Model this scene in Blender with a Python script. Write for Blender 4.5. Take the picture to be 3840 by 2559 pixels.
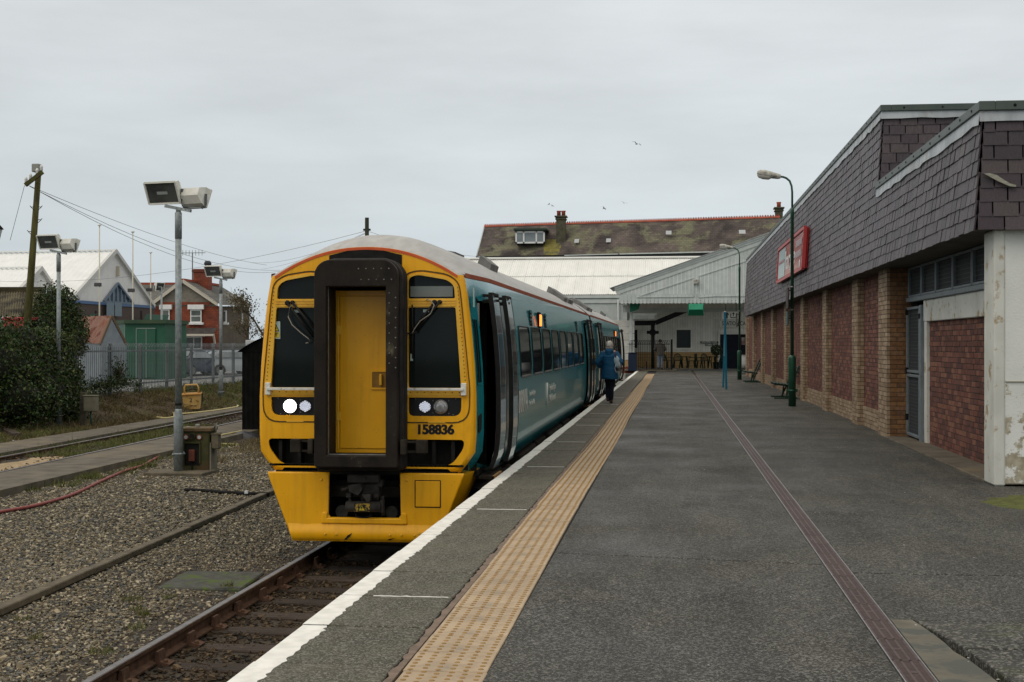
import bpy, bmesh, math, random
import numpy as np
from mathutils import Vector, Matrix, noise as mnoise

for _o in list(bpy.data.objects):
    bpy.data.objects.remove(_o)
SC = bpy.context.scene
COL = SC.collection
RND = random.Random(7)
NPR = np.random.default_rng(11)
PI = math.pi

# ------------------------------------------------------------------ camera
CAM_H = 1.533                     # metres above the platform
FPX = 5280.0                      # focal length in photograph pixels
YAW = math.atan(600.0 / FPX)
CY, SY = math.cos(YAW), math.sin(YAW)
cam_d = bpy.data.cameras.new('camera')
cam_d.sensor_width = 36.0
cam_d.lens = FPX / 3840.0 * 36.0
cam_d.shift_y = 10.5 / 3840.0
cam_d.clip_start = 0.1
cam_d.clip_end = 2000.0
cam = bpy.data.objects.new('camera', cam_d)
COL.objects.link(cam)
cam.location = (0, 0, CAM_H)
cam.rotation_euler = (PI / 2, 0, YAW)
SC.camera = cam

# ------------------------------------------------------------------ sky and sun (overcast)
SUN_EL, SUN_AZ = math.radians(48), math.radians(-140)
world = bpy.data.worlds.new('World')
SC.world = world
world.use_nodes = True
wn, wl = world.node_tree.nodes, world.node_tree.links
wn.clear()
w_out = wn.new('ShaderNodeOutputWorld')
w_bg = wn.new('ShaderNodeBackground')
w_bg.inputs['Strength'].default_value = 0.1
w_sky = wn.new('ShaderNodeTexSky')
w_sky.sky_type = 'NISHITA'
w_sky.sun_disc = False
w_sky.sun_elevation = SUN_EL
w_sky.sun_rotation = SUN_AZ
w_sky.air_density = 1.6
w_sky.dust_density = 5.0
w_tc = wn.new('ShaderNodeTexCoord')
w_sep = wn.new('ShaderNodeSeparateXYZ')
wl.new(w_tc.outputs['Generated'], w_sep.inputs[0])
# an overcast dome: the cloud sheet grows brighter from the horizon to the zenith
w_ramp = wn.new('ShaderNodeValToRGB')
cr = w_ramp.color_ramp
cr.elements[0].position = 0.0
cr.elements[0].color = (0.475, 0.535, 0.57, 1)
cr.elements[1].position = 1.0
cr.elements[1].color = (1.07, 1.0, 0.90, 1)
e = cr.elements.new(0.10); e.color = (0.565, 0.615, 0.64, 1)
e = cr.elements.new(0.25); e.color = (0.66, 0.69, 0.705, 1)
wl.new(w_sep.outputs['Z'], w_ramp.inputs[0])
w_map = wn.new('ShaderNodeMapping')
w_map.inputs['Scale'].default_value = (1.0, 1.0, 4.5)
w_map.inputs['Location'].default_value = (1.3, 0.4, 0.2)
wl.new(w_tc.outputs['Generated'], w_map.inputs['Vector'])
w_noise = wn.new('ShaderNodeTexNoise')
w_noise.inputs['Scale'].default_value = 2.6
w_noise.inputs['Detail'].default_value = 7
w_noise.inputs['Roughness'].default_value = 0.55
wl.new(w_map.outputs[0], w_noise.inputs['Vector'])
w_nr = wn.new('ShaderNodeMapRange')
w_nr.inputs['From Min'].default_value = 0.3
w_nr.inputs['From Max'].default_value = 0.7
w_nr.inputs['To Min'].default_value = 0.87
w_nr.inputs['To Max'].default_value = 1.13
wl.new(w_noise.outputs['Fac'], w_nr.inputs['Value'])
w_mul = wn.new('ShaderNodeVectorMath')
w_mul.operation = 'SCALE'
wl.new(w_ramp.outputs['Color'], w_mul.inputs[0])
wl.new(w_nr.outputs[0], w_mul.inputs['Scale'])
w_sc = wn.new('ShaderNodeVectorMath')
w_sc.operation = 'SCALE'
w_sc.inputs['Scale'].default_value = 11.35
wl.new(w_mul.outputs[0], w_sc.inputs[0])
w_mix = wn.new('ShaderNodeMix')
w_mix.data_type = 'RGBA'
w_mix.inputs['Factor'].default_value = 0.965
wl.new(w_sky.outputs[0], w_mix.inputs['A'])
wl.new(w_sc.outputs[0], w_mix.inputs['B'])
wl.new(w_mix.outputs['Result'], w_bg.inputs['Color'])
wl.new(w_bg.outputs[0], w_out.inputs[0])

sun_d = bpy.data.lights.new('sun', 'SUN')
sun_d.energy = 0.75
sun_d.angle = math.radians(30)
sun_d.color = (1.0, 0.93, 0.83)
sun = bpy.data.objects.new('sun', sun_d)
COL.objects.link(sun)
_sd = Vector((math.sin(SUN_AZ) * math.cos(SUN_EL), math.cos(SUN_AZ) * math.cos(SUN_EL), math.sin(SUN_EL)))
sun.rotation_euler = (-_sd).to_track_quat('-Z', 'Y').to_euler()
sun.location = (0, -20, 30)

SC.view_settings.view_transform = 'Standard'
SC.view_settings.look = 'None'
SC.view_settings.gamma = 1.0
SC.view_settings.exposure = 0.0
SC.view_settings.use_curve_mapping = False
SC.render.engine = 'CYCLES'
SC.cycles.use_denoising = True
SC.cycles.max_bounces = 6
SC.cycles.transparent_max_bounces = 6

# ------------------------------------------------------------------ helpers
def at(px, py, d):
    """world point seen at photograph pixel (px, py) and standing d metres down the view"""
    u = (px - 1920.0) / FPX * d
    return Vector((CY * u - SY * d, SY * u + CY * d, CAM_H - (py - 1290.0) / FPX * d))

def gnd(px, py, z):
    """world point on the level z at photograph pixel (px, py)"""
    d = FPX * (CAM_H - z) / (py - 1290.0)
    return at(px, py, d)

def atY(px, py, Y):
    """world point seen at photograph pixel (px, py) on the plane y = Y"""
    u = (px - 1920.0) / FPX
    return at(px, py, Y / (SY * u + CY))

class MB:
    """collects shapes into one mesh"""
    def __init__(s):
        s.v = []; s.f = []; s.m = []; s.sm = []
    def add(s, vs, fs, mi=0, smooth=False):
        b = len(s.v)
        s.v += [tuple(p) for p in vs]
        for f in fs:
            s.f.append([b + i for i in f]); s.m.append(mi); s.sm.append(smooth)
        return s
    def box(s, x0, x1, y0, y1, z0, z1, mi=0, M=None):
        vs = [(x, y, z) for z in (z0, z1) for y in (y0, y1) for x in (x0, x1)]
        if M is not None: vs = [M @ Vector(p) for p in vs]
        return s.add(vs, [(0, 2, 3, 1), (4, 5, 7, 6), (0, 1, 5, 4), (2, 6, 7, 3), (0, 4, 6, 2), (1, 3, 7, 5)], mi)
    def cbox(s, x0, x1, y0, y1, z0, z1, b=0.01, mi=0, M=None):
        """box with chamfered edges"""
        bm = bmesh.new()
        bmesh.ops.create_cube(bm, size=1.0)
        for v in bm.verts:
            v.co = Vector(((x0 + x1) / 2 + v.co.x * (x1 - x0), (y0 + y1) / 2 + v.co.y * (y1 - y0), (z0 + z1) / 2 + v.co.z * (z1 - z0)))
        b = min(b, 0.45 * min(x1 - x0, y1 - y0, z1 - z0))
        bmesh.ops.bevel(bm, geom=list(bm.edges), offset=b, segments=1, affect='EDGES', profile=0.5)
        s.bm(bm, mi, M)
        return s
    def bm(s, bm, mi=0, M=None, smooth=False):
        bm.verts.index_update()
        vs = [(M @ v.co) if M is not None else v.co.copy() for v in bm.verts]
        s.add(vs, [[v.index for v in f.verts] for f in bm.faces], mi, smooth)
        bm.free()
        return s
    def beam(s, p0, p1, w, h, mi=0, up=(0, 0, 1)):
        p0, p1 = Vector(p0), Vector(p1)
        d = (p1 - p0).normalized(); up = Vector(up)
        if abs(d.dot(up)) > 0.99: up = Vector((1, 0, 0))
        r = d.cross(up).normalized(); u = r.cross(d).normalized()
        vs = [p + r * a * w / 2 + u * b * h / 2 for p in (p0, p1) for a, b in ((-1, -1), (1, -1), (1, 1), (-1, 1))]
        return s.add(vs, [(3, 2, 1, 0), (4, 5, 6, 7), (0, 1, 5, 4), (1, 2, 6, 5), (2, 3, 7, 6), (3, 0, 4, 7)], mi)
    def tube(s, pts, r, n=10, mi=0, caps=True, smooth=True, rs=None):
        pts = [Vector(p) for p in pts]
        k = len(pts)
        if rs is None: rs = [r] * k
        vs = []; fs = []
        ref = None
        for i, p in enumerate(pts):
            t = (pts[min(i + 1, k - 1)] - pts[max(i - 1, 0)])
            if t.length < 1e-9: t = Vector((0, 0, 1))
            t.normalize()
            if ref is None:
                ref = Vector((0, 0, 1)) if abs(t.z) < 0.9 else Vector((0, 1, 0))
            a = t.cross(ref)
            if a.length < 1e-6: a = t.cross(Vector((1, 0, 0)))
            a.normalize(); b = t.cross(a).normalized(); ref = -b if False else ref
            for j in range(n):
                q = 2 * PI * j / n
                vs.append(p + a * math.cos(q) * rs[i] + b * math.sin(q) * rs[i])
        for i in range(k - 1):
            for j in range(n):
                j2 = (j + 1) % n
                fs.append((i * n + j, (i + 1) * n + j, (i + 1) * n + j2, i * n + j2))
        b0 = len(s.v)
        s.add(vs, fs, mi, smooth)
        if caps:
            s.f.append([b0 + j for j in range(n)]); s.m.append(mi); s.sm.append(False)
            s.f.append([b0 + (k - 1) * n + j for j in reversed(range(n))]); s.m.append(mi); s.sm.append(False)
        return s
    def lathe(s, prof, c=(0, 0, 0), n=20, mi=0, smooth=True, axis='z'):
        """prof = (radius, height) pairs, closed at both ends"""
        c = Vector(c); vs = []; fs = []
        k = len(prof)
        for r, h in prof:
            for j in range(n):
                a = 2 * PI * j / n
                if axis == 'z': p = Vector((r * math.cos(a), r * math.sin(a), h))
                elif axis == 'y': p = Vector((r * math.cos(a), h, r * math.sin(a)))
                else: p = Vector((h, r * math.cos(a), r * math.sin(a)))
                vs.append(c + p)
        for i in range(k - 1):
            for j in range(n):
                j2 = (j + 1) % n
                fs.append((i * n + j, i * n + j2, (i + 1) * n + j2, (i + 1) * n + j))
        b0 = len(s.v)
        s.add(vs, fs, mi, smooth)
        s.f.append([b0 + j for j in reversed(range(n))]); s.m.append(mi); s.sm.append(False)
        s.f.append([b0 + (k - 1) * n + j for j in range(n)]); s.m.append(mi); s.sm.append(False)
        return s
    def prism(s, poly, h0, h1, axis='y', mi=0, M=None):
        """poly of 2-D points extruded: axis y -> (x, z) polygon, x -> (y, z), z -> (x, y)"""
        def P(a, b, h):
            q = {'y': Vector((a, h, b)), 'x': Vector((h, a, b)), 'z': Vector((a, b, h))}[axis]
            return M @ q if M is not None else q
        n = len(poly)
        vs = [P(a, b, h0) for a, b in poly] + [P(a, b, h1) for a, b in poly]
        fs = [list(range(n)), list(range(2 * n - 1, n - 1, -1))]
        fs += [(i, n + i, n + (i + 1) % n, (i + 1) % n) for i in range(n)]
        return s.add(vs, fs, mi)
    def grid(s, rows, mi=0, smooth=True, close=False):
        """rows: list of equally long lists of points"""
        n = len(rows[0]); vs = [p for r in rows for p in r]; fs = []
        for i in range(len(rows) - 1):
            for j in range(n if close else n - 1):
                j2 = (j + 1) % n
                fs.append((i * n + j, i * n + j2, (i + 1) * n + j2, (i + 1) * n + j))
        return s.add(vs, fs, mi, smooth)
    def mesh(s, name, mats):
        me = bpy.data.meshes.new(name)
        me.from_pydata(s.v, [], s.f)
        if not isinstance(mats, (list, tuple)): mats = [mats]
        for m in mats: me.materials.append(m)
        me.polygons.foreach_set('material_index', s.m)
        me.polygons.foreach_set('use_smooth', s.sm)
        me.update()
        bm = bmesh.new(); bm.from_mesh(me)
        bmesh.ops.recalc_face_normals(bm, faces=bm.faces)
        bm.to_mesh(me); bm.free()
        return me
    def build(s, name, mats, parent=None, loc=None, rot=None):
        o = bpy.data.objects.new(name, s.mesh(name, mats))
        COL.objects.link(o)
        if parent is not None: o.parent = parent
        if loc is not None: o.location = loc
        if rot is not None: o.rotation_euler = rot
        return o

def obj(name, me, parent=None, loc=None, rot=None, scale=None):
    o = bpy.data.objects.new(name, me)
    COL.objects.link(o)
    if parent is not None: o.parent = parent
    if loc is not None: o.location = loc
    if rot is not None: o.rotation_euler = rot
    if scale is not None: o.scale = scale
    return o

def tag(o, label, cat, group=None, kind=None):
    o['label'] = label; o['category'] = cat
    if group: o['group'] = group
    if kind: o['kind'] = kind
    return o

def thing(name, label, cat, loc=(0, 0, 0), rotz=0.0, group=None):
    o = bpy.data.objects.new(name, None)
    COL.objects.link(o)
    o.empty_display_size = 0.2
    o.location = loc; o.rotation_euler = (0, 0, rotz)
    return tag(o, label, cat, group)

def struct(o, label=None, cat=None):
    o['kind'] = 'structure'
    if label: o['label'] = label
    if cat: o['category'] = cat
    return o

def dup(o, parent=None, loc=None, rotz=None, label=None):
    kids = list(o.children)
    c = o.copy(); COL.objects.link(c)
    c.parent = parent
    if loc is not None: c.location = loc
    if rotz is not None: c.rotation_euler = (c.rotation_euler[0], c.rotation_euler[1], rotz)
    if label: c['label'] = label
    for k in kids: dup(k, c)
    return c

TMP = bpy.data.scenes.new('workbench')       # a side scene where single shapes are evaluated, removed at the end
def evaluated(o):
    TMP.collection.objects.link(o)
    with bpy.context.temp_override(scene=TMP, view_layer=TMP.view_layers[0]):
        dg = bpy.context.evaluated_depsgraph_get(); dg.update()
        me = bpy.data.meshes.new_from_object(o.evaluated_get(dg))
    bpy.data.objects.remove(o)
    return me

def curve_mesh(splines, extrude, bevel=0.0, fill=True, res=2):
    """filled 2-D outlines (outer ones and holes) turned into a solid mesh; x, y are the outline, z the thickness"""
    cu = bpy.data.curves.new('c', 'CURVE')
    cu.dimensions = '2D'; cu.fill_mode = 'BOTH' if fill else 'NONE'
    cu.extrude = extrude; cu.bevel_depth = bevel; cu.bevel_resolution = res
    for pts in splines:
        sp = cu.splines.new('POLY'); sp.points.add(len(pts) - 1); sp.use_cyclic_u = True
        for q, (a, b) in zip(sp.points, pts): q.co = (a, b, 0, 1)
    me = evaluated(bpy.data.objects.new('c', cu)); bpy.data.curves.remove(cu)
    return me

def plate(name, splines, thick, m, parent, M, bevel=0.0):
    """a plate cut to 2-D outlines; M places it (outline x,y ; thickness along z)"""
    me = curve_mesh(splines, max(thick / 2 - bevel, 0.0002), bevel)
    me.name = name
    me.materials.clear(); me.materials.append(m)
    me.transform(M)
    return obj(name, me, parent)

def text_mesh(body, size, extrude=0.002, bold=0.0, align='CENTER', shear=0.0, sx=1.0):
    cu = bpy.data.curves.new('t', 'FONT')
    cu.body = body; cu.size = size; cu.extrude = extrude; cu.offset = bold; cu.shear = shear
    cu.align_x = align; cu.align_y = 'CENTER'
    me = evaluated(bpy.data.objects.new('t', cu)); bpy.data.curves.remove(cu)
    if sx != 1.0: me.transform(Matrix.Diagonal((sx, 1, 1, 1)))
    return me

def lettering(name, body, size, m, parent, M, **k):
    me = text_mesh(body, size, **k); me.name = name
    me.materials.clear(); me.materials.append(m)
    me.transform(M)
    return obj(name, me, parent)

def frame_m(o, xa, ya):
    """matrix with origin o, x axis xa, y axis ya, z = x cross y"""
    xa, ya = Vector(xa).normalized(), Vector(ya).normalized()
    za = xa.cross(ya)
    return Matrix(((xa.x, ya.x, za.x, o[0]), (xa.y, ya.y, za.y, o[1]), (xa.z, ya.z, za.z, o[2]), (0, 0, 0, 1)))

def rrect(x0, x1, y0, y1, r, n=6, rs=None):
    """rounded rectangle outline; rs = radii for corners (bl, br, tr, tl)"""
    if rs is None: rs = (r, r, r, r)
    out = []
    for (cx, cy, a0), rr in zip(((x0, y0, PI), (x1, y0, 1.5 * PI), (x1, y1, 0), (x0, y1, 0.5 * PI)), rs):
        if rr <= 0: out.append((cx, cy)); continue
        ox = cx + rr if cx == x0 else cx - rr
        oy = cy + rr if cy == y0 else cy - rr
        for i in range(n + 1):
            a = a0 + 0.5 * PI * i / n
            out.append((ox + rr * math.cos(a), oy + rr * math.sin(a)))
    return out

def rpoly(pts, r, n=5):
    """polygon with rounded corners (radius r, or one per corner)"""
    out = []; k = len(pts)
    for i, p in enumerate(pts):
        rr = r[i] if isinstance(r, (list, tuple)) else r
        p = Vector(p); a = Vector(pts[i - 1]) - p; b = Vector(pts[(i + 1) % k]) - p
        if rr <= 1e-4: out.append(tuple(p)); continue
        la, lb = a.length, b.length; a.normalize(); b.normalize()
        t = min(rr, la * 0.49, lb * 0.49)
        A, B = p + a * t, p + b * t
        for j in range(n + 1):
            q = j / n
            out.append(tuple(A * (1 - q) ** 2 + p * 2 * q * (1 - q) + B * q ** 2))
    return out

def merged(name, base_v, base_f, T, mats, attr=None, parent=None, smooth=False, mi=None):
    """one mesh holding len(T) copies of a small base mesh; T is an array of 3x4 matrices"""
    bv = np.asarray(base_v, float); T = np.asarray(T, float)
    n, k = len(T), len(bv)
    if n == 0: return None
    vs = np.einsum('nij,kj->nki', T[:, :, :3], bv) + T[:, None, :, 3]
    fl = [len(f) for f in base_f]; idx = np.concatenate([np.asarray(f) for f in base_f])
    loops = (idx[None, :] + (np.arange(n) * k)[:, None]).ravel()
    me = bpy.data.meshes.new(name)
    me.vertices.add(n * k); me.vertices.foreach_set('co', vs.astype(np.float32).ravel())
    me.loops.add(len(loops)); me.loops.foreach_set('vertex_index', loops.astype(np.int32))
    tot = np.tile(np.asarray(fl, np.int32), n)
    st = np.concatenate([[0], np.cumsum(tot)[:-1]]).astype(np.int32)
    me.polygons.add(len(tot)); me.polygons.foreach_set('loop_start', st); me.polygons.foreach_set('loop_total', tot)
    if not isinstance(mats, (list, tuple)): mats = [mats]
    for m in mats: me.materials.append(m)
    if mi is not None: me.polygons.foreach_set('material_index', np.repeat(np.asarray(mi, np.int32), len(fl)))
    me.update(calc_edges=True); me.validate()
    me.polygons.foreach_set('use_smooth', np.full(len(me.polygons), bool(smooth)))
    if attr is not None:
        at_ = me.attributes.new('rnd', 'FLOAT', 'POINT')
        at_.data.foreach_set('value', np.repeat(np.asarray(attr, np.float32), k))
    return obj(name, me, parent)

BOX_V = [(x, y, z) for z in (-.5, .5) for y in (-.5, .5) for x in (-.5, .5)]
BOX_F = [(0, 2, 3, 1), (4, 5, 7, 6), (0, 1, 5, 4), (2, 6, 7, 3), (0, 4, 6, 2), (1, 3, 7, 5)]

def rotm(ax, ay, az):
    """arrays of Euler angles -> (n,3,3)"""
    cx, sx, cy, sy, cz, sz = np.cos(ax), np.sin(ax), np.cos(ay), np.sin(ay), np.cos(az), np.sin(az)
    n = len(cx); R = np.zeros((n, 3, 3))
    R[:, 0, 0] = cz * cy; R[:, 0, 1] = cz * sy * sx - sz * cx; R[:, 0, 2] = cz * sy * cx + sz * sx
    R[:, 1, 0] = sz * cy; R[:, 1, 1] = sz * sy * sx + cz * cx; R[:, 1, 2] = sz * sy * cx - cz * sx
    R[:, 2, 0] = -sy; R[:, 2, 1] = cy * sx; R[:, 2, 2] = cy * cx
    return R

def trs(pos, R, scale):
    """positions (n,3), rotations (n,3,3), scales (n,3) -> (n,3,4)"""
    T = np.zeros((len(pos), 3, 4))
    T[:, :, :3] = R * np.asarray(scale)[:, None, :]
    T[:, :, 3] = pos
    return T

# ------------------------------------------------------------------ materials
MATS = {}
def mat(name, c1, c2=None, rough=0.6, scale=6.0, detail=5.0, metal=0.0, bump=0.0, bscale=None, coat=0.0, spec=0.28,
        c3=None, c3_scale=1.2, c3_lo=0.55, c3_hi=0.68, stretch=(1, 1, 1), rvar=0.0, rand=None, emit=None, attr=None, pos=(0.35, 0.65), alpha=None):
    """procedural surface: two colours mixed by noise, a third in patches, noise relief, optional random shift per object or per piece"""
    if name in MATS: return MATS[name]
    m = bpy.data.materials.new(name); m.use_nodes = True
    N, L = m.node_tree.nodes, m.node_tree.links
    b = N['Principled BSDF']
    b.inputs['Roughness'].default_value = rough
    b.inputs['Metallic'].default_value = metal
    b.inputs['Specular IOR Level'].default_value = spec
    b.inputs['Coat Weight'].default_value = coat
    b.inputs['Coat Roughness'].default_value = 0.04
    tc = N.new('ShaderNodeTexCoord'); mp = N.new('ShaderNodeMapping')
    mp.inputs['Scale'].default_value = stretch
    L.new(tc.outputs['Object'], mp.inputs[0])
    col = None
    if c2 is not None:
        nz = N.new('ShaderNodeTexNoise'); nz.inputs['Scale'].default_value = scale; nz.inputs['Detail'].default_value = detail
        L.new(mp.outputs[0], nz.inputs['Vector'])
        rp = N.new('ShaderNodeValToRGB')
        rp.color_ramp.elements[0].position = pos[0]; rp.color_ramp.elements[0].color = (*c1, 1)
        rp.color_ramp.elements[1].position = pos[1]; rp.color_ramp.elements[1].color = (*c2, 1)
        L.new(nz.outputs['Fac'], rp.inputs[0]); col = rp.outputs[0]
        if rvar:
            mr = N.new('ShaderNodeMapRange'); mr.inputs['From Min'].default_value = .3; mr.inputs['From Max'].default_value = .7
            mr.inputs['To Min'].default_value = max(rough - rvar, 0.02); mr.inputs['To Max'].default_value = min(rough + rvar, 1)
            L.new(nz.outputs['Fac'], mr.inputs['Value']); L.new(mr.outputs[0], b.inputs['Roughness'])
    else:
        rgb = N.new('ShaderNodeRGB'); rgb.outputs[0].default_value = (*c1, 1); col = rgb.outputs[0]
    if c3 is not None:
        n3 = N.new('ShaderNodeTexNoise'); n3.inputs['Scale'].default_value = c3_scale; n3.inputs['Detail'].default_value = 6
        n3.inputs['Roughness'].default_value = 0.65
        L.new(mp.outputs[0], n3.inputs['Vector'])
        m3 = N.new('ShaderNodeMapRange'); m3.inputs['From Min'].default_value = c3_lo; m3.inputs['From Max'].default_value = c3_hi
        L.new(n3.outputs['Fac'], m3.inputs['Value'])
        mx = N.new('ShaderNodeMix'); mx.data_type = 'RGBA'
        L.new(m3.outputs[0], mx.inputs['Factor']); L.new(col, mx.inputs['A']); mx.inputs['B'].default_value = (*c3, 1)
        col = mx.outputs['Result']
    if rand or attr:
        amt = rand or attr
        if attr:
            src = N.new('ShaderNodeAttribute'); src.attribute_name = 'rnd'; so = src.outputs['Fac']
        else:
            src = N.new('ShaderNodeObjectInfo'); so = src.outputs['Random']
        if isinstance(amt, list):          # a list of colours to choose from
            rr = N.new('ShaderNodeValToRGB'); rr.color_ramp.interpolation = 'CONSTANT'
            k = len(amt)
            rr.color_ramp.elements[0].color = (*amt[0], 1); rr.color_ramp.elements[0].position = 0
            rr.color_ramp.elements[1].color = (*amt[-1], 1); rr.color_ramp.elements[1].position = (k - 1) / k
            for i in range(1, k - 1):
                ee = rr.color_ramp.elements.new(i / k); ee.color = (*amt[i], 1)
            L.new(so, rr.inputs[0])
            mx = N.new('ShaderNodeMix'); mx.data_type = 'RGBA'; mx.blend_type = 'MULTIPLY'; mx.inputs['Factor'].default_value = 1
            L.new(col, mx.inputs['A']); L.new(rr.outputs[0], mx.inputs['B']); col = mx.outputs['Result']
        else:
            mr = N.new('ShaderNodeMapRange'); mr.inputs['To Min'].default_value = 1 - amt; mr.inputs['To Max'].default_value = 1 + amt
            L.new(so, mr.inputs['Value'])
            sc_ = N.new('ShaderNodeVectorMath'); sc_.operation = 'SCALE'
            L.new(col, sc_.inputs[0]); L.new(mr.outputs[0], sc_.inputs['Scale']); col = sc_.outputs[0]
    L.new(col, b.inputs['Base Color'])
    if bump:
        bn = N.new('ShaderNodeTexNoise'); bn.inputs['Scale'].default_value = bscale or scale * 4; bn.inputs['Detail'].default_value = 4
        L.new(mp.outputs[0], bn.inputs['Vector'])
        bp = N.new('ShaderNodeBump'); bp.inputs['Strength'].default_value = min(bump, 1.0); bp.inputs['Distance'].default_value = 0.01 * max(1, bump)
        L.new(bn.outputs['Fac'], bp.inputs['Height']); L.new(bp.outputs[0], b.inputs['Normal'])
    if emit:
        b.inputs['Emission Color'].default_value = (*emit[0], 1); b.inputs['Emission Strength'].default_value = emit[1]
    if alpha is not None:
        b.inputs['Alpha'].default_value = alpha
    MATS[name] = m
    return m
# ================================================================== materials of the setting
M_BALLAST = mat('ballast_bed', (.035, .028, .020), (.075, .062, .045), .9, 22, bump=1.0, bscale=60)
STONES = [(.185, .152, .10), (.12, .11, .088), (.255, .215, .148), (.085, .083, .076), (.15, .12, .078), (.33, .285, .205), (.060, .060, .058), (.178, .155, .118), (.115, .092, .060), (.10, .096, .084)]
M_STONE = mat('pebble', (.98, .97, .93), (1.3, 1.28, 1.22), .75, 30, attr=STONES)
M_STONE_DARK = mat('dark_pebble', (.26, .20, .145), (.40, .31, .22), .8, 30, attr=STONES)
M_CONC = mat('walkway_concrete', (.075, .064, .048), (.135, .115, .085), .85, 2.2, bump=.35, bscale=80, c3=(.17, .135, .085), c3_scale=.5, c3_lo=.52, c3_hi=.7)
M_KERB = mat('kerb_concrete', (.078, .063, .042), (.155, .128, .088), .85, 3.5, bump=.5, bscale=60, c3=(.055, .058, .03), c3_scale=1.6)
M_KERBBRICK = mat('kerb_brick', (.045, .038, .026), (.085, .07, .048), .9, 9, bump=.5, bscale=70)
M_SAND = mat('spilt_sand', (.25, .18, .10), (.36, .27, .16), .95, 6, bump=.6, bscale=40)
M_SOIL = mat('dark_soil', (.028, .024, .018), (.06, .05, .036), .95, 5, bump=.9, bscale=30, c3=(.045, .05, .015), c3_scale=1.1)
M_BANK = mat('bank_soil', (.045, .032, .017), (.085, .060, .032), .95, 3, bump=1.0, bscale=14, c3=(.055, .05, .018), c3_scale=.35, c3_lo=.48, c3_hi=.6)
M_FIELD = mat('far_ground', (.05, .055, .03), (.09, .09, .06), .95, .2)
M_TARMAC2 = mat('car_park_asphalt', (.16, .16, .155), (.21, .21, .20), .8, 3, bump=.2)
M_RAILTOP = mat('polished_rail', (.10, .088, .082), (.17, .15, .14), .38, 8, metal=.6)
M_RUST = mat('rusty_steel', (.052, .027, .016), (.095, .05, .028), .85, 12, bump=.4)
M_CHAIR = mat('rusty_chair', (.06, .032, .02), (.11, .058, .035), .9, 14, bump=.5)
M_SLEEPER = mat('sleeper_wood', (.030, .022, .017), (.072, .055, .043), .9, 5, stretch=(.5, 8, 8), bump=.8, bscale=30, rand=.25)
M_SLABMOSS = mat('mossy_slab', (.048, .049, .040), (.085, .085, .070), .9, 9, bump=.5, c3=(.07, .10, .02), c3_scale=3.5, c3_lo=.5, c3_hi=.6)
M_GRASS = mat('grass_blade', (.8, .8, .8), (1, 1, 1), .8, 3, attr=[(.085, .11, .022), (.11, .125, .03), (.14, .13, .045), (.06, .085, .016), (.17, .14, .06)])
M_GRASSDRY = mat('dry_grass_blade', (.8, .8, .8), (1, 1, 1), .85, 3, attr=[(.16, .115, .05), (.12, .08, .035), (.09, .065, .03), (.10, .10, .03), (.20, .15, .075)])
M_PLATFACE = mat('platform_wall', (.04, .035, .028), (.075, .065, .05), .9, 5, bump=.6)

def lin(p, q, y):
    t = (y - p[1]) / (q[1] - p[1]); return p[0] + (q[0] - p[0]) * t
KERB_A, KERB_B = (-6.315, 12.68), (-6.79, 23.31)
def x_kerb(y): return lin(KERB_A, KERB_B, y)
def x_w1f(y): return lin((-11.03, 22.94), (-11.3, 31.1), y)
def x_w1b(y): return lin((-12.50, 25.2), (-13.02, 36.4), y)
def x_rn(y): return lin((-12.72, 25.6), (-13.62, 43.66), y)
def x_rf(y): return x_rn(y) - 1.50
def x_w2f(y): return x_rf(y) - .32
def x_w2b(y): return lin((-16.2, 32.4), (-16.5, 52.7), y)
def x_toe(y): return -18.3 if y < 40 else (-18.3 + 1.6 * min((y - 40) / 10, 1))
FENCE_X = -19.3
RAIL_Z = -0.91
TRACK_X = -3.46

# ground: one sheet to the horizon
mb = MB(); mb.add([(-900, -200, -1.35), (900, -200, -1.35), (900, 1500, -1.35), (-900, 1500, -1.35)], [(0, 1, 2, 3)])
struct(mb.build('ground', M_FIELD), 'wide flat ground reaching to the horizon', 'ground')

def strip(name, fa, fb, ya, yb, za, zb, m, step=1.0, nx=6, amp=0.0, f=.8, seed=0):
    ys = np.arange(ya, yb + 1e-6, step); rows = []
    for y in ys:
        r = []
        for i in range(nx + 1):
            t = i / nx; x = fa(y) * (1 - t) + fb(y) * t
            z = za + (zb - za) * t
            if amp: z += amp * mnoise.noise(Vector((x * f + seed, y * f, seed)))
            r.append((x, float(y), z))
        rows.append(r)
    mb = MB(); mb.grid(rows)
    return struct(mb.build(name, m))

strip('track_bed', lambda y: x_kerb(y) - .05, lambda y: -1.98, 2, 95, -1.04, -1.15, M_BALLAST, amp=.02)
strip('gravel_yard', lambda y: x_w1f(y) - .05, lambda y: x_kerb(y) + .0, 2, 60, -1.02, -1.03, M_BALLAST, amp=.03, nx=8)
strip('siding_bed', lambda y: x_w2f(y) - .1, lambda y: x_w1b(y) + .1, 8, 70, -1.0, -1.0, M_SOIL, amp=.07, f=1.4, seed=3, step=.4, nx=8)

# raised concrete walkways either side of the siding
for nm, fa, fb, y0, y1 in (('walkway', x_w1b, x_w1f, 6, 60), ('walkway', x_w2b, x_w2f, 6, 62)):
    mb = MB(); ys = list(np.arange(y0, y1 + .01, 3.0))
    for a, b in zip(ys[:-1], ys[1:]):
        a2, b2 = a + .006, b - .006
        vs = [(fa(a2), a2, -1.3), (fb(a2), a2, -1.3), (fb(b2), b2, -1.3), (fa(b2), b2, -1.3)]
        top = [(x, y, -.88) for x, y, _ in vs]
        mb.add(vs + top, [(4, 5, 6, 7), (0, 1, 5, 4), (1, 2, 6, 5), (2, 3, 7, 6), (3, 0, 4, 7)])
    struct(mb.build(nm, M_CONC))

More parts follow.
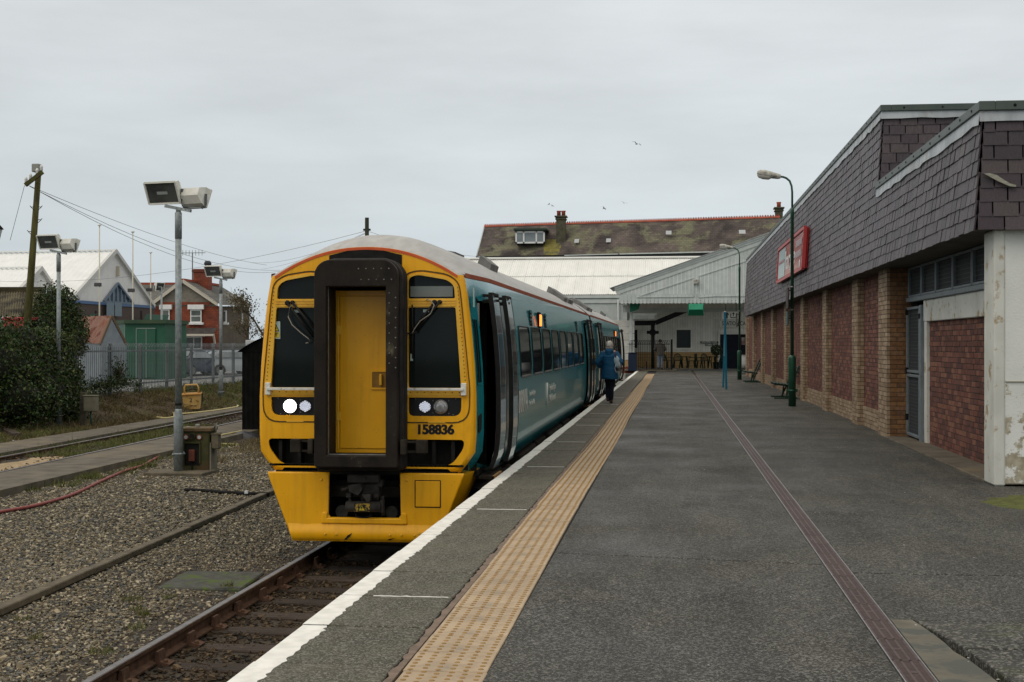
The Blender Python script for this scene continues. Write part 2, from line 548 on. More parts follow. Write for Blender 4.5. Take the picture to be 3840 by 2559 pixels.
# embankment up to the fence and the plateau of the car park
rows = []
for y in np.arange(10, 90, .6):
    r = []; xt = x_toe(y)
    for i in range(15):
        t = i / 14
        if t < .3:
            x = x_w2b(y) + (xt - x_w2b(y)) * (t / .3); z = -.98 + .06 * (t / .3)
        else:
            q = (t - .3) / .7; x = xt + (FENCE_X - .3 - xt) * q; z = -.92 + .72 * (q ** .8)
        z += .09 * mnoise.noise(Vector((x * 1.1, y * .9, 2))) * min(1, t * 3)
        r.append((x, float(y), z))
    rows.append(r)
mb = MB(); mb.grid(rows); struct(mb.build('embankment', M_BANK))
mb = MB(); mb.grid([[(FENCE_X - .25, float(y), -.2), (-30, float(y), -.18), (-120, float(y), -.15)] for y in (10, 60, 130, 260)])
struct(mb.build('car_park', M_TARMAC2))
mb = MB(); mb.grid([[(-19, 260, -.19), (300, 260, -.19)], [(-19, 600, -.19), (300, 600, -.19)]]); struct(mb.build('street_ground', M_FIELD))

# spilt sand between the siding rails
rows = []
for i in range(19):
    y = 22 + i * .55; r = []
    for j in range(9):
        t = j / 8; x = x_rf(y) + .12 + (x_rn(y) - x_rf(y) - .24) * t
        e = math.sin(PI * i / 18) ** .6 * math.sin(PI * t) ** .5
        r.append((x, y, -1.07 + .12 * e + .03 * mnoise.noise(Vector((x * 2, y * 2, 5)))))
    rows.append(r)
mb = MB(); mb.grid(rows); s_ = mb.build('spilt_sand', M_SAND); s_['kind'] = 'stuff'; tag(s_, 'pale spilt sand heaped between the siding rails', 'sand')

# ------------------------------------------------------------------ rails
def rail_prof():
    return [(-.065, -.155), (.065, -.155), (.065, -.140), (.012, -.122), (.010, -.045), (.034, -.036), (.035, -.006), (.028, 0), (-.028, 0), (-.035, -.006), (-.034, -.036), (-.010, -.045), (-.012, -.122), (-.065, -.140)]
def rail(fx, y0, y1, step, label, zt=RAIL_Z, group=None):
    t = thing('rail', label, 'rail', (fx(y0), y0, zt), 0, group)
    ys = np.arange(y0, y1 + .01, step); P = rail_prof(); mb = MB(); rows = []
    for y in ys: rows.append([(fx(y) - fx(y0) + a, float(y - y0), b) for a, b in P])
    n = len(P); vs = [p for r in rows for p in r]
    fs, mi = [], []
    b0 = 0
    mb.v = vs
    for i in range(len(rows) - 1):
        for j in range(n):
            j2 = (j + 1) % n
            mb.f.append([i * n + j, i * n + j2, (i + 1) * n + j2, (i + 1) * n + j]); mb.m.append(1 if j in (6, 7, 8) else 0); mb.sm.append(False)
    mb.f.append(list(range(n))); mb.m.append(0); mb.sm.append(False)
    mb.build('rail_section', [M_RUST, M_RAILTOP], t)
    return t
r_near = rail(lambda y: TRACK_X + .7525, 4, 84, 10, 'running rail close under the platform edge')
r_far = rail(lambda y: TRACK_X - .7525, 4, 84, 10, 'polished running rail in front of the train, farther from the platform')
rail(x_rn, 8, 62, 6, 'nearer rusty rail of the overgrown siding', -.90)
rail(x_rf, 8, 62, 6, 'farther rusty rail of the overgrown siding by the bank', -.90)

# sleepers with cast chairs
sl_v = MB().cbox(-1.3, 1.3, -.125, .125, -.13, 0, .012).mesh('sleeper', M_SLEEPER)
chair_mb = MB().prism([(-.16, 0), (.16, 0), (.17, .02), (.09, .04), (.075, .12), (.052, .12), (.045, .03), (-.045, .03), (-.052, .12), (-.075, .12), (-.09, .04), (-.17, .02)], -.07, .07, 'y')
chair_mb.lathe([(.016, .02), (.02, .045), (.012, .055)], (-.125, .04, 0), 8).lathe([(.016, .02), (.02, .045), (.012, .055)], (.125, -.04, 0), 8)
chair_me = chair_mb.mesh('rail_chair', M_CHAIR)
ORD = 'first second third fourth fifth sixth seventh eighth ninth tenth eleventh twelfth thirteenth fourteenth fifteenth sixteenth'.split()
y = 15.35 - 14 * .71; i = 0
while y < 19.2:
    o = obj('sleeper', sl_v, None, (TRACK_X + RND.uniform(-.04, .04), y + RND.uniform(-.02, .02), RAIL_Z - .166 + RND.uniform(-.006, .004)), (0, 0, RND.uniform(-.012, .012)))
    kth = round((15.35 - y) / .71)
    tag(o, ('dark timber sleeper of the main track, ' + ORD[kth] + ' in front of the train nose') if y < 15.6 else ('dark timber sleeper hidden in shadow under the train, ' + ORD[round((y - 16.06) / .71)] + ' behind its nose'), 'sleeper', 'timber sleepers of the main track')
    for sx in (-1, 1):
        ch = obj('rail_chair', chair_me, o, (sx * .7525, 0, 0))
    y += .71
sl2 = MB().cbox(-1.2, 1.2, -.12, .12, -.12, 0, .012).mesh('sleeper', M_SLEEPER)
for k in range(12):
    y = 36 + k * .8
    o = obj('sleeper', sl2, None, (x_rn(y) - .75, y, -.90 - .16), (0, 0, 0))
    tag(o, 'old timber sleeper half buried under the rusty siding rails', 'sleeper', 'timber sleepers of the siding')

# ------------------------------------------------------------------ low kerb wall between the two gravel areas
kb = thing('kerb_wall', 'low brick kerb wall with weathered concrete coping between two gravel beds', 'kerb', (0, 0, 0))
kdir = Vector((KERB_B[0] - KERB_A[0], KERB_B[1] - KERB_A[1], 0)).normalized()
kang = math.atan2(-kdir.x, kdir.y)
cop = [MB().cbox(-.06, .06, 0, L - .008, -.075, 0, .010).mesh('coping_stone', M_KERB) for L in (1.2,)]
y = 3.0
while y < 40:
    obj('coping_stone', cop[0], kb, (x_kerb(y) + RND.uniform(-.008, .008), y, -.95 + RND.uniform(-.006, .006)), (RND.uniform(-.004, .004), 0, kang + RND.uniform(-.006, .006)))
    y += 1.2
kbr = MB().cbox(-.054, .054, 0, .215, -.065, 0, .006).mesh('brick', M_KERBBRICK)
for c_ in range(1):
    y = 7.0 + .11 * (c_ % 2)
    while y < 24 and c_ < 2 or y < 17:
        obj('brick', kbr, kb, (x_kerb(y), y, -1.03 - c_ * .075), (0, 0, kang))
        y += .225
mb = MB(); mb.beam((x_kerb(3), 3, -1.13), (x_kerb(40), 40, -1.13), .09, .2); mb.build('brickwork', M_KERBBRICK, kb)

# mossy concrete slab lying beside the rail
o = MB().cbox(-.45, .45, -.55, .55, -.06, 0, .015).build('ground_slab', M_SLABMOSS, None, (-5.0, 14.95, -1.045), (0, .01, .06))
tag(o, 'mossy concrete slab lying flat in the gravel beside the rail', 'slab')

# ------------------------------------------------------------------ loose stones
def stone_base():
    v = np.array(BOX_V) * np.array([1, 1, 1]); v = v / np.linalg.norm(v, axis=1)[:, None] * .5
    top = [(0, 0, .46), (0, 0, -.4)]
    return v, BOX_F
SV, SF = stone_base()
def stones(name, pts, size, m, label, seed):
    r = np.random.default_rng(seed); n = len(pts)
    s = size * np.exp(r.normal(0, .32, n))
    R = rotm(r.normal(0, .28, n), r.normal(0, .28, n), r.uniform(0, 6.28, n))
    sc = np.stack([s * r.uniform(.9, 1.5, n), s * r.uniform(.6, 1.0, n), s * r.uniform(.30, .6, n)], 1)
    o = merged(name, SV, SF, trs(pts, R, sc), m, r.uniform(0, .999, n), smooth=False)
    o['kind'] = 'stuff'; tag(o, label, 'gravel')
    return o
def scatter(n, y0, y1, fa, fb, z, seed, pw=1.0, keep=None):
    r = np.random.default_rng(seed)
    y = y0 + (y1 - y0) * r.uniform(0, 1, n) ** pw
    t = r.uniform(0, 1, n)
    a = np.array([fa(q) for q in y]); b = np.array([fb(q) for q in y])
    x = a + (b - a) * t
    p = np.stack([x, y, np.full(n, z) + r.uniform(-.015, .01, n)], 1)
    if keep is not None: p = p[keep(p)]
    return p
p1 = scatter(46000, 6.5, 27, lambda y: max(x_kerb(y) + .08, -.5 * y - .6), lambda y: TRACK_X - .95, -1.035, 1, 1.15)
sl_keep = ((p1[:, 0] < -4.85) | (NPR.uniform(0, 1, len(p1)) < .38)) & ~((np.abs(p1[:, 0] + 5.0) < .5) & (np.abs(p1[:, 1] - 14.95) < .6))
zb_of = lambda p: -1.04 - .11 * (p[:, 0] - np.array([x_kerb(q) for q in p[:, 1]])) / (-1.98 - np.array([x_kerb(q) for q in p[:, 1]]))
p1[:, 2] = zb_of(p1) + .012 + NPR.uniform(-.012, .012, len(p1))
stones('gravel', p1[sl_keep], .033, M_STONE, 'brown and grey loose gravel between the low kerb wall and the rail', 2)
p2 = scatter(60000, 12, 34, lambda y: max(x_w1f(y) + .05, -.5 * y - .8), lambda y: x_kerb(y) - .08, -1.0, 3, 1.0)
stones('gravel', p2, .040, M_STONE, 'pale pebble gravel filling the yard round the floodlight mast', 4)
p3 = scatter(15000, 5.5, 17, lambda y: TRACK_X - .95, lambda y: -2.0, -1.06, 5)
p3[:, 2] = zb_of(p3) + .016 + NPR.uniform(-.012, .008, len(p3))
stones('gravel', p3, .04, M_STONE_DARK, 'dark oily ballast stones between the main track rails', 6)
p4 = scatter(3500, 24, 52, lambda y: x_rf(y) - .3, lambda y: x_rn(y) + .3, -.98, 7)
stones('gravel', p4, .06, M_STONE_DARK, 'sparse dark stones along the overgrown siding', 8)
p5 = scatter(2500, 30, 56, lambda y: x_w2b(y) - 1.6, lambda y: x_w2b(y) + .1, -.94, 27)
stones('litter', p5[::6], .07, mat('litter_bits', (.5, .5, .5), (.8, .8, .8), .7, 20, attr=[(.5, .5, .5), (.3, .28, .25), (.12, .1, .08), (.06, .05, .04), (.2, .17, .12)]), 'small pale bits of litter along the foot of the bank', 28)

# ------------------------------------------------------------------ grass
BLADE_V = [(-.5, 0, 0), (.5, 0, 0), (.3, .18, .55), (-.3, .18, .55), (0, .5, 1.0)]
BLADE_F = [(0, 1, 2, 3), (3, 2, 4)]
def grass(name, pts, h, m, label, seed, w=.006, lean=.35):
    r = np.random.default_rng(seed); n = len(pts)
    R = rotm(r.normal(0, lean, n), r.normal(0, lean, n), r.uniform(0, 6.28, n))
    hh = h * np.exp(r.normal(0, .35, n))
    o = merged(name, BLADE_V, BLADE_F, trs(pts, R, np.stack([np.full(n, w) * r.uniform(.7, 1.6, n), hh * .6, hh], 1)), m, r.uniform(0, .999, n))
    o['kind'] = 'stuff'; tag(o, label, 'grass')
    return o
def clumps(centres, per, rad, seed, zf):
    r = np.random.default_rng(seed); out = []
    for (x, y) in centres:
        k = int(per * r.uniform(.5, 1.4)); a = r.uniform(0, 6.28, k); q = rad * np.sqrt(r.uniform(0, 1, k)) * r.uniform(.6, 1.3)
        px, py = x + q * np.cos(a), y + q * np.sin(a)
        out.append(np.stack([px, py, np.array([zf(u, v) for u, v in zip(px, py)])], 1))
    return np.concatenate(out)
r0 = np.random.default_rng(21)
cs = [(x, y) for x, y in zip(r0.uniform(-4.0, -2.5, 60), 6.4 + 3.6 * r0.uniform(0, 1, 60) ** 1.5)]
grass('grass_tufts', clumps(cs, 190, .13, 22, lambda x, y: -1.085), .075, M_GRASS, 'small green tufts growing between the main track rails', 23, .004)
cs = [(x, y) for x, y in zip(r0.uniform(-6.0, -4.6, 14), r0.uniform(8.5, 15, 14))] + [(-9.0, 25.8), (-9.9, 25.5), (-8.6, 26.3), (-10.2, 24.4), (-10.6, 25.9), (-9.4, 24.0), (-7.4, 22), (-8.0, 27.6), (-7.7, 29)]
grass('grass_tufts', clumps(cs, 110, .09, 24, lambda x, y: -1.03), .05, M_GRASS, 'scattered green tufts in the pale yard gravel', 25, .005)
cs = [(x_rn(y) - .72 + r0.uniform(-.6, .6), y) for y in r0.uniform(30, 42, 150)] + [(x_rf(y) - .28 + r0.uniform(-.2, .15), y) for y in r0.uniform(26, 48, 110)] + [(x_w1f(y) + .25 + r0.uniform(-.25, .3), y) for y in r0.uniform(23, 34, 40)]
grass('grass_tufts', clumps(cs, 80, .24, 26, lambda x, y: -1.0), .085, M_GRASS, 'green grass strip growing between the siding rails', 27, .012)
def z_bank(x, y):
    xt = x_toe(y)
    if x > xt: return -.95
    q = min(1, (xt - x) / (xt - FENCE_X + .3)); return -.93 + .72 * q ** .8
cs = [(r0.uniform(-19.5, x_w2b(y) - .2), y) for y in r0.uniform(30, 54, 560)]
grass('dry_grass', clumps(cs, 44, .3, 28, z_bank), .13, M_GRASSDRY, 'brown dead grass and bramble litter over the bank', 29, .016, .7)
cs = [(r0.uniform(-19.6, -16.6), y) for y in r0.uniform(50, 70, 230)]
grass('bank_grass', clumps(cs, 70, .35, 30, z_bank), .16, M_GRASS, 'green tussock grass on the bank below the palisade fence', 31, .018, .5)
cs = [(r0.uniform(-18.3, -16.6), y) for y in r0.uniform(27, 39, 170)]
grass('bank_grass', clumps(cs, 70, .3, 32, z_bank), .12, M_GRASS, 'green verge grass at the foot of the ivy bank', 33, .014, .5)
cs = [(x_kerb(y) - r0.uniform(.4, 3.6), y) for y in r0.uniform(29, 42, 200)]
grass('dry_grass', clumps(cs, 80, .35, 34, lambda x, y: -1.02), .09, M_GRASSDRY, 'yellowed short grass on the gravel behind the control cabinet', 35, .012, .5)

# ================================================================== platform
M_ASPH = mat('platform_asphalt', (.0225, .021, .016), (.044, .041, .0325), .64, .8, detail=12, bump=.8, bscale=130, c3=(.019, .0185, .015), c3_scale=.45, c3_lo=.48, c3_hi=.66, rvar=.16, spec=.20, pos=(.3, .7))
def speckle(m, amt=.35, scale=260.0, lo=.52, col=(.26, .26, .24)):
    """small pale chippings in the surface"""
    N, L = m.node_tree.nodes, m.node_tree.links
    b = N['Principled BSDF']; src = b.inputs['Base Color'].links[0].from_socket
    tc = N.new('ShaderNodeTexCoord')
    v = N.new('ShaderNodeTexVoronoi'); v.inputs['Scale'].default_value = scale
    L.new(tc.outputs['Object'], v.inputs['Vector'])
    sp = N.new('ShaderNodeSeparateColor'); L.new(v.outputs['Color'], sp.inputs[0])
    mr = N.new('ShaderNodeMapRange'); mr.inputs['From Min'].default_value = 1 - amt; mr.inputs['From Max'].default_value = 1.0
    mr.inputs['To Max'].default_value = .9
    L.new(sp.outputs[0], mr.inputs['Value'])
    mx = N.new('ShaderNodeMix'); mx.data_type = 'RGBA'; mx.inputs['B'].default_value = (*col, 1)
    L.new(mr.outputs[0], mx.inputs['Factor']); L.new(src, mx.inputs['A']); L.new(mx.outputs['Result'], b.inputs['Base Color'])
speckle(M_ASPH, .5, 95, .5, (.17, .168, .15))
def stains(m):
    """gum spots, worn streaks along the walking line and darker damp patches"""
    N, L = m.node_tree.nodes, m.node_tree.links
    b = N['Principled BSDF']; src = b.inputs['Base Color'].links[0].from_socket
    tc = N.new('ShaderNodeTexCoord'); mp = N.new('ShaderNodeMapping'); mp.inputs['Scale'].default_value = (1.6, .35, 1)
    L.new(tc.outputs['Object'], mp.inputs[0])
    nz = N.new('ShaderNodeTexNoise'); nz.inputs['Scale'].default_value = 1.3; nz.inputs['Detail'].default_value = 10; nz.inputs['Roughness'].default_value = .68; L.new(mp.outputs[0], nz.inputs['Vector'])
    mr = N.new('ShaderNodeMapRange'); mr.inputs['From Min'].default_value = .36; mr.inputs['From Max'].default_value = .64; mr.inputs['To Min'].default_value = .72; mr.inputs['To Max'].default_value = 1.25; L.new(nz.outputs['Fac'], mr.inputs['Value'])
    v = N.new('ShaderNodeTexVoronoi'); v.inputs['Scale'].default_value = 2.3; L.new(tc.outputs['Object'], v.inputs['Vector'])
    m2 = N.new('ShaderNodeMapRange'); m2.inputs['From Min'].default_value = .035; m2.inputs['From Max'].default_value = .05; m2.inputs['To Min'].default_value = .6; m2.inputs['To Max'].default_value = 1; L.new(v.outputs['Distance'], m2.inputs['Value'])
    ml = N.new('ShaderNodeMath'); ml.operation = 'MULTIPLY'; L.new(mr.outputs[0], ml.inputs[0]); L.new(m2.outputs[0], ml.inputs[1])
    sc = N.new('ShaderNodeVectorMath'); sc.operation = 'SCALE'; L.new(src, sc.inputs[0]); L.new(ml.outputs[0], sc.inputs['Scale']); L.new(sc.outputs[0], b.inputs['Base Color'])
stains(M_ASPH)
M_COPE = mat('coping_slab', (.048, .044, .030), (.078, .071, .049), .8, 2.5, bump=.6, bscale=170, c3=(.065, .068, .036), c3_scale=1.2, c3_lo=.52, c3_hi=.7, rand=.16)
speckle(M_COPE, .5, 110, .5, (.23, .22, .185))
M_TILE = mat('tactile_tile', (.325, .245, .16), (.41, .315, .21), .75, 7, c3=(.19, .165, .13), c3_scale=2.2, c3_lo=.56, c3_hi=.75, bump=.15, bscale=120, rand=.09)
M_BLISTER = mat('tile_blister', (.23, .135, .042), (.33, .20, .07), .7, 20)
M_WHITE = mat('edge_line_paint', (.66, .65, .595), (.80, .79, .735), .6, 9, bump=.3, bscale=60, c3=(.34, .32, .26), c3_scale=6, c3_lo=.58, c3_hi=.70)
M_GRATE = mat('drain_iron', (.062, .040, .036), (.095, .062, .055), .5, 20, metal=.25, rand=.12)
M_DARK = mat('dark_gap', (.008, .008, .008), None, .9)
M_STEEL = mat('steel_strip', (.34, .34, .34), (.5, .5, .5), .35, 20, metal=.8)
M_MOSS = mat('moss', (.05, .06, .012), (.11, .12, .03), .95, 10, bump=1, bscale=50)

EDGE_X = -2.0
pf = bpy.data.objects.new('platform', None); COL.objects.link(pf); struct(pf, 'long station platform of asphalt with slabbed edge', 'platform')
# body below the surfacing, standing 3 cm lower, set back under the slabs
mb = MB(); mb.box(EDGE_X + .06, 14, -6, 84, -1.2, -.05); mb.build('platform_base', M_PLATFACE, pf)
# edge wall bricks
ebr = MB().cbox(-.05, .05, 0, .44, -.14, 0, .006).mesh('wall_block', M_PLATFACE)
for c_ in range(6):
    y = 4 + .22 * (c_ % 2)
    while y < 17.5:
        obj('wall_block', ebr, pf, (EDGE_X + .055, y, -.11 - c_ * .15)); y += .45
# coping slabs (each one a slab) with the white line painted on
slab_me = MB().cbox(EDGE_X, -1.315, 0, .893, -.10, 0, .006).mesh('coping_slab', M_COPE)
ys = [6.81 - .906 * k for k in range(1, 8)][::-1] + [6.81 + .906 * k for k in range(0, 85)]
line_rng = random.Random(5)
for k, y0 in enumerate(ys):
    sl = obj('coping_slab', slab_me, pf, (line_rng.uniform(-.004, .004), y0 - .20, line_rng.uniform(-.004, .003)))
    # white edge line, a thin coat with a ragged inner rim
    n = 22; pts = [(EDGE_X - .002, 0.0), (EDGE_X - .002, .893)]
    inner = [(EDGE_X + .136 + line_rng.uniform(-.010, .008) + (.012 if line_rng.random() > .85 else 0), .893 * (1 - i / n)) for i in range(n + 1)]
    mb = MB(); mb.prism(pts + inner, .0005, .003, 'z')
    # painted over the rounded nose of the slab
    mb.box(EDGE_X - .004, EDGE_X - .0005, 0, .893, -.045, .002)
    if y0 < 45: mb.build('edge_line', M_WHITE, sl)
    else: MB().box(EDGE_X - .003, EDGE_X + .136, 0, .893, .0005, .003).build('edge_line', M_WHITE, sl)
    if (k - 8) % 5 == 0 and y0 < 40:
        q = random.Random(k); m2 = MB()
        a = [(-1.80 + i * .46 / 14, .885 + q.uniform(-.006, .006)) for i in range(15)]
        b = [(x, y + .014 + q.uniform(-.004, .008)) for x, y in a[::-1]]
        m2.prism(a + b, .0005, .0035, 'z'); m2.build('joint_line', M_WHITE, sl)
# thin mortar strip between slabs and tactile paving
mb = MB(); q = random.Random(9); a = []; y = 4.0
while y < 45: a.append((-1.2635, y)); y += .07
b = [(-1.30 + q.uniform(-.014, .010), y) for _, y in a[::-1]]
mb.prism(a + b, -.02, .002, 'z'); mb.build('mortar_strip', mat('mortar', (.13, .10, .075), (.20, .145, .11), .9, 12, bump=.5), pf)
mb = MB(); mb.box(-1.32, -.855, 3, 79, -.1, -.012); mb.build('bedding', M_DARK, pf)
# tactile tiles with offset blisters
def tile_mesh(nseg):
    mb = MB(); mb.cbox(-1.262, -.866, .002, .398, -.03, .004, .003)
    for i in range(6):
        for j in range(6):
            x = -1.262 + .033 + i * .066; y = .033 + j * .066 + (.0165 if i % 2 else -.0165)
            mb.lathe([(.0145, .003), (.012, .007), (.007, .0085)], (x, y, 0), nseg, 1)
    return mb.mesh('tactile_tile', [M_TILE, M_BLISTER])
tile_n, tile_f = tile_mesh(8), tile_mesh(5)
y = 4.1; k = 0
while y < 72:
    obj('tactile_tile', tile_n if y < 20 else tile_f, pf, (.012 * math.sin(y * .35), y, RND.uniform(-.0015, .0015)), (RND.uniform(-.004, .004), RND.uniform(-.003, .003), RND.uniform(-.006, .006)))
    y += .4
# asphalt laid in bays
M_OLDSLAB = mat('old_mossy_slab', (.026, .026, .021), (.055, .053, .043), .7, 2, detail=10, bump=.8, bscale=120, c3=(.045, .052, .016), c3_scale=1.3, c3_lo=.54, c3_hi=.66)
speckle(M_OLDSLAB, .4, 70, .5, (.20, .195, .17))
def bay(poly, z=0.0, m=None):
    bm = bmesh.new(); vs = [bm.verts.new((x, y, z)) for x, y in poly]; f = bm.faces.new(vs)
    r = bmesh.ops.extrude_face_region(bm, geom=[f])
    for v in [q for q in r['geom'] if isinstance(q, bmesh.types.BMVert)]: v.co.z -= .06
    bmesh.ops.recalc_face_normals(bm, faces=bm.faces)
    bmesh.ops.bevel(bm, geom=[e for e in bm.edges if all(abs(v.co.z - z) < 1e-6 for v in e.verts)], offset=.006, segments=1, affect='EDGES')
    return MB().bm(bm).build('asphalt_bay', m or M_ASPH, pf)
g = .011
bay([(-.858, -4), (1.048, -4), (1.048, 9.95 - g), (-.858, 10.3 - g)])
bay([(-.858, 10.3 + g), (1.048, 9.95 + g), (1.048, 26), (-.858, 26)])
bay([(-.858, 26 + g), (1.048, 26 + g), (1.048, 84), (-.858, 84)])
bay([(1.202, 9.62 + g), (14, 9.5 + g), (14, 21), (1.202, 21)])
bay([(1.202, 21 + g), (14, 21 + g), (14, 84), (1.202, 84)])
bay([(1.202, 8.0 + g), (14, 8.0 + g), (14, 9.5 - g), (1.202, 9.62 - g)])
bay([(1.47, 7.28 + g), (14, 7.2 + g), (14, 8.0 - g), (1.34, 8.0 - g)], .004, M_OLDSLAB)
bay([(1.55, 6.4 + g), (14, 6.3 + g), (14, 7.2 - g), (1.47, 7.28 - g)], .003, M_OLDSLAB)
bay([(1.55, -4), (14, -4), (14, 6.3 - g), (1.55, 6.4 - g)], .003, M_OLDSLAB)
q = random.Random(4); a = [(1.206, 8.0 - i * .2) for i in range(30)]
b = [(1.33 + (8 - y) * .1 * (1 if y > 6.3 else 1.0) * .9 + q.uniform(-.012, .012), y) for _, y in a[::-1]]
b = [(min(x, 1.52), y) for x, y in b]
mb = MB(); mb.prism(a + b, -.03, .004, 'z')
mb.build('channel_kerb', mat('channel_kerb', (.10, .09, .068), (.165, .15, .115), .85, 5, bump=.5, c3=(.075, .078, .068), c3_scale=2.5, c3_lo=.48, c3_hi=.56), pf)
# drainage channel with slotted iron gratings
mb = MB(); mb.box(1.05, 1.2, 3, 72, -.1, -.02); mb.build('channel_trough', M_DARK, pf)
def grate_mesh(bars):
    mb = MB()
    for x in (1.062, 1.103, 1.147, 1.188): mb.box(x - .006, x + .006, .004, .496, -.018, .001)
    for i in range(bars):
        y = .006 + (i + .5) * .488 / bars; w = .488 / bars * .30
        mb.box(1.068, 1.182, y - w, y + w, -.018, 0)
    mb.box(1.062, 1.188, .002, .014, -.018, .001); mb.box(1.062, 1.188, .486, .498, -.018, .001)
    mb.box(1.11, 1.14, .235, .265, -.017, .0012)
    return mb.mesh('drain_grating', M_GRATE)
gm = grate_mesh(26); gm2 = grate_mesh(10)
for k in range(134): obj('drain_grating', gm if k < 30 else gm2, pf, (0, 4 + k * .5, -.002 + RND.uniform(-.001, .001)))
mb = MB(); mb.box(1.0505, 1.0555, 4, 71, -.02, .002); mb.box(1.1945, 1.1995, 4, 71, -.02, .002); mb.build('channel_rim', M_STEEL, pf)
# moss at the foot of the rendered wall and bits of litter on the asphalt
rows = []
for i in range(14):
    x = 2.9 + i * .28; r = []
    for j in range(9):
        y = 14.9 - j * .24; e = max(0, 1 - ((x - 4.4) / 1.6) ** 2 - ((y - 14.0) / 1.1) ** 2)
        r.append((x, y, -.01 + .018 * min(1, 3 * e) + .006 * mnoise.noise(Vector((x * 9, y * 9, 1)))))
    rows.append(r)
mb = MB(); mb.grid(rows); o = mb.build('moss', M_MOSS); o['kind'] = 'stuff'; tag(o, 'green moss patch on the asphalt at the foot of the white wall', 'moss')
pt = np.stack([NPR.uniform(-.6, 6, 70), 6.6 + 20 * NPR.uniform(0, 1, 70) ** 1.6, np.full(70, .003)], 1)
o = merged('litter', SV, SF, trs(pt, rotm(np.zeros(70), np.zeros(70), NPR.uniform(0, 6, 70)), np.stack([NPR.uniform(.008, .03, 70), NPR.uniform(.006, .015, 70), np.full(70, .004)], 1)), mat('pale_litter', (.45, .44, .40), None, .8))
o['kind'] = 'stuff'; tag(o, 'tiny pale bits of litter scattered on the asphalt', 'litter')
# ================================================================== train
M_YEL = mat('warning_yellow_paint', (.79, .37, .004), (.85, .415, .006), .36, 2.5, coat=.12, c3=(.58, .27, .008), c3_scale=1.8, c3_lo=.58, c3_hi=.85, rvar=.05)
def road_grime(m):
    """fly specks and faint dirty run marks in the paint"""
    N, L = m.node_tree.nodes, m.node_tree.links
    b = N['Principled BSDF']; src = b.inputs['Base Color'].links[0].from_socket
    tc = N.new('ShaderNodeTexCoord'); mp = N.new('ShaderNodeMapping'); mp.inputs['Scale'].default_value = (9, 9, .7); L.new(tc.outputs['Object'], mp.inputs[0])
    nz = N.new('ShaderNodeTexNoise'); nz.inputs['Scale'].default_value = 1.6; nz.inputs['Detail'].default_value = 8; L.new(mp.outputs[0], nz.inputs['Vector'])
    mr = N.new('ShaderNodeMapRange'); mr.inputs['From Min'].default_value = .50; mr.inputs['From Max'].default_value = .80; mr.inputs['To Max'].default_value = .24; L.new(nz.outputs['Fac'], mr.inputs['Value'])
    v = N.new('ShaderNodeTexVoronoi'); v.inputs['Scale'].default_value = 16; L.new(tc.outputs['Object'], v.inputs['Vector'])
    m2 = N.new('ShaderNodeMapRange'); m2.inputs['From Min'].default_value = .10; m2.inputs['From Max'].default_value = .06; m2.inputs['To Max'].default_value = .6; L.new(v.outputs['Distance'], m2.inputs['Value'])
    mxx = N.new('ShaderNodeMath'); mxx.operation = 'MAXIMUM'; L.new(mr.outputs[0], mxx.inputs[0]); L.new(m2.outputs[0], mxx.inputs[1])
    mx = N.new('ShaderNodeMix'); mx.data_type = 'RGBA'; mx.inputs['B'].default_value = (.20, .105, .02, 1)
    L.new(mxx.outputs[0], mx.inputs['Factor']); L.new(src, mx.inputs['A']); L.new(mx.outputs['Result'], b.inputs['Base Color'])
road_grime(M_YEL)
M_YELDIRT = mat('dirty_yellow_paint', (.70, .37, .02), (.80, .46, .05), .45, 3, c3=(.40, .22, .02), c3_scale=5, c3_lo=.58, c3_hi=.78, coat=.15)
M_TEAL = mat('teal_paint', (.007, .20, .235), (.009, .235, .27), .22, 1.2, coat=.22, spec=.35, bump=.035, bscale=1.7, stretch=(1, .6, 1))
M_TEALLT = mat('door_teal_sky_sheen', (.22, .36, .43), (.27, .41, .48), .25, 2, coat=.8)  # teal of the door leaves, paled to put reflected sky into the colour
M_ROOFG = mat('train_roof_grey', (.32, .315, .30), (.42, .415, .395), .55, 3, stretch=(3, .5, 3), c3=(.30, .27, .22), c3_scale=2.5, c3_lo=.55, c3_hi=.8, rvar=.08)
M_ORANGE = mat('orange_stripe', (.55, .085, .022), (.62, .11, .03), .4, 5)
M_ORANGED = mat('rail_red_stripe', (.28, .06, .022), (.38, .085, .03), .5, 5)
M_GLASSK = mat('dark_glass', (.006, .010, .010), (.010, .014, .013), .05, 1.5, spec=.15)
M_RUBBER = mat('black_rubber', (.010, .009, .008), (.020, .018, .016), .6, 8, bump=.2, spec=.2)
M_GANG = mat('gangway_frame', (.010, .008, .006), (.022, .017, .013), .6, 5, bump=.35, bscale=40, c3=(.16, .145, .09), c3_scale=2.6, c3_lo=.60, c3_hi=.74, spec=.15, stretch=(1, 1, .55))
M_GANGIN = mat('gangway_throat', (.012, .010, .008), (.022, .019, .016), .7, 6, bump=.2)
M_BLK = mat('matt_black', (.010, .010, .009), (.018, .017, .015), .8, 9, spec=.12)
M_UNDER = mat('underframe_grime', (.020, .017, .013), (.040, .033, .025), .9, 7, bump=.4, spec=.12)
M_METAL = mat('grey_steel', (.16, .16, .155), (.26, .26, .25), .45, 12, metal=.5)
M_WBAR = mat('white_bar', (.60, .59, .54), (.74, .73, .67), .5, 14, c3=(.28, .26, .22), c3_scale=9, c3_lo=.58, c3_hi=.7)
M_LAMP_ON = mat('lit_headlamp', (.9, .9, .9), None, .2, emit=((1.0, .985, .93), 7.0))
M_LED_ON = mat('lit_marker_light', (.8, .8, .9), None, .2, emit=((.86, .90, 1.0), 1.0))
M_LAMP_OFF = mat('headlamp_glass', (.30, .30, .30), (.42, .42, .42), .12, 30, metal=.4)
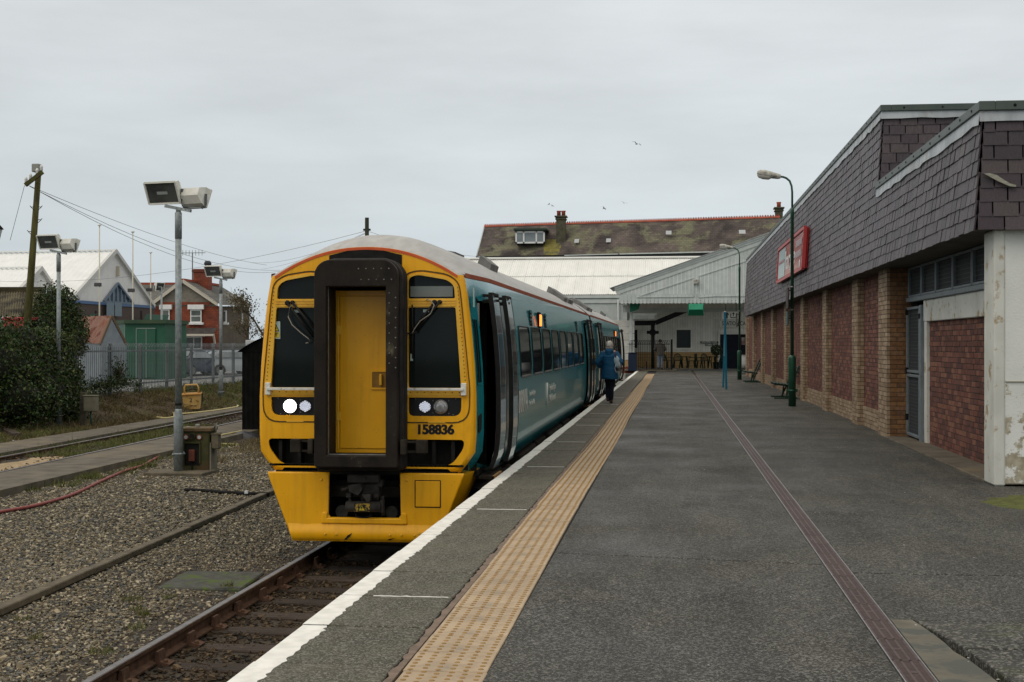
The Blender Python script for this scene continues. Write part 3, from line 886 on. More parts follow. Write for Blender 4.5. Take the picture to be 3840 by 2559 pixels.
M_AMBER = mat('lit_amber_lamp', (.8, .25, .05), None, .3, emit=((1.0, .22, .03), 2.6))
M_BLACKTXT = mat('black_letter', (.008, .008, .008), None, .4)
M_CREAM = mat('cream_letter', (.66, .66, .60), None, .4)
M_WARNY = mat('warning_sticker_yellow', (.55, .42, .03), None, .5)
M_STICK = mat('pale_sticker', (.40, .50, .47), None, .4)
M_GREYIN = mat('interior_grey', (.32, .31, .28), None, .6)

BODY = [(1.02, .74), (1.16, .80), (1.27, .94), (1.33, 1.14), (1.35, 1.42), (1.352, 1.85), (1.345, 2.2), (1.315, 2.6), (1.27, 2.95), (1.225, 3.17), (1.20, 3.22)]
FRONT = [(1.00, .975), (1.075, .985), (1.16, 1.09), (1.245, 1.215), (1.258, 1.41), (1.258, 1.83), (1.24, 2.2), (1.205, 2.6), (1.165, 2.95), (1.128, 3.17), (1.112, 3.22)]
NR = 11
def ease(t):
    t = max(0.0, min(1.0, t)); return t * t * (3 - 2 * t)
def section(y, L=22.4, cab=True):
    """half section (bottom to crown) of the body at local distance y behind the front"""
    q = ease(y / 1.7) if cab else 1.0
    pts = [(a[0] * (1 - q) + b[0] * q, a[1] * (1 - q) + b[1] * q) for a, b in zip(FRONT, BODY)]
    zc = 3.545 + .215 * (1 - (1 - min(1, y / 1.1)) ** 2) if cab else 3.76
    ins = 0.0
    if cab and y < .10: ins = .055 * (1 - math.sqrt(max(0, 1 - (1 - y / .10) ** 2)))
    pts = [(x - ins, z + (ins if i < 2 else 0)) for i, (x, z) in enumerate(pts)]
    x0, z0 = pts[-1]
    roof = []
    for i in range(1, NR + 1):
        t = i / NR; roof.append((x0 * (1 - t), z0 + (zc - z0) * (1 - (1 - t) ** 2.15)))
    return pts, roof
def side_x(y, z, cab=True):
    pts, _ = section(y, cab=cab)
    for (xa, za), (xb, zb) in zip(pts[:-1], pts[1:]):
        if za <= z <= zb: return xa + (xb - xa) * (z - za) / (zb - za)
    return pts[-1][0]

def carriage(name, label, y_front, flip, doors, windows, vents):
    """one coach; local y runs away from its cab end. flip: cab at the far end"""
    t = thing(name, label, 'train', (TRACK_X, y_front, RAIL_Z), 0, 'coaches of the train at the platform')
    sg = -1 if flip else 1
    S = Matrix.Diagonal((1, sg, 1, 1))
    L = 22.4
    def fin(o):
        if flip:
            o.data.transform(S)
            o.data.flip_normals()
        return o
    ys = [0, .012, .03, .06, .1, .2, .35, .5]
    ys += [a for a, b in doors] + [b for a, b in doors] + [.8, 1.1, 1.45, 1.7, 2.1]
    ys += list(np.arange(3, L, 1.6)) + [L]
    ys = sorted(set(round(float(v), 4) for v in ys))
    body, yel, roof = MB(), {-1: MB(), 1: MB()}, MB()
    nB = len(BODY)
    secs = {y: section(y) for y in ys}
    for ya, yb in zip(ys[:-1], ys[1:]):
        for sx in (-1, 1):
            A, RA = secs[ya]; B, RB = secs[yb]
            for i in range(nB - 1):
                inside = sx == 1 and any(a - 1e-4 <= ya and yb <= b + 1e-4 for a, b in doors) and BODY[i][1] > .93 and BODY[i + 1][1] < 3.0
                if inside: continue
                q = [(sx * A[i][0], ya, A[i][1]), (sx * A[i + 1][0], ya, A[i + 1][1]), (sx * B[i + 1][0], yb, B[i + 1][1]), (sx * B[i][0], yb, B[i][1])]
                (yel[sx] if yb <= .1001 else body).add(q, [(0, 1, 2, 3)], 0, True)
            ra = [A[-1]] + RA; rb = [B[-1]] + RB
            for i in range(NR):
                q = [(sx * ra[i][0], ya, ra[i][1]), (sx * ra[i + 1][0], ya, ra[i + 1][1]), (sx * rb[i + 1][0], yb, rb[i + 1][1]), (sx * rb[i][0], yb, rb[i][1])]
                roof.add(q, [(0, 1, 2, 3)], 0, True)
    # end wall of the coach and the floor
    e_, er = section(L); end = [(x, z) for x, z in e_ + er]; poly = end + [(-x, z) for x, z in end[::-1]]
    bk = MB(); bk.prism(poly, L - .02, L - .01, 'y'); bk.box(-1.0, 1.0, .3, L - .05, .80, .86); fin(bk.build('end_wall', M_BLK, t))
    for nm, m_, mt in (('body_side', body, M_TEAL), ('roof', roof, M_ROOFG)):
        o = m_.build(nm, mt, t)
        bm = bmesh.new(); bm.from_mesh(o.data); bmesh.ops.remove_doubles(bm, verts=bm.verts, dist=.0005); bmesh.ops.recalc_face_normals(bm, faces=bm.faces); bm.to_mesh(o.data); bm.free()
        fin(o)
    for yl in yel.values():
        nose = yl.build('nose_rim', M_YEL, t)
        bm = bmesh.new(); bm.from_mesh(nose.data); bmesh.ops.remove_doubles(bm, verts=bm.verts, dist=.0005); bmesh.ops.recalc_face_normals(bm, faces=bm.faces); bm.to_mesh(nose.data); bm.free()
        fin(nose)
    # stripe along the gutter
    for sx in (-1, 1):
        mb = MB(); rows = []
        for y in [v for v in ys if v >= .1]:
            s_, _ = section(y); x0, z0 = s_[-1]
            rows.append([(sx * (x0 + .006), y, z0 - .028), (sx * (x0 + .016), y, z0 - .02), (sx * (x0 + .016), y, z0 + .028), (sx * (x0 - .02), y, z0 + .036)])
        mb.grid(rows, 0, False); fin(mb.build('gutter_stripe', M_ORANGED, t))
    # dark interior behind the door openings
    for a, b in doors:
        mb = MB(); mb.box(.55, .6, a - .25, b + .25, .95, 2.98); mb.box(.6, 1.2, a - .02, a - .005, .95, 2.98); mb.box(.6, 1.22, b + .005, b + .02, .95, 2.98)
        mb.box(.6, 1.2, a, b, .90, .96); mb.box(.6, 1.2, a, b, 2.955, 2.97); mb.box(1.10, 1.21, a + .05, a + .13, 1.72, 2.92, 1)
        mb.box(.9, 1.12, b - .03, b - .004, 1.1, 2.3, 1)
        fin(mb.build('vestibule', [M_BLK, M_GREYIN], t))
        mb = MB(); mb.box(1.22, 1.40, a, b, .865, .90); mb.box(1.38, 1.405, a, b, .862, .903, 1); fin(mb.build('door_step', [M_UNDER, mat('step_edge', (.30, .16, .05), (.4, .24, .1), .7, 20)], t))
    # plug door leaves standing off the body
    for a, b in doors:
        w = .51
        for la in (a + .22, b + .60):
            lb = la + w + .1
            outer, inner = [], []
            for z in np.linspace(.98, 3.02, 15):
                x = side_x((la + lb) / 2, z)
                outer.append((x + .125, z)); inner.append((x + .085, z))
            mb = MB()
            mb.grid([[(x, la + .012, z) for x, z in outer], [(x, lb - .012, z) for x, z in outer]], 0, True)
            mb.grid([[(x, la + .012, z) for x, z in inner], [(x, lb - .012, z) for x, z in inner]], 0, True)
            leaf = fin(mb.build('door_leaf', M_TEALLT, t))
            mb = MB()
            for y0, y1 in ((la, la + .014), (lb - .014, lb)):
                for (xa, za), (xb, zb), (xc, zc_), (xd, zd) in zip(outer[:-1], outer[1:], inner[1:], inner[:-1]):
                    mb.add([(p, y, r) for y in (y0, y1) for p, r in ((xa + .004, za), (xb + .004, zb), (xc - .012, zc_), (xd - .012, zd))],
                           [(0, 1, 2, 3), (7, 6, 5, 4), (0, 4, 5, 1), (2, 6, 7, 3)], 0)
            z0, z1 = outer[0], outer[-1]
            mb.box(z1[0] - .045, z1[0] + .004, la, lb, 3.02, 3.05); mb.box(z0[0] - .045, z0[0] + .004, la, lb, .965, .98)
            fin(mb.build('edge_rubber', M_RUBBER, leaf))
            mb = MB(); rows = []
            for z in np.linspace(1.78, 2.78, 9):
                x = side_x((la + lb) / 2, z) + .127
                rows.append([(x, la + .09, z), (x, lb - .09, z)])
            mb.grid(rows); fin(mb.build('window', M_GLASSK, leaf))
            mb = MB(); mb.tube([(1.12, la + .2, 3.03), (1.40, la + .2, 3.01)], .018, 8); mb.tube([(1.12, la + .3, 2.96), (1.40, la + .3, 2.96)], .016, 8); mb.box(1.22, 1.36, la + .15, la + .34, 2.93, 2.97)
            fin(mb.build('hinge_arm', M_UNDER, leaf))
            fin(MB().tube([(1.1, la + .25, .93), (1.34, la + .25, .95)], .016, 8).build('lower_arm', M_UNDER, leaf))
    # passenger windows
    for a, b, z0, z1 in windows:
        for sx in ((1, -1) if b - a > .8 else (1,)):
            wn_ = 10
            def px(z, off): return sx * (side_x((a + b) / 2, z) + off)
            zs = np.linspace(z0, z1, wn_)
            r = .07
            mb = MB(); rows = []
            for z in zs:
                dz = min(z - z0, z1 - z); ins = r * (1 - math.sqrt(max(0, 1 - (1 - min(1, dz / r)) ** 2)))
                rows.append([(px(z, .004), a + ins, z), (px(z, .004), b - ins, z)])
            mb.grid(rows); w_ = fin(mb.build('window', M_GLASSK, t))
            mb = MB(); path = []
            for z in zs:
                dz = min(z - z0, z1 - z); path.append((px(z, .006), a + r * (1 - math.sqrt(max(0, 1 - (1 - min(1, dz / r)) ** 2))), z))
            for z in zs[::-1]:
                dz = min(z - z0, z1 - z); path.append((px(z, .006), b - r * (1 - math.sqrt(max(0, 1 - (1 - min(1, dz / r)) ** 2))), z))
            path.append(path[0]); mb.tube(path, .010, 5, 0, False); fin(mb.build('frame', M_RUBBER, w_))
            mb = MB(); mb.beam((px(z0, .012), a + .05, z0 + .0), (px(z0, .012), b - .05, z0), .012, .02); fin(mb.build('sill', M_METAL, w_))
    # grille vents and amber lamps
    for y, k in vents:
        z0 = 2.72
        if k == 'vent':
            mb = MB(); x = side_x(y, z0 + .1)
            mb.beam((x - .0, y, z0 + .24), (x + .018, y, z0), .30, .01, 0, (1, 0, 0))
            for j in range(4): mb.box(x + .0, x + .02, y - .13, y + .13, z0 + .02 + j * .06, z0 + .05 + j * .06, 1)
            fin(mb.build('grille', [M_BLK, M_TEAL], t))
        else:
            for dy in (-.09, .09):
                mb = MB(); x = side_x(y, z0 + .1)
                mb.cbox(x - .01, x + .035, y + dy - .055, y + dy + .055, z0 - .02, z0 + .24, .012, 1)
                mb.cbox(x + .02, x + .05, y + dy - .038, y + dy + .038, z0 + .01, z0 + .20, .012, 0)
                fin(mb.build('door_lamp', [M_AMBER, M_BLK], t))
    # roof ventilators
    for y, x0, x1, h in ((4.6, .02, .36, .05), (5.2, .62, .80, .12), (17.4, .55, .95, .13), (18.7, .55, .95, .13), (19.4, .5, .95, .13)):
        zc = section(y)[1]; zz = 3.22 + .54 * (1 - (x0 / 1.2) ** 2.15)
        mb = MB(); zz2 = 3.22 + .54 * (1 - (x1 / 1.2) ** 2.15)
        mb.prism([(x0, zz - .02), (x1, zz2 - .03), (x1 + .03, zz2 + h * .7), (x0 + .05, zz + h)], y - .45, y + .45, 'y'); fin(mb.build('roof_vent', mat('vent_grey', (.13, .13, .125), (.22, .22, .21), .7, 6), t))
    # underframe boxes and bogies
    for ya, yb, z0, xw in ((5.2, 7.6, .32, 1.22), (8.0, 9.6, .38, 1.2), (10.2, 13.2, .30, 1.22), (13.8, 15.6, .36, 1.2)):
        mb = MB(); mb.cbox(-xw, xw, ya, yb, z0, .80, .03)
        for k in range(5): mb.box(xw - .01, xw + .012, ya + .1 + k * (yb - ya - .2) / 5, ya + .06 + (k + .8) * (yb - ya - .2) / 5, z0 + .08, .72)
        fin(mb.build('equipment_box', M_UNDER, t))
    for yc in (3.1, 19.0):
        mb = MB()
        for sx in (-1, 1):
            mb.cbox(sx * 1.05 - .07, sx * 1.05 + .07, yc - 1.75, yc + 1.75, .50, .68, .02)
            for yy in (-1.3, 1.3): mb.lathe([(.12, -.05), (.12, .05)], (sx * 1.08, yc + yy, .46), 12, 0, False, 'x')
            mb.cbox(sx * 1.05 - .1, sx * 1.05 + .1, yc - .35, yc + .35, .40, .78, .03)
        mb.cbox(-1.06, 1.06, yc - .2, yc + .2, .52, .66, .02); bg = fin(mb.build('bogie', M_UNDER, t))
        for yy in (-1.3, 1.3):
            mb = MB()
            for sx in (-1, 1): mb.lathe([(.38, -.07), (.42, -.055), (.42, .05), (.45, .058), (.45, .07)] if sx < 0 else [(.45, -.07), (.45, -.058), (.42, -.05), (.42, .055), (.38, .07)], (sx * .75, yc + yy, .42), 28, 0, True, 'x')
            mb.tube([(-.75, yc + yy, .42), (.75, yc + yy, .42)], .07, 10); fin(mb.build('wheelset', M_UNDER, bg))
    mb = MB(); mb.box(-1.0, 1.0, .2, L - .1, .68, .80); fin(mb.build('underframe', M_UNDER, t))
    return t, fin

WIN1 = [(2.85, 3.35, 1.98, 2.68)] + [(3.95 + 1.82 * k, 3.95 + 1.82 * k + 1.46, 1.98, 2.69) for k in range(8)]
c1, fin1 = carriage('train_carriage', 'leading teal railway carriage with yellow front, lit headlamp and number 158836', 15.71, False, [(.56, 1.26), (19.2, 19.95)], WIN1, [(5.9, 'vent'), (7.2, 'lamp'), (8.4, 'vent'), (16.4, 'vent')])
WIN2 = [(2.85, 3.35, 1.98, 2.68)] + [(3.95 + 1.82 * k, 3.95 + 1.82 * k + 1.46, 1.98, 2.69) for k in range(8)]
c2, fin2 = carriage('train_carriage', 'second teal railway carriage coupled behind, at the far end of the platform', 15.71 + 22.4 * 2 + .7, True, [(.52, 1.26), (19.2, 19.95)], WIN2, [(6.5, 'vent'), (7.4, 'lamp'), (8.3, 'vent')])
# bellows between the coaches
mb = MB()
for k in range(6): mb.cbox(-.62, .62, .02 + k * .11, .10 + k * .11, .95, 3.3, .03)
mb.build('gangway_bellows', M_RUBBER, c1, (0, 22.4, 0))

# ------------------------------------------------------------------ front of the leading coach (outline x, height z above the rail)
T = c1
FM = Matrix(((1, 0, 0, 0), (0, 0, -1, 0), (0, 1, 0, 0), (0, 0, 0, 1)))    # plate x,y -> x,z ; plate thickness towards the viewer
def fmat(y): return Matrix.Translation((0, y, 0)) @ FM
s_, r_ = section(0.0)
half = s_ + r_
outline = [(x, z) for x, z in half] + [(-x, z) for x, z in half[::-1][1:]]
def mir(p): return [(-x, z) for x, z in p][::-1]
w_lo = rpoly([(.495, 1.945), (1.10, 1.945), (1.036, 2.855), (.495, 2.855)], .025)
w_up = rpoly([(.495, 2.955), (1.03, 2.955), (1.02, 3.10), (.94, 3.165), (.60, 3.225), (.495, 3.19)], [.02, .02, .05, .08, .08, .08])
lamp_o = rpoly([(.495, 1.625), (1.10, 1.625), (1.10, 1.835), (.495, 1.835)], [.06, .16, .01, .01])
low_o = rpoly([(.43, 1.065), (.985, 1.065), (1.125, 1.26), (1.135, 1.36), (.43, 1.36)], [0, .10, .12, .10, 0])
door_o = [(-.40, 1.10), (.40, 1.10), (.40, 3.16), (-.40, 3.16)]
plate('front_panel', [outline, w_lo, mir(w_lo), w_up, mir(w_up), lamp_o, mir(lamp_o), low_o, mir(low_o), door_o], .03, M_YEL, T, fmat(.015))
# dark space behind the low openings, glass in the windows, lamp housings
mb = MB(); mb.box(-1.15, 1.15, .18, .2, 1.0, 1.42); mb.build('buffer_recess', M_BLK, T)
for sx in (-1, 1):
    mb = MB(); mb.box(sx * .78 - .02, sx * .78 + .02, .03, .18, 1.08, 1.34); mb.box(sx * 1.0 - .02, sx * 1.0 + .02, .03, .18, 1.08, 1.34); mb.box(sx * .8 - .32, sx * .8 + .32, .0, .05, 1.05, 1.075); mb.build('recess_bracket', M_BLK, T)
for sx in (-1, 1):
    f_ = (lambda p: p) if sx == 1 else mir
    lo = plate('windscreen', [f_(rpoly([(.47, 1.92), (1.125, 1.92), (1.06, 2.88), (.47, 2.88)], .02))], .01, M_GLASSK, T, fmat(.030))
    up = plate('upper_window', [f_(rpoly([(.47, 2.93), (1.05, 2.93), (1.04, 3.11), (.95, 3.19), (.60, 3.25), (.47, 3.21)], .03))], .01, M_GLASSK, T, fmat(.030))
    # moulded surround of the window block
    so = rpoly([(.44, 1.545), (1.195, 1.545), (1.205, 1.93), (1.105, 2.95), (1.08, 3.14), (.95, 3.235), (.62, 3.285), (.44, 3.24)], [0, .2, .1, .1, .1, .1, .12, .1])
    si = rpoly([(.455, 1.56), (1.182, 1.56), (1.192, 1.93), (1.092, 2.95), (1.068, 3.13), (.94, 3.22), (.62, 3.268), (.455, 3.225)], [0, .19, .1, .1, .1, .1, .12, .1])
    plate('window_seal', [f_(so), f_(si)], .006, mat('seal_dark_brown', (.05, .03, .006), (.10, .06, .01), .6, 10), T, fmat(-.002))  # thin dark brown ring outlining the window block
    plate('window_frame', [f_(rpoly([(.465, 1.86), (1.165, 1.86), (1.172, 1.95), (1.075, 2.95), (1.05, 3.12), (.93, 3.20), (.61, 3.25), (.465, 3.21)], [.02, .04, .1, .1, .1, .1, .12, .1])),
                           f_(w_lo), f_(w_up)], .02, M_YELDIRT, T, fmat(-.006))
    mb = MB()
    for k in range(26):
        tt = k / 25; x = 1.150 + (1.062 - 1.150) * tt; z = 1.99 + (3.08 - 1.99) * tt
        mb.lathe([(.007, -.018), (.0045, -.021)], (sx * x, 0, z), 6, 0, False, 'y')
    for k in range(8): mb.lathe([(.007, -.018), (.0045, -.021)], (sx * (.52 + k * .08), 0, 1.895), 6, 0, False, 'y')
    mb.build('rivet_row', mat('rivet_dark', (.09, .05, .012), None, .6), T)
    # crossbar between the panes with its grooves
    mb = MB(); x0, x1 = (.495, 1.04) if sx == 1 else (-1.04, -.495)
    for z in (2.875, 2.905, 2.935): mb.box(x0, x1, -.024, -.012, z - .009, z + .009)
    mb.build('window_transom', M_YELDIRT, T)
    # white guard bar on brackets
    mb = MB(); a, b = (.44, 1.135) if sx == 1 else (-1.135, -.44)
    mb.cbox(a, b, -.075, -.05, 1.915, 1.945, .004)
    mb.cbox(sx * 1.10, sx * 1.16, -.05, -.008, 1.86, 2.0, .006) if sx == 1 else mb.cbox(-1.16, -1.10, -.05, -.008, 1.86, 2.0, .006)
    mb.cbox(min(sx * .44, sx * .49), max(sx * .44, sx * .49), -.05, -.008, 1.86, 2.0, .006)
    mb.build('guard_bar', M_WBAR, T)
    # lamp cluster
    box_ = plate('lamp_housing', [f_(rpoly([(.46, 1.60), (1.12, 1.60), (1.12, 1.85), (.46, 1.85)], .02))], .01, mat('lamp_black', (.012, .013, .013), None, .25), T, fmat(.05))
    big, led = (.86, .68) if sx == 1 else (.885, .706)
    mb = MB(); mb.lathe([(.083, .03), (.083, .018), (.074, .016)], (sx * big, 0, 1.73), 28, 1, True, 'y'); mb.lathe([(.076, .02), (.074, .008), (.05, -.002), (.02, -.005)], (sx * big, 0, 1.73), 28, 0, True, 'y')
    if sx == 1:
        mb.lathe([(.055, .006), (.055, -.004), (.049, -.004), (.049, .006)], (sx * big, 0, 1.73), 28, 1, True, 'y'); mb.lathe([(.016, .0), (.012, -.014)], (sx * big, 0, 1.73), 16, 1, True, 'y')
    mb.build('headlight', [M_LAMP_ON if sx == -1 else M_LAMP_OFF, M_METAL], T)
    mb = MB(); mb.lathe([(.068, .03), (.068, .022), (.064, .020)], (sx * led, 0, 1.73), 28, 1, True, 'y')
    pr = .0128
    for iy in range(-5, 6):
        for ix in range(-5, 6):
            x = (ix + (.5 if iy % 2 else 0)) * pr * 1.05; z = iy * pr * .92
            if math.hypot(x, z) < .062: mb.lathe([(.0042, .022), (.0040, .012), (.002, .009)], (sx * led + x, 0, 1.73 + z), 6, 0, False, 'y')
    mb.build('marker_light', [M_LED_ON, mat('led_board', (.05, .055, .065), None, .3)], T)
    mb = MB()
    for x, z in ((.57, 1.82), (.77, 1.80), (.95, 1.80), (1.03, 1.82), (.77, 1.66), (.95, 1.655), (1.0, 1.64)): mb.lathe([(.008, .043), (.005, .036)], (sx * x, 0, z), 8, 0, False, 'y')
    mb.build('lamp_screw', M_METAL, T)
    mb = MB(); mb.box(min(sx * .49, sx * 1.1), max(sx * .49, sx * 1.1), -.004, 0, 1.843, 1.885); mb.build('lamp_cover_strip', M_YELDIRT, T)
    mb = MB(); mb.box(sx * .82 - .1, sx * .82 + .1, -.008, -.001, 1.55, 1.566); mb.build('hinge', M_YELDIRT, T)
    # wiper: two arms, blade and a washer hose
    wx = .80 if sx == 1 else -.90
    tip = (.545, 2.555) if sx == 1 else (-.55, 2.50)
    mb = MB()
    mb.lathe([(.03, -.02), (.03, -.05), (.015, -.06)], (wx, 0, 2.91), 12, 0, True, 'y')
    mb.lathe([(.024, -.02), (.024, -.05), (.012, -.06)], (wx + .06, 0, 2.915), 12, 0, True, 'y')
    mb.tube([(wx, -.05, 2.91), (tip[0] - .03, -.045, tip[1])], .013, 6); mb.tube([(wx + .06, -.05, 2.915), (tip[0] + .04, -.045, tip[1] + .03)], .013, 6)
    mb.beam((tip[0] - .05, -.045, tip[1] + .005), (tip[0] + .06, -.045, tip[1] + .02), .02, .02)
    mb.tube([(tip[0], -.03, tip[1] + .33), (tip[0] + .003, -.03, tip[1] - .28)], .009, 6)
    wp = mb.build('wiper', M_RUBBER, T)
    mb = MB(); hx = .75 if sx == 1 else -.80
    if sx == -1: pts = [(-.80, -.04, 2.905), (-.865, -.06, 2.86), (-.885, -.06, 2.75), (-.84, -.06, 2.66), (-.74, -.06, 2.57), (-.66, -.06, 2.51), (-.63, -.06, 2.48), (-.645, -.06, 2.455), (-.68, -.06, 2.45)]
    else: pts = [(.70, -.03, 2.93), (.72, -.05, 2.945), (.76, -.06, 2.93), (.80, -.06, 2.88), (.76, -.065, 2.78), (.64, -.065, 2.70), (.58, -.06, 2.62), (.545, -.06, 2.56)]
    mb.tube(pts, .006, 6); mb.build('washer_hose', mat('hose_grey', (.33, .30, .25), None, .5), wp)
# destination blind in the upper window, stickers, cab interior shapes
mb = MB(); mb.box(.515, 1.0, .012, .016, 2.975, 3.095); mb.build('destination_screen', mat('destination_glass', (.13, .15, .14), (.17, .19, .18), .25, 3), T)
mb = MB(); mb.box(-1.098, -.998, .010, .016, 2.50, 2.70); st = mb.build('warning_sticker', M_STICK, T)
mb = MB(); mb.prism([(-1.083, 2.592), (-1.013, 2.592), (-1.048, 2.668)], .006, .010, 'y'); mb.box(-1.09, -1.006, .006, .010, 2.515, 2.578); mb.build('warning_triangle', M_WARNY, st)
tri = [(-1.083, 2.592), (-1.013, 2.592), (-1.048, 2.668)]; cx_, cz_ = -1.048, 2.6165
mb = MB()
for (a, b), (c, d) in zip(tri, tri[1:] + tri[:1]): mb.beam((a, .004, b), (c, .004, d), .004, .006)
mb.prism([(-1.043, 2.645), (-1.058, 2.618), (-1.049, 2.620), (-1.054, 2.600), (-1.038, 2.628), (-1.047, 2.626)], .003, .006, 'y')
mb.build('warning_bolt', M_BLACKTXT, st)
lettering('warning_words', 'Danger', .026, M_BLACKTXT, st, fmat(.004) @ Matrix.Translation((-1.055, 2.566, 0)), extrude=.001)
lettering('warning_words', 'Overhead\nlive wires', .014, M_BLACKTXT, st, fmat(.004) @ Matrix.Translation((-1.06, 2.540, 0)), extrude=.001)
for x in (-.80, .695):
    mb = MB(); mb.box(x - .035, x + .035, .010, .014, 2.80, 2.832); mb.build('windscreen_label', M_STICK, T)
mb = MB(); mb.box(.515, .545, .010, .014, 2.25, 2.33); mb.build('windscreen_label', M_STICK, T)
# black head-board panel above the gangway and orange arc
arc = [(x, z) for x, z in r_]
top_arc = [(x, z - .055) for x, z in [(-a, b) for a, b in r_[::-1]] + r_[::-1][::-1] if abs(x) < .56]
top_arc = sorted(set(top_arc)); top_arc = [(-.555, 3.365)] + [p for p in top_arc if abs(p[0]) < .5] + [(.555, 3.365)]
plate('headboard', [[(-.42, 3.12), (.42, 3.12), (.42, 3.45), (.21, 3.50), (0, 3.513), (-.21, 3.50), (-.42, 3.45)]], .012, M_BLK, T, fmat(-.003))
lo_arc = [s_[-1]] + r_
pp = [(x, z - .004) for x, z in lo_arc] + [(-x, z - .004) for x, z in lo_arc[::-1][1:]]
mb = MB(); rows = [[(x * .995, -.006, z - .030), (x, -.006, z)] for x, z in pp]; mb.grid(rows, 0, False)
rows = [[(x, -.006, z), (x * 1.0, .012, z + .004)] for x, z in pp]; mb.grid(rows, 0, False); mb.build('orange_arc', M_ORANGE, T)
# class number
for k_ in (-1, 0, 1): lettering('unit_number', '158836', .150, M_BLACKTXT, T, fmat(-.003 - .0006 * (k_ + 1)) @ Matrix.Translation((.80 + .0042 * k_, 1.470, 0)), extrude=.0012, bold=.0046, sx=.96)
mb = MB(); mb.box(1.215, 1.222, .13, .22, 2.86, 3.08); stx = mb.build('cab_sticker', M_STICK, T)

# gangway: rubber-faced frame standing 0.5 m proud, throat, yellow door
GX0, GX1, GZ0, GZ1, GY = -.46, .455, 1.09, 3.36, -.50
outer = rrect(GX0, GX1, GZ0, GZ1, 0, 8, rs=(.02, .02, .17, .17)); inner = rrect(-.345, .345, 1.20, 3.085, .012, 3)
gw = plate('gangway_frame', [outer, inner], .10, M_GANG, T, fmat(GY + .05), .012)
o2 = rrect(GX0 - .045, GX1 + .045, GZ0 - .02, GZ1 + .035, 0, 8, rs=(.02, .02, .20, .20)); i2 = rrect(-.43, .43, 1.16, 3.15, .012, 3)
for k in range(3):
    e = .02 * (k % 2)
    plate('bellows_fold', [rrect(GX0 + .0 + e, GX1 + .012 - e, GZ0 - .03 + e, GZ1 + .005 - e, 0, 8, rs=(.02, .02, .20, .20)), i2], .10, M_RUBBER, gw, fmat(-.32 + k * .115), .03)
mb = MB()
for x0, x1 in ((-.40, -.345), (.345, .40)): mb.box(x0, x1, GY + .1, .0, 1.2, 3.085)
mb.box(-.40, .40, GY + .1, 0, 3.085, 3.15); mb.box(-.40, .40, GY + .06, 0, 1.14, 1.20); mb.build('throat', M_GANGIN, gw)
mb = MB(); mb.box(-.34, -.327, GY + .09, GY + .11, 1.2, 3.08); mb.box(-.33, .33, GY + .09, GY + .115, 1.205, 1.222)
for k in range(9): mb.lathe([(.009, -.01), (.005, -.016)], (-.333, GY + .09, 1.3 + k * .21), 6, 0, False, 'y')
mb.build('throat_trim', M_METAL, gw)
mb = MB()
for z in (3.15, 3.27):
    for k in range(5): mb.lathe([(.009, 0), (.005, -.006)], (.06 + k * .085 - (.03 if z > 3.2 else 0), GY, z), 6, 0, False, 'y')
for k in range(8): mb.lathe([(.009, 0), (.005, -.006)], (.375, GY, 3.0 - k * .11), 6, 0, False, 'y'); mb.lathe([(.009, 0), (.005, -.006)], (.445, GY, 2.95 - k * .11), 6, 0, False, 'y')
mb.build('frame_rivets', M_METAL, gw)
for sx in (-1, 1):       # latches on the low flanks
    mb = MB(); xa = sx * .49
    for z in (1.25, 1.36): mb.beam((xa - sx * .02, GY + .10, z), (xa + sx * .26, GY + .16, z), .02, .025)
    mb.cbox(min(xa + sx * .16, xa + sx * .28), max(xa + sx * .16, xa + sx * .28), GY + .1, GY + .22, 1.23, 1.38, .01)
    mb.cbox(min(xa, xa + sx * .06), max(xa, xa + sx * .06), GY + .02, GY + .14, 1.22, 1.39, .01); mb.build('latch', M_UNDER, gw)
dr = MB().cbox(-.385, .385, .02, .05, 1.20, 3.05, .006).build('gangway_door', M_YEL, T)
mb = MB(); mb.cbox(-.30, .37, .004, .021, 1.25, 2.99, .008); mb.build('door_skin', M_YEL, dr)
mb = MB(); mb.box(-.325, -.305, .0, .015, 1.24, 2.99)
for z in (1.62, 2.60): mb.box(-.335, -.285, -.004, .01, z - .05, z + .05)
mb.build('door_hinge', M_YELDIRT, dr)
mb = MB(); mb.box(.075, .25, -.006, .003, 1.94, 2.13, 0); mb.build('handle_pocket', mat('pocket_brown', (.20, .10, .012), (.30, .15, .02), .6, 8), dr)
mb = MB(); po = rrect(.058, .268, 1.925, 2.145, .02, 3); pi_ = rrect(.078, .248, 1.945, 2.125, .01, 3)
mb.cbox(.165, .198, -.05, -.006, 1.97, 2.10, .008); mb.build('door_handle', M_YELDIRT, dr)
plate('pocket_rim', [po, pi_], .02, M_YEL, dr, fmat(-.003))
mb = MB(); mb.lathe([(.014, 0), (.009, -.012)], (.30, .0, 2.955), 10, 0, False, 'y'); mb.build('door_knob', M_BLK, dr)

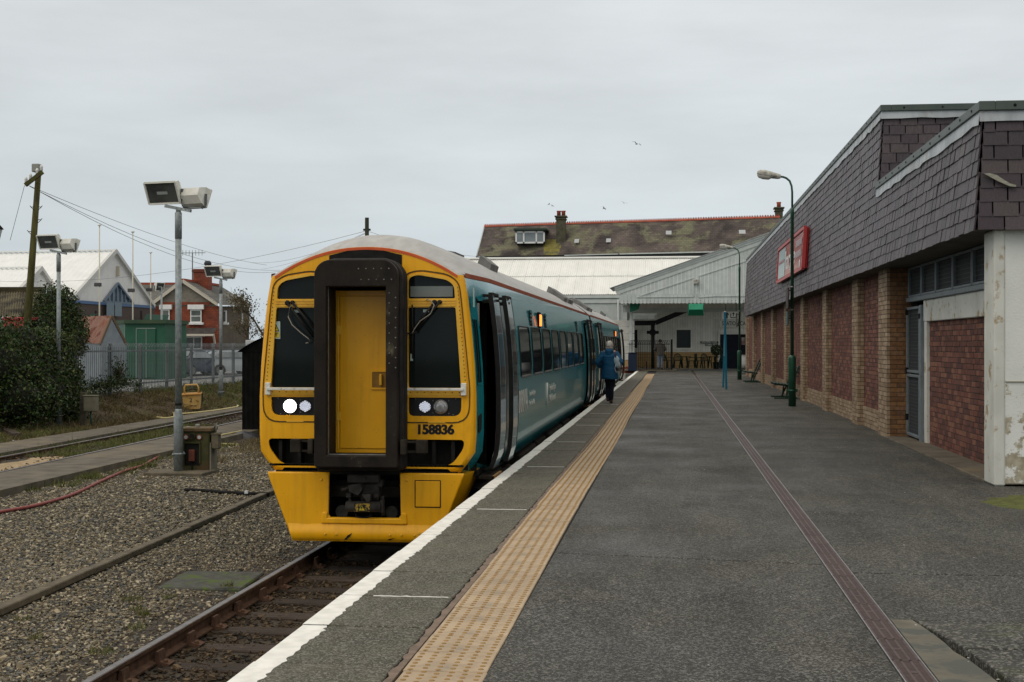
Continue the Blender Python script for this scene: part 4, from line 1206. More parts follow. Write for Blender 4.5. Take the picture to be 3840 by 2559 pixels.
# lower fairing with coupler opening
f_out = [(-.83, .215), (.83, .215), (1.105, .935), (1.11, .965), (-1.11, .965), (-1.105, .935)]
f_hole = rpoly([(-.44, .455), (.43, .455), (.42, .965 + .01), (-.43, .965 + .01)], [.03, .03, 0, 0])
u_out = [(-.83, .215), (.83, .215), (1.105, .935), (1.11, .965), (.42, .965), (.43, .50), (.40, .455), (-.41, .455), (-.44, .50), (-.43, .965), (-1.11, .965), (-1.105, .935)]
fr = plate('lower_fairing', [u_out], .05, M_YEL, T, fmat(-.02), .018)
for sx in (-1, 1):     # sides raked back to the coach body
    mb = MB()
    mb.grid([[(sx * .825, -.01, .22), (sx * 1.10, -.01, .95)], [(sx * .86, .25, .22), (sx * 1.16, .25, .96)], [(sx * .88, .9, .24), (sx * 1.19, .9, .965)]], 0, True)
    mb.grid([[(sx * 1.10, -.01, .95), (sx * .9, -.01, .955)], [(sx * 1.16, .25, .96), (sx * .9, .25, .965)], [(sx * 1.19, .9, .965), (sx * .9, .9, .97)]], 0, False)
    mb.build('fairing_side', M_YEL, fr)
rows = []                                             # rounded lip along the bottom, a little dented
for k in range(25):
    x = -.835 + k * 1.67 / 24; d = .006 * mnoise.noise(Vector((x * 4, 0, 0)))
    rows.append([(x * (1 + (z - .22) * .38), -.045 - b - d, z) for z, b in ((.40, .0), (.36, .012), (.33, .03), (.29, .036), (.235, .028), (.215, .008))])
mb = MB(); mb.grid(rows); mb.build('fairing_lip', M_YEL, fr)
plate('coupler_rim', [rpoly([(-.49, .415), (.48, .415), (.47, .52), (.43, .52), (.435, .455), (-.445, .455), (-.44, .52), (-.48, .52)], .01)], .03, M_YEL, fr, fmat(-.05), .012)
mb = MB()
for x in (-.45, -.32, .30, .43, .58): mb.lathe([(.012, 0), (.012, -.004), (.006, -.008)], (x, -.084, .285), 10, 0, True, 'y')
mb.cbox(.62, .69, -.09, -.08, .295, .325, .004); mb.lathe([(.014, 0), (.008, -.01)], (-.50, -.046, .90), 10, 0, True, 'y'); mb.lathe([(.014, 0), (.008, -.01)], (.485, -.046, .90), 10, 0, True, 'y')
mb.build('fairing_bolts', M_YELDIRT, fr)
mb = MB(); mb.cbox(.585, .865, -.056, -.044, .605, .895, .01); mb.build('hatch', M_YEL, fr)
plate('hatch_gap', [rrect(.575, .875, .595, .905, .01, 2), rrect(.587, .863, .607, .893, .008, 2)], .004, M_BLK, fr, fmat(-.047))
mb = MB(); mb.prism([(-.23, .228), (-.19, .275), (-.14, .30), (-.16, .262), (-.21, .222)], -.0775, -.0765 - .006, 'y'); mb.prism([(.27, .236), (.31, .232), (.36, .255), (.29, .224)], -.0775, -.0825, 'y'); mb.build('paint_crack', M_BLK, fr)
mb = MB(); mb.box(-1.05, 1.05, .02, .06, .955, .995); mb.build('shadow_gap', M_BLK, T)

# coupler in the opening
mb = MB(); mb.box(-.46, .46, .55, .58, .3, 1.1); mb.box(-.5, -.45, .0, .55, .3, 1.0); mb.box(.44, .49, .0, .55, .3, 1.0); mb.build('coupler_pocket', M_BLK, T)
M_CPL = mat('coupler_iron', (.028, .025, .021), (.055, .048, .040), .7, 12, bump=.4)
mb = MB(); mb.cbox(-.19, .17, -.10, .02, .87, .965, .012); mb.lathe([(.024, -.115), (.026, -.09)], (-.005, 0, .92), 14, 0, True, 'y')
mb.prism([(-.16, .85), (-.02, .87), (0, .80), (-.05, .74), (-.15, .78)], -.18, .0, 'y'); mb.prism([(.0, .75), (.10, .76), (.09, .68), (.06, .67)], -.2, .0, 'y')
mb.tube([(-.25, -.1, .795), (-.20, -.13, .80), (-.15, -.13, .84)], .02, 8); mb.cbox(-.05, .16, -.05, .2, .66, .86, .02); mb.cbox(.11, .17, -.12, 0, .70, .75, .01); mb.cbox(-.2, -.14, -.12, 0, .70, .76, .01)
mb.cbox(.14, .20, -.05, .1, .82, .90, .01); mb.tube([(-.17, -.05, .7), (-.16, -.05, .6)], .015, 6); mb.tube([(.2, -.03, .72), (.21, -.03, .5)], .02, 8)
cp = mb.build('coupler', M_CPL, T)
mb = MB(); mb.lathe([(.06, -.20), (.06, .20)], (-.005, -.08, .60), 18, 0, True, 'x'); mb.box(-.2, .2, -.10, .0, .55, .66); mb.box(.19, .22, -.1, .0, .54, .68); mb.build('electrical_box', M_CPL, cp)
mb = MB(); mb.box(-.10, .08, -.152, -.1405, .555, .645); cpl = mb.build('warning_plate', mat('worn_yellow_plate', (.02, .017, .013), (.42, .27, .04), .6, 26, pos=(.46, .54)), cp)
mb = MB(); tri = [(-.055, .563), (.035, .563), (-.01, .635)]
mb.prism(tri, -.156, -.153, 'y', 0); mb.build('warning_triangle', M_WARNY, cpl)
mb = MB()
for (a, b), (c, d) in zip(tri, tri[1:] + tri[:1]): mb.beam((a, -.158, b), (c, -.158, d), .004, .008)
mb.prism([(-.008, .62), (-.022, .593), (-.012, .595), (-.018, .573), (.0, .602), (-.008, .60)], -.1595, -.157, 'y'); mb.build('warning_bolt', M_BLACKTXT, cpl)
for x, r in ((-.30, .075), (.28, .07)):
    mb = MB(); mb.lathe([(r, -.05), (r, .0), (r * .6, .05)], (x, .15, .52), 18, 0, True, 'y'); mb.build('air_hose_cap', M_CPL, cp)
mb = MB(); mb.tube([(-.12, .0, .56), (-.10, -.02, .48), (-.02, -.03, .46), (.06, -.02, .48), (.08, .0, .56)], .018, 8); mb.build('coupler_hose', M_RUBBER, cp)

# side details: cab window, lower cab panel, company lettering
def side_plate(name, ya, yb, za, zb, m, off, parent, n=6):
    mb = MB(); rows = []
    for z in np.linspace(za, zb, n): rows.append([(side_x(ya, z) + off, ya, z), (side_x(yb, z) + off, yb, z)])
    mb.grid(rows); return mb.build(name, m, parent)
side_plate('cab_side_window', .20, .42, 2.0, 2.72, M_GLASSK, .010, T)
for y in (.185, .31, .435): side_plate('cab_window_frame', y - .006, y + .006, 1.97, 2.75, M_TEAL, .0115, T)
for z in (1.985, 2.735): side_plate('cab_window_frame', .173, .447, z - .012, z + .012, M_TEAL, .012, T)
mb = MB(); mb.prism([(.19, 1.62), (.21, 1.42), (.40, 1.45), (.43, 1.64)], side_x(.3, 1.5) + .004, side_x(.3, 1.5) + .010, 'x'); mb.build('cab_step_pocket', M_BLK, T)
def side_text(body, size, y, z, name='company_lettering', **k):
    x = side_x(y, z) + .006
    return lettering(name, body, size, M_CREAM, T, frame_m((x, y, z), (0, 1, 0), (0, 0, 1)), extrude=.0015, **k)
mb = MB()
for r, a0, a1 in ((.36, .7, 2 * PI - .7), (.29, .9, 2 * PI - 1.0)):
    pts = [(side_x(1.95, 1.45) + .005, 2.95 + r * math.cos(a) * .6, 1.48 + r * math.sin(a)) for a in np.linspace(a0, a1, 26)]
    mb.tube(pts, .018, 5, 0)
mb.build('company_emblem', M_CREAM, T)
side_text('ARRIVA', .43, 4.12, 1.62, sx=1.0, bold=.006)
side_text('Trenau Arriva Cymru', .105, 5.08, 1.70, align='LEFT', bold=.001)
side_text('Arriva Trains Wales', .105, 5.08, 1.56, align='LEFT', bold=.001)
side_text('Llywodraeth Cymru', .16, 9.2, 1.68, bold=.001); side_text('Welsh Government', .16, 9.2, 1.50, bold=.001)
mb = MB(); mb.tube([(side_x(8.0, 1.5) + .006, 8.05, 1.40), (side_x(8.0, 1.6) + .006, 8.02, 1.58), (side_x(8.0, 1.75) + .006, 8.08, 1.78)], .02, 5); mb.build('company_emblem', M_CREAM, T)
# ================================================================== brick and slate building along the platform
BRICKS = [(.15, .058, .042), (.175, .070, .048), (.125, .050, .038), (.205, .088, .056), (.10, .045, .038), (.165, .066, .05), (.22, .10, .066), (.135, .058, .046)]
BUFFS = [(.30, .218, .142), (.335, .245, .162), (.265, .188, .12), (.37, .275, .188), (.29, .208, .132), (.24, .168, .108)]
SLATES = [(.068, .052, .060), (.082, .063, .071), (.054, .042, .049), (.094, .074, .080), (.074, .056, .064), (.060, .049, .055), (.088, .070, .073), (.064, .048, .056)]
def set_mats(nm, cols, rough, sc, bump, stretch=(1, 1, 1)):
    a = mat(nm, (.78, .78, .78), (1.1, 1.1, 1.1), rough, sc, bump=bump, bscale=60, rand=cols, stretch=stretch)
    b = mat(nm + '_run', (.78, .78, .78), (1.1, 1.1, 1.1), rough, sc, bump=bump, bscale=60, attr=cols, stretch=stretch)
    return a, b
M_BR, M_BRS = set_mats('red_brick', BRICKS, .88, 14, .5)
M_BF, M_BFS = set_mats('buff_brick', BUFFS, .88, 14, .4)
M_SL, M_SLS = set_mats('slate', SLATES, .46, 9, .35, (3, 3, 1))
M_MORTR = mat('red_mortar', (.04, .03, .025), (.07, .055, .045), .95, 10)
M_MORTB = mat('buff_mortar', (.055, .042, .030), (.08, .062, .045), .95, 10)
M_FASCIA = mat('green_grey_fascia', (.062, .082, .072), (.08, .10, .088), .45, 4)
M_LEAD = mat('lead_flashing', (.30, .325, .34), (.46, .49, .51), .5, 4, metal=.15, stretch=(1, 1, .3), c3=(.24, .21, .16), c3_scale=3, c3_lo=.55, c3_hi=.75)
M_SOFFIT = mat('soffit_board', (.075, .072, .062), (.11, .105, .09), .85, 3)
M_GREYPAINT = mat('grey_blue_frame', (.12, .145, .16), (.17, .195, .21), .5, 8, c3=(.12, .13, .135), c3_scale=4)
M_WPAINT = mat('flaking_white_paint', (.50, .50, .455), (.60, .60, .55), .75, 3, c3=(.33, .255, .15), c3_scale=4.5, c3_lo=.57, c3_hi=.64)
M_RENDER = mat('white_render', (.60, .61, .585), (.70, .71, .68), .85, 1.6, bump=.3, bscale=40, c3=(.50, .49, .45), c3_scale=1.0)

bld = thing('brick_building', 'long low brick building with tile-hung slate upper wall beside the platform', 'building', (0, 0, 0))
pool_brick = []     # (distance, x, y, z, sx, sy, sz, kind)
PX = 3.48           # face of the piers
WX = 3.60           # face of the recessed panels
RX = 3.87           # door recess wall
YN = 23.5          # near end of the main wall
def brick_run(axis, fixed, a0, a1, z0, z1, kind, proud=0.0, off=0.0, depth=.05):
    """courses of bricks on a face: axis 'y' = face looking to the track at x = fixed, axis 'x' = face looking to the camera at y = fixed"""
    c = 0; z = z0
    while z + .05 < z1:
        h = min(.065, z1 - z)
        a = a0 - (.1125 if c % 2 else 0)
        while a < a1 - .01:
            b0, b1 = max(a, a0), min(a + .215, a1)
            if b1 - b0 > .02:
                m = (b0 + b1) / 2; j = RND.uniform(-.003, .003) - proud
                if axis == 'y': p = (fixed + depth / 2 + j, m, z + h / 2, depth, b1 - b0, h)
                else: p = (m, fixed + depth / 2 + j, z + h / 2, b1 - b0, depth, h)
                dd = math.hypot(p[0], p[1]); pool_brick.append((dd, *p, kind))
            a += .225
        z += .075; c += 1
# piers: far edges found from the photograph, each about 0.85 m wide
d_edges = [67.0, 61.3, 55.5, 49.8, 44.1, 38.4, 32.8, 27.4]
pier_y = [( (d + SY * PX) / CY - .82, (d + SY * PX) / CY) for d in d_edges]
TOPZ = 2.80
mort_r, mort_b = MB(), MB()
prev = YN + .95
for (y0, y1) in sorted(pier_y):
    brick_run('y', PX, y0, y1, 0, TOPZ, 1); brick_run('x', y0, PX + .055, WX, 0, TOPZ, 1)
    MB().box(PX + .006, WX + .1, y0 + .006, y1, 0, TOPZ).build('pier_core', M_MORTB, bld)
    if y0 - prev > .1:
        brick_run('y', WX, prev, y0, .375, TOPZ, 0); brick_run('y', WX - .02, prev, y0, 0, .375, 1)
        MB().box(WX + .006, WX + .1, prev, y0, 0, TOPZ).build('panel_core', M_MORTR, bld)
    prev = y1
# near corner pier, its end face and the recessed wall with door and bricked-up opening
brick_run('y', PX, YN, YN + .95, 0, TOPZ, 1); brick_run('x', YN, PX + .055, RX, 0, TOPZ, 2)
MB().box(PX + .006, RX + .1, YN + .006, YN + .95, 0, TOPZ).build('pier_core', M_MORTB, bld)
brick_run('y', RX + .01, 16.1, 22.0, 0, 1.88, 0)
MB().box(RX + .016, RX + .12, 16.0, 22.0, 0, 1.88).build('panel_core', M_MORTR, bld)
pool_brick.sort(key=lambda q: q[0])
BRN = MB().cbox(-.5, .5, -.5, .5, -.5, .5, .06)
M_BFD = mat('brown_brick', (.75, .75, .75), (1.1, 1.1, 1.1), .88, 14, bump=.5, bscale=60, rand=[(.20, .10, .045), (.17, .085, .04), (.24, .125, .055), (.15, .085, .045), (.21, .115, .06)], c3=(.05, .055, .02), c3_scale=.9, c3_lo=.58, c3_hi=.75)
bm_r, bm_b, bm_d = BRN.mesh('brick', M_BR), BRN.mesh('brick', M_BF), BRN.mesh('brick', M_BFD)
for q in pool_brick[:300]:
    obj('brick', (bm_r, bm_b, bm_d)[q[7]], bld, q[1:4], None, q[4:7])
for kd, mt, nm in ((0, M_BRS, 'red_brickwork'), (1, M_BFS, 'buff_brickwork'), (2, mat('brown_brick_run', (.75, .75, .75), (1.1, 1.1, 1.1), .88, 14, bump=.5, bscale=60, attr=[(.20, .10, .045), (.17, .085, .04), (.24, .125, .055), (.15, .085, .045), (.21, .115, .06)], c3=(.05, .055, .02), c3_scale=.9, c3_lo=.58, c3_hi=.75), 'brown_brickwork')):
    qs = [q for q in pool_brick[300:] if q[7] == kd]
    if not qs: continue
    A = np.array([q[1:7] for q in qs]); n = len(A)
    T_ = trs(A[:, :3], np.tile(np.eye(3), (n, 1, 1)), A[:, 3:6])
    o = merged(nm, BOX_V, BOX_F, T_, mt, NPR.uniform(0, .999, n), bld); o['kind'] = 'stuff'
# backing mass of the building, behind the brick skins
mb = MB(); mb.box(RX + .13, 13, YN + .2, 67.5, .0, 2.77); mb.box(WX + .11, RX + .13, YN + .96, 67.5, .0, 2.77); mb.build('building_core', M_MORTR, bld)
mb = MB(); mb.box(RX + .13, 9, 16.1, YN + .19, 0, 2.77); mb.build('recess_core', M_BLK, bld)

# soffit and slate hanging: far part is higher
def hang_x(z, top): return 3.24 + (z - 2.79) * .06
mb = MB(); mb.box(3.28, 4.6, 15.56, 64.4, 2.77, 2.785); mb.build('soffit', M_SOFFIT, bld)
slates = []
def slate_field(y0, y1, z0, z1, seed):
    r = random.Random(seed); g = .15; z = z0; c = 0
    while z < z1 - .02:
        y = y0 - (.135 if c % 2 else 0)
        while y < y1 - .02:
            w = .265 + r.uniform(-.03, .03)
            a, b = max(y, y0), min(y + w, y1)
            if b - a > .03: slates.append(('y', (a + b) / 2, z, b - a - .022, r))
            y += w
        z += g; c += 1
slate_field(15.54, 23.2, 2.75, 3.93, 1)
slate_field(23.2, 64.4, 2.75, 5.18, 2)
SLV = [(-.5, -.5, 0), (.5, -.5, 0), (.5, .5, 0), (-.5, .5, 0), (-.5, -.5, 1), (.5, -.5, 1), (.5, .5, 1), (-.5, .5, 1)]
SLF = [(0, 1, 5, 4), (1, 2, 6, 5), (2, 3, 7, 6), (3, 0, 4, 7), (4, 5, 6, 7), (3, 2, 1, 0)]
sl_mb = MB(); sl_mb.v = list(SLV); sl_mb.f = [list(f) for f in SLF]; sl_mb.m = [0] * 6; sl_mb.sm = [False] * 6
sl_me = sl_mb.mesh('slate', M_SL)
lay = []
r = random.Random(3)
for kind, y, z, w, _ in slates:
    # local axes: x across (world y), y thickness (world x), z up the slope; foot stands proud of the course below
    hh = .172; drop = r.uniform(-.007, .006); tilt = -.075 + r.uniform(-.012, .012)
    lay.append((math.hypot(3.4, y), (hang_x(z, 0) - .022 + r.uniform(-.003, .003), y, z + drop), (0, math.radians(3.4) + .085 + r.uniform(-.014, .014), r.uniform(-.022, .022)), (.016, w, hh)))
# end faces looking towards the camera
def slate_face(y, x0, x1, z0, z1, seed, step=.27):
    rr = random.Random(seed); z = z0; c = 0
    while z < z1 - .02:
        xs = hang_x(z, 0) + .005; x = max(x0, xs) - (.14 if c % 2 else 0)
        while x < x1:
            w = step + rr.uniform(-.035, .035); a, b = max(x, max(x0, xs)), min(x + w, x1)
            if b - a > .03: lay.append((math.hypot((a + b) / 2, y) - .3, ((a + b) / 2, y - .014 + rr.uniform(-.003, .003), z + rr.uniform(-.007, .006)), (-.07 + rr.uniform(-.012, .012), 0, rr.uniform(-.008, .008)), (b - a - .016, .014, .172)))
            x += w
        z += .15; c += 1
slate_face(15.52, 3.24, 6.5, 2.75, 3.93, 5)
slate_face(23.2, 3.3, 7.0, 3.85, 5.18, 6)
lay.sort(key=lambda q: q[0])
for q in lay[:300]: obj('slate', sl_me, bld, q[1], q[2], q[3])
rest = lay[300:]; n = len(rest)
E = np.array([q[2] for q in rest]); o = merged('slate_hanging', SLV, SLF, trs(np.array([q[1] for q in rest]), rotm(E[:, 0], E[:, 1], E[:, 2]), np.array([q[3] for q in rest])), M_SLS, NPR.uniform(0, .999, n), bld); o['kind'] = 'stuff'
# solid backing behind the slates
mb = MB()
for y0, y1, zt in ((15.56, 23.2, 4.04), (23.22, 64.35, 5.3)):
    mb.prism([(hang_x(2.79, 0) + .02, 2.79), (8, 2.79), (8, zt), (hang_x(zt, 0) + .02, zt)], y0, y1, 'y')
mb.build('upper_core', mat('felt_black', (.012, .011, .012), None, .95), bld)
# lead strip and metal fascia along the tops
def top_edge(y0, y1, z1, end_x):
    x = hang_x(z1, 0)
    mb = MB(); rr = random.Random(int(z1 * 10)); n = int((y1 - y0) / .3)
    lo = [(x - .060 + rr.uniform(-.004, .004), y0 + (y1 - y0) * i / n, z1 - .235 + rr.uniform(-.02, .02)) for i in range(n + 1)]
    up = [(x - .045, p[1], z1 - .09) for p in lo]
    mb.grid([lo, up], 0, False); mb.grid([[(a + .05, b, c) for a, b, c in lo], lo], 0, False)
    m_ = int((end_x - x) / .3)
    lo2 = [(x - .060 + (end_x - x) * i / m_, y0 - .060, z1 - .215 + rr.uniform(-.008, .008)) for i in range(m_ + 1)]
    up2 = [(a, y0 - .045, z1 - .09) for a, _, _ in lo2]
    mb.grid([lo2, up2], 0, False)
    mb.build('lead_flashing', M_LEAD, bld)
    mb = MB(); mb.cbox(x - .07, x + .10, y0 - .08, y1, z1 - .10, z1, .006); mb.cbox(x + .101, end_x, y0 - .08, y0 + .1, z1 - .10, z1, .006)
    y = y0 + .3
    mb.box(x + .101, end_x, y0 + .101, y1, z1 - .09, z1 - .03)
    fs = mb.build('roof_fascia', M_FASCIA, bld)
    mb = MB()
    while y < min(y1, y0 + 30): mb.lathe([(.018, 0), (.012, -.008)], (x - .07, y, z1 - .05), 8, 0, False, 'x'); y += .62
    for i in range(6): mb.lathe([(.018, 0), (.012, -.008)], (x + .6 * i + .3, y0 - .08, z1 - .05), 8, 0, False, 'y')
    mb.build('fascia_fixings', M_BLK, fs)['kind'] = 'stuff'
top_edge(15.54, 23.2, 4.12, 6.5); top_edge(23.2, 64.4, 5.37, 7.2)
# broken pale timber stuck to the near slates
mb = MB(); mb.prism([(3.30, 3.345), (3.35, 3.35), (3.43, 3.33), (3.47, 3.30), (3.57, 3.235), (3.63, 3.22), (3.63, 3.20), (3.57, 3.205), (3.45, 3.26)], 15.455, 15.485, 'y'); mb.build('torn_flashing', mat('pale_wood', (.24, .24, .19), (.34, .33, .27), .9, 14, stretch=(1, 6, 6)), bld)

# door, transom window and bricked-up shop front
def mesh_panel(parent, y0, y1, z0, z1, x, fr=.045, m=M_GREYPAINT):
    mb = MB(); mb.box(x + .03, x + .035, y0, y1, z0, z1); mb.build('pane', mat('dusty_dark_pane', (.008, .009, .009), (.016, .017, .017), .5, 3, spec=.1), parent)
    mb = MB(); nz = int((z1 - z0) / .055)
    for i in range(1, nz): mb.box(x - .002, x + .002, y0, y1, z0 + i * (z1 - z0) / nz - .002, z0 + i * (z1 - z0) / nz + .002)
    ny = int((y1 - y0) / .055)
    for i in range(1, ny): mb.box(x - .002, x + .002, y0 + i * (y1 - y0) / ny - .002, y0 + i * (y1 - y0) / ny + .002, z0, z1)
    o = mb.build('wire_mesh', mat('mesh_wire', (.10, .11, .115), None, .6), parent); o['kind'] = 'stuff'
    mb = MB()
    for a, b in ((y0, y0 + fr), (y1 - fr, y1)): mb.cbox(x - .03, x + .02, a, b, z0, z1, .006)
    for a, b in ((z0, z0 + fr), (z1 - fr, z1)): mb.cbox(x - .028, x + .018, y0, y1, a, b, .006)
    return mb.build('frame', m, parent)
dd = MB().box(RX - .0, RX + .01, 22.28, 23.45, .04, 2.12).build('door', M_BLK, bld)
mesh_panel(dd, 22.28, 23.45, 1.07, 2.12, RX - .06); mesh_panel(dd, 22.28, 23.45, .06, 1.05, RX - .06)
mb = MB()
for z in (.35, 1.1, 2.05): mb.cbox(RX - .10, RX - .06, 23.40, 23.49, z - .05, z + .05, .005)
mb.cbox(RX - .10, RX - .06, 22.16, 22.28, 1.92, 2.0, .005); mb.build('door_hinge', M_BLK, dd)
mb = MB(); mb.cbox(RX - .09, RX + .02, 22.12, 22.27, 0, 2.13, .01); mb.build('door_post', M_GREYPAINT, bld)
mb = MB(); mb.cbox(RX - .04, RX + .05, 21.92, 22.11, 0, 1.88, .008); mb.cbox(RX - .05, RX + .05, 16.0, 22.11, 1.87, 2.20, .01); mb.build('lintel_board', M_WPAINT, bld)
tw = MB().box(RX + .06, RX + .07, 16.0, 23.48, 2.20, 2.765).build('transom_window', M_BLK, bld)
for a, b in ((22.3, 23.47), (21.1, 22.26), (19.85, 21.06), (18.6, 19.81), (17.3, 18.56), (16.05, 17.26)): mesh_panel(tw, a, b, 2.28, 2.76, RX - .03, .035)
mb = MB(); mb.cbox(RX - .09, RX + .02, 16.0, 23.48, 2.20, 2.275, .008); mb.build('sill_rail', M_GREYPAINT, tw)

# threshold slab in the recess
mb = MB(); mb.cbox(3.44, RX + .0, 16.1, 23.45, -.02, .03, .01); mb.build('threshold', M_CONC, bld)

# white rendered wall
ww = thing('rendered_wall', 'white rendered wall with peeling stained base at the near end of the brick building', 'wall', (0, 0, 0))
mb = MB(); mb.cbox(3.465, 9.5, 15.64, 16.1, .02, 2.768, .012)
def render_mat():
    m = mat('stained_render', (.60, .61, .58), (.70, .71, .675), .85, 1.6, bump=.35, bscale=45)
    N, L = m.node_tree.nodes, m.node_tree.links
    b = N['Principled BSDF']; src = b.inputs['Base Color'].links[0].from_socket
    tc = N.new('ShaderNodeTexCoord'); sp = N.new('ShaderNodeSeparateXYZ'); L.new(tc.outputs['Object'], sp.inputs[0])
    nz = N.new('ShaderNodeTexNoise'); nz.inputs['Scale'].default_value = 5; nz.inputs['Detail'].default_value = 9; nz.inputs['Roughness'].default_value = .7
    L.new(tc.outputs['Object'], nz.inputs['Vector'])
    mr = N.new('ShaderNodeMapRange'); mr.inputs['From Min'].default_value = .0; mr.inputs['From Max'].default_value = 1.7; mr.inputs['To Min'].default_value = .12; mr.inputs['To Max'].default_value = -.22
    L.new(sp.outputs['Z'], mr.inputs['Value'])
    ad = N.new('ShaderNodeMath'); ad.operation = 'ADD'; L.new(nz.outputs['Fac'], ad.inputs[0]); L.new(mr.outputs[0], ad.inputs[1])
    r2 = N.new('ShaderNodeMapRange'); r2.inputs['From Min'].default_value = .50; r2.inputs['From Max'].default_value = .54; L.new(ad.outputs[0], r2.inputs['Value'])
    n2 = N.new('ShaderNodeTexNoise'); n2.inputs['Scale'].default_value = 14; n2.inputs['Detail'].default_value = 5; L.new(tc.outputs['Object'], n2.inputs['Vector'])
    cr2 = N.new('ShaderNodeValToRGB'); cr2.color_ramp.elements[0].position = .35; cr2.color_ramp.elements[0].color = (.27, .235, .165, 1); cr2.color_ramp.elements[1].position = .65; cr2.color_ramp.elements[1].color = (.43, .39, .30, 1)
    L.new(n2.outputs['Fac'], cr2.inputs[0])
    mx = N.new('ShaderNodeMix'); mx.data_type = 'RGBA'; L.new(r2.outputs[0], mx.inputs['Factor']); L.new(src, mx.inputs['A']); L.new(cr2.outputs[0], mx.inputs['B']); L.new(mx.outputs['Result'], b.inputs['Base Color'])
    return m
mb.build('wall_body', render_mat(), ww)
mb = MB(); mb.cbox(3.44, 3.56, 15.62, 16.12, .0, 2.766, .02); mb.build('corner_strip', M_WPAINT, ww)
mb = MB(); mb.cbox(3.56, 9.5, 15.625, 15.66, 1.12, 1.135, .003); mb.build('render_joint', mat('render_joint_stain', (.35, .33, .27), None, .9), ww)

# red advertising sign fixed to the slates
sg_ = thing('shop_sign', 'red framed shop sign with white script fixed to the slates behind the lamp post', 'sign', (0, 0, 0))
Ys0, Ys1 = 34.6, 42.9
def sx_(z): return hang_x(z, 0) - .13
SZ0, SZ1 = 3.37, 4.35
mb = MB(); mb.prism([(sx_(SZ0), SZ0), (sx_(SZ1), SZ1), (sx_(SZ1) + .09, SZ1), (sx_(SZ0) + .09, SZ0)], Ys0, Ys1, 'y')
mb.build('sign_box', mat('sign_red_box', (.34, .012, .014), (.42, .016, .018), .35, 3), sg_)
def sp_(y, z, o): return (sx_(z) - o, y, z)
def sheet(name, y0, y1, z0, z1, o, m):
    mb = MB(); mb.add([sp_(y0, z0, o), sp_(y1, z0, o), sp_(y1, z1, o), sp_(y0, z1, o)], [(0, 1, 2, 3)]); return mb.build(name, m, sg_)
sheet('sign_face', Ys0 + .15, Ys1 - .1, SZ0 + .07, SZ1 - .07, .006, mat('sign_red_face', (.30, .022, .022), (.36, .03, .03), .22, 2))
sheet('sign_blue_panel', Ys1 - 2.6, Ys1 - .15, SZ0 + .08, SZ1 - .08, .012, mat('sign_pale_blue', (.30, .44, .47), None, .25))
mb = MB()
for (a, b) in (((Ys0, SZ0), (Ys1, SZ0)), ((Ys0, SZ1), (Ys1, SZ1)), ((Ys0, SZ0), (Ys0, SZ1)), ((Ys1, SZ0), (Ys1, SZ1))): mb.beam(sp_(a[0], a[1], .0), sp_(b[0], b[1], .0), .08, .08)
mb.build('sign_rim', mat('sign_rim_red', (.42, .05, .05), None, .4), sg_)
M_SW = mat('sign_white', (.62, .60, .60), None, .4)
sM = lambda y, z: frame_m(sp_(y, z, .02), (0, -1, 0), (0, 0, 1))
lettering('sign_script', 'large', .72, M_SW, sg_, sM(38.6, 3.82), extrude=.004, shear=.2, sx=2.3, bold=.01)
mb = MB()
for z in (4.08, 3.80):           # two lines of small, unreadable print
    rr = random.Random(int(z * 100)); y = 36.8
    while y > 35.1:
        w = rr.uniform(.12, .26); p = sp_(y - w / 2, z, .018); mb.box(p[0] - .004, p[0], y - w, y, z - .08, z + .08); y -= w + .09
mb.build('sign_small_print', mat('sign_pale_print', (.42, .33, .36), None, .4), sg_)
mb = MB()
rr = random.Random(8); y = 42.5
while y > 40.6:
    w = rr.uniform(.1, .2); p = sp_(y, 3.9, .018); mb.box(p[0] - .004, p[0], y - w, y, 3.86, 3.94); mb.box(p[0] - .004 + .01, p[0] + .01, y - w, y, 3.68, 3.77); y -= w + .08
mb.build('sign_panel_print', mat('sign_panel_print', (.34, .16, .18), None, .4), sg_)
for y, z, r_s in ((37.4, 3.52, .11), (35.4, 3.50, .13)):
    mb = MB(); mb.lathe([(r_s, 0), (r_s * .8, -.02)], sp_(y, z, .01), 14, 0, True, 'x'); mb.build('sign_print_blob', M_SW, sg_)

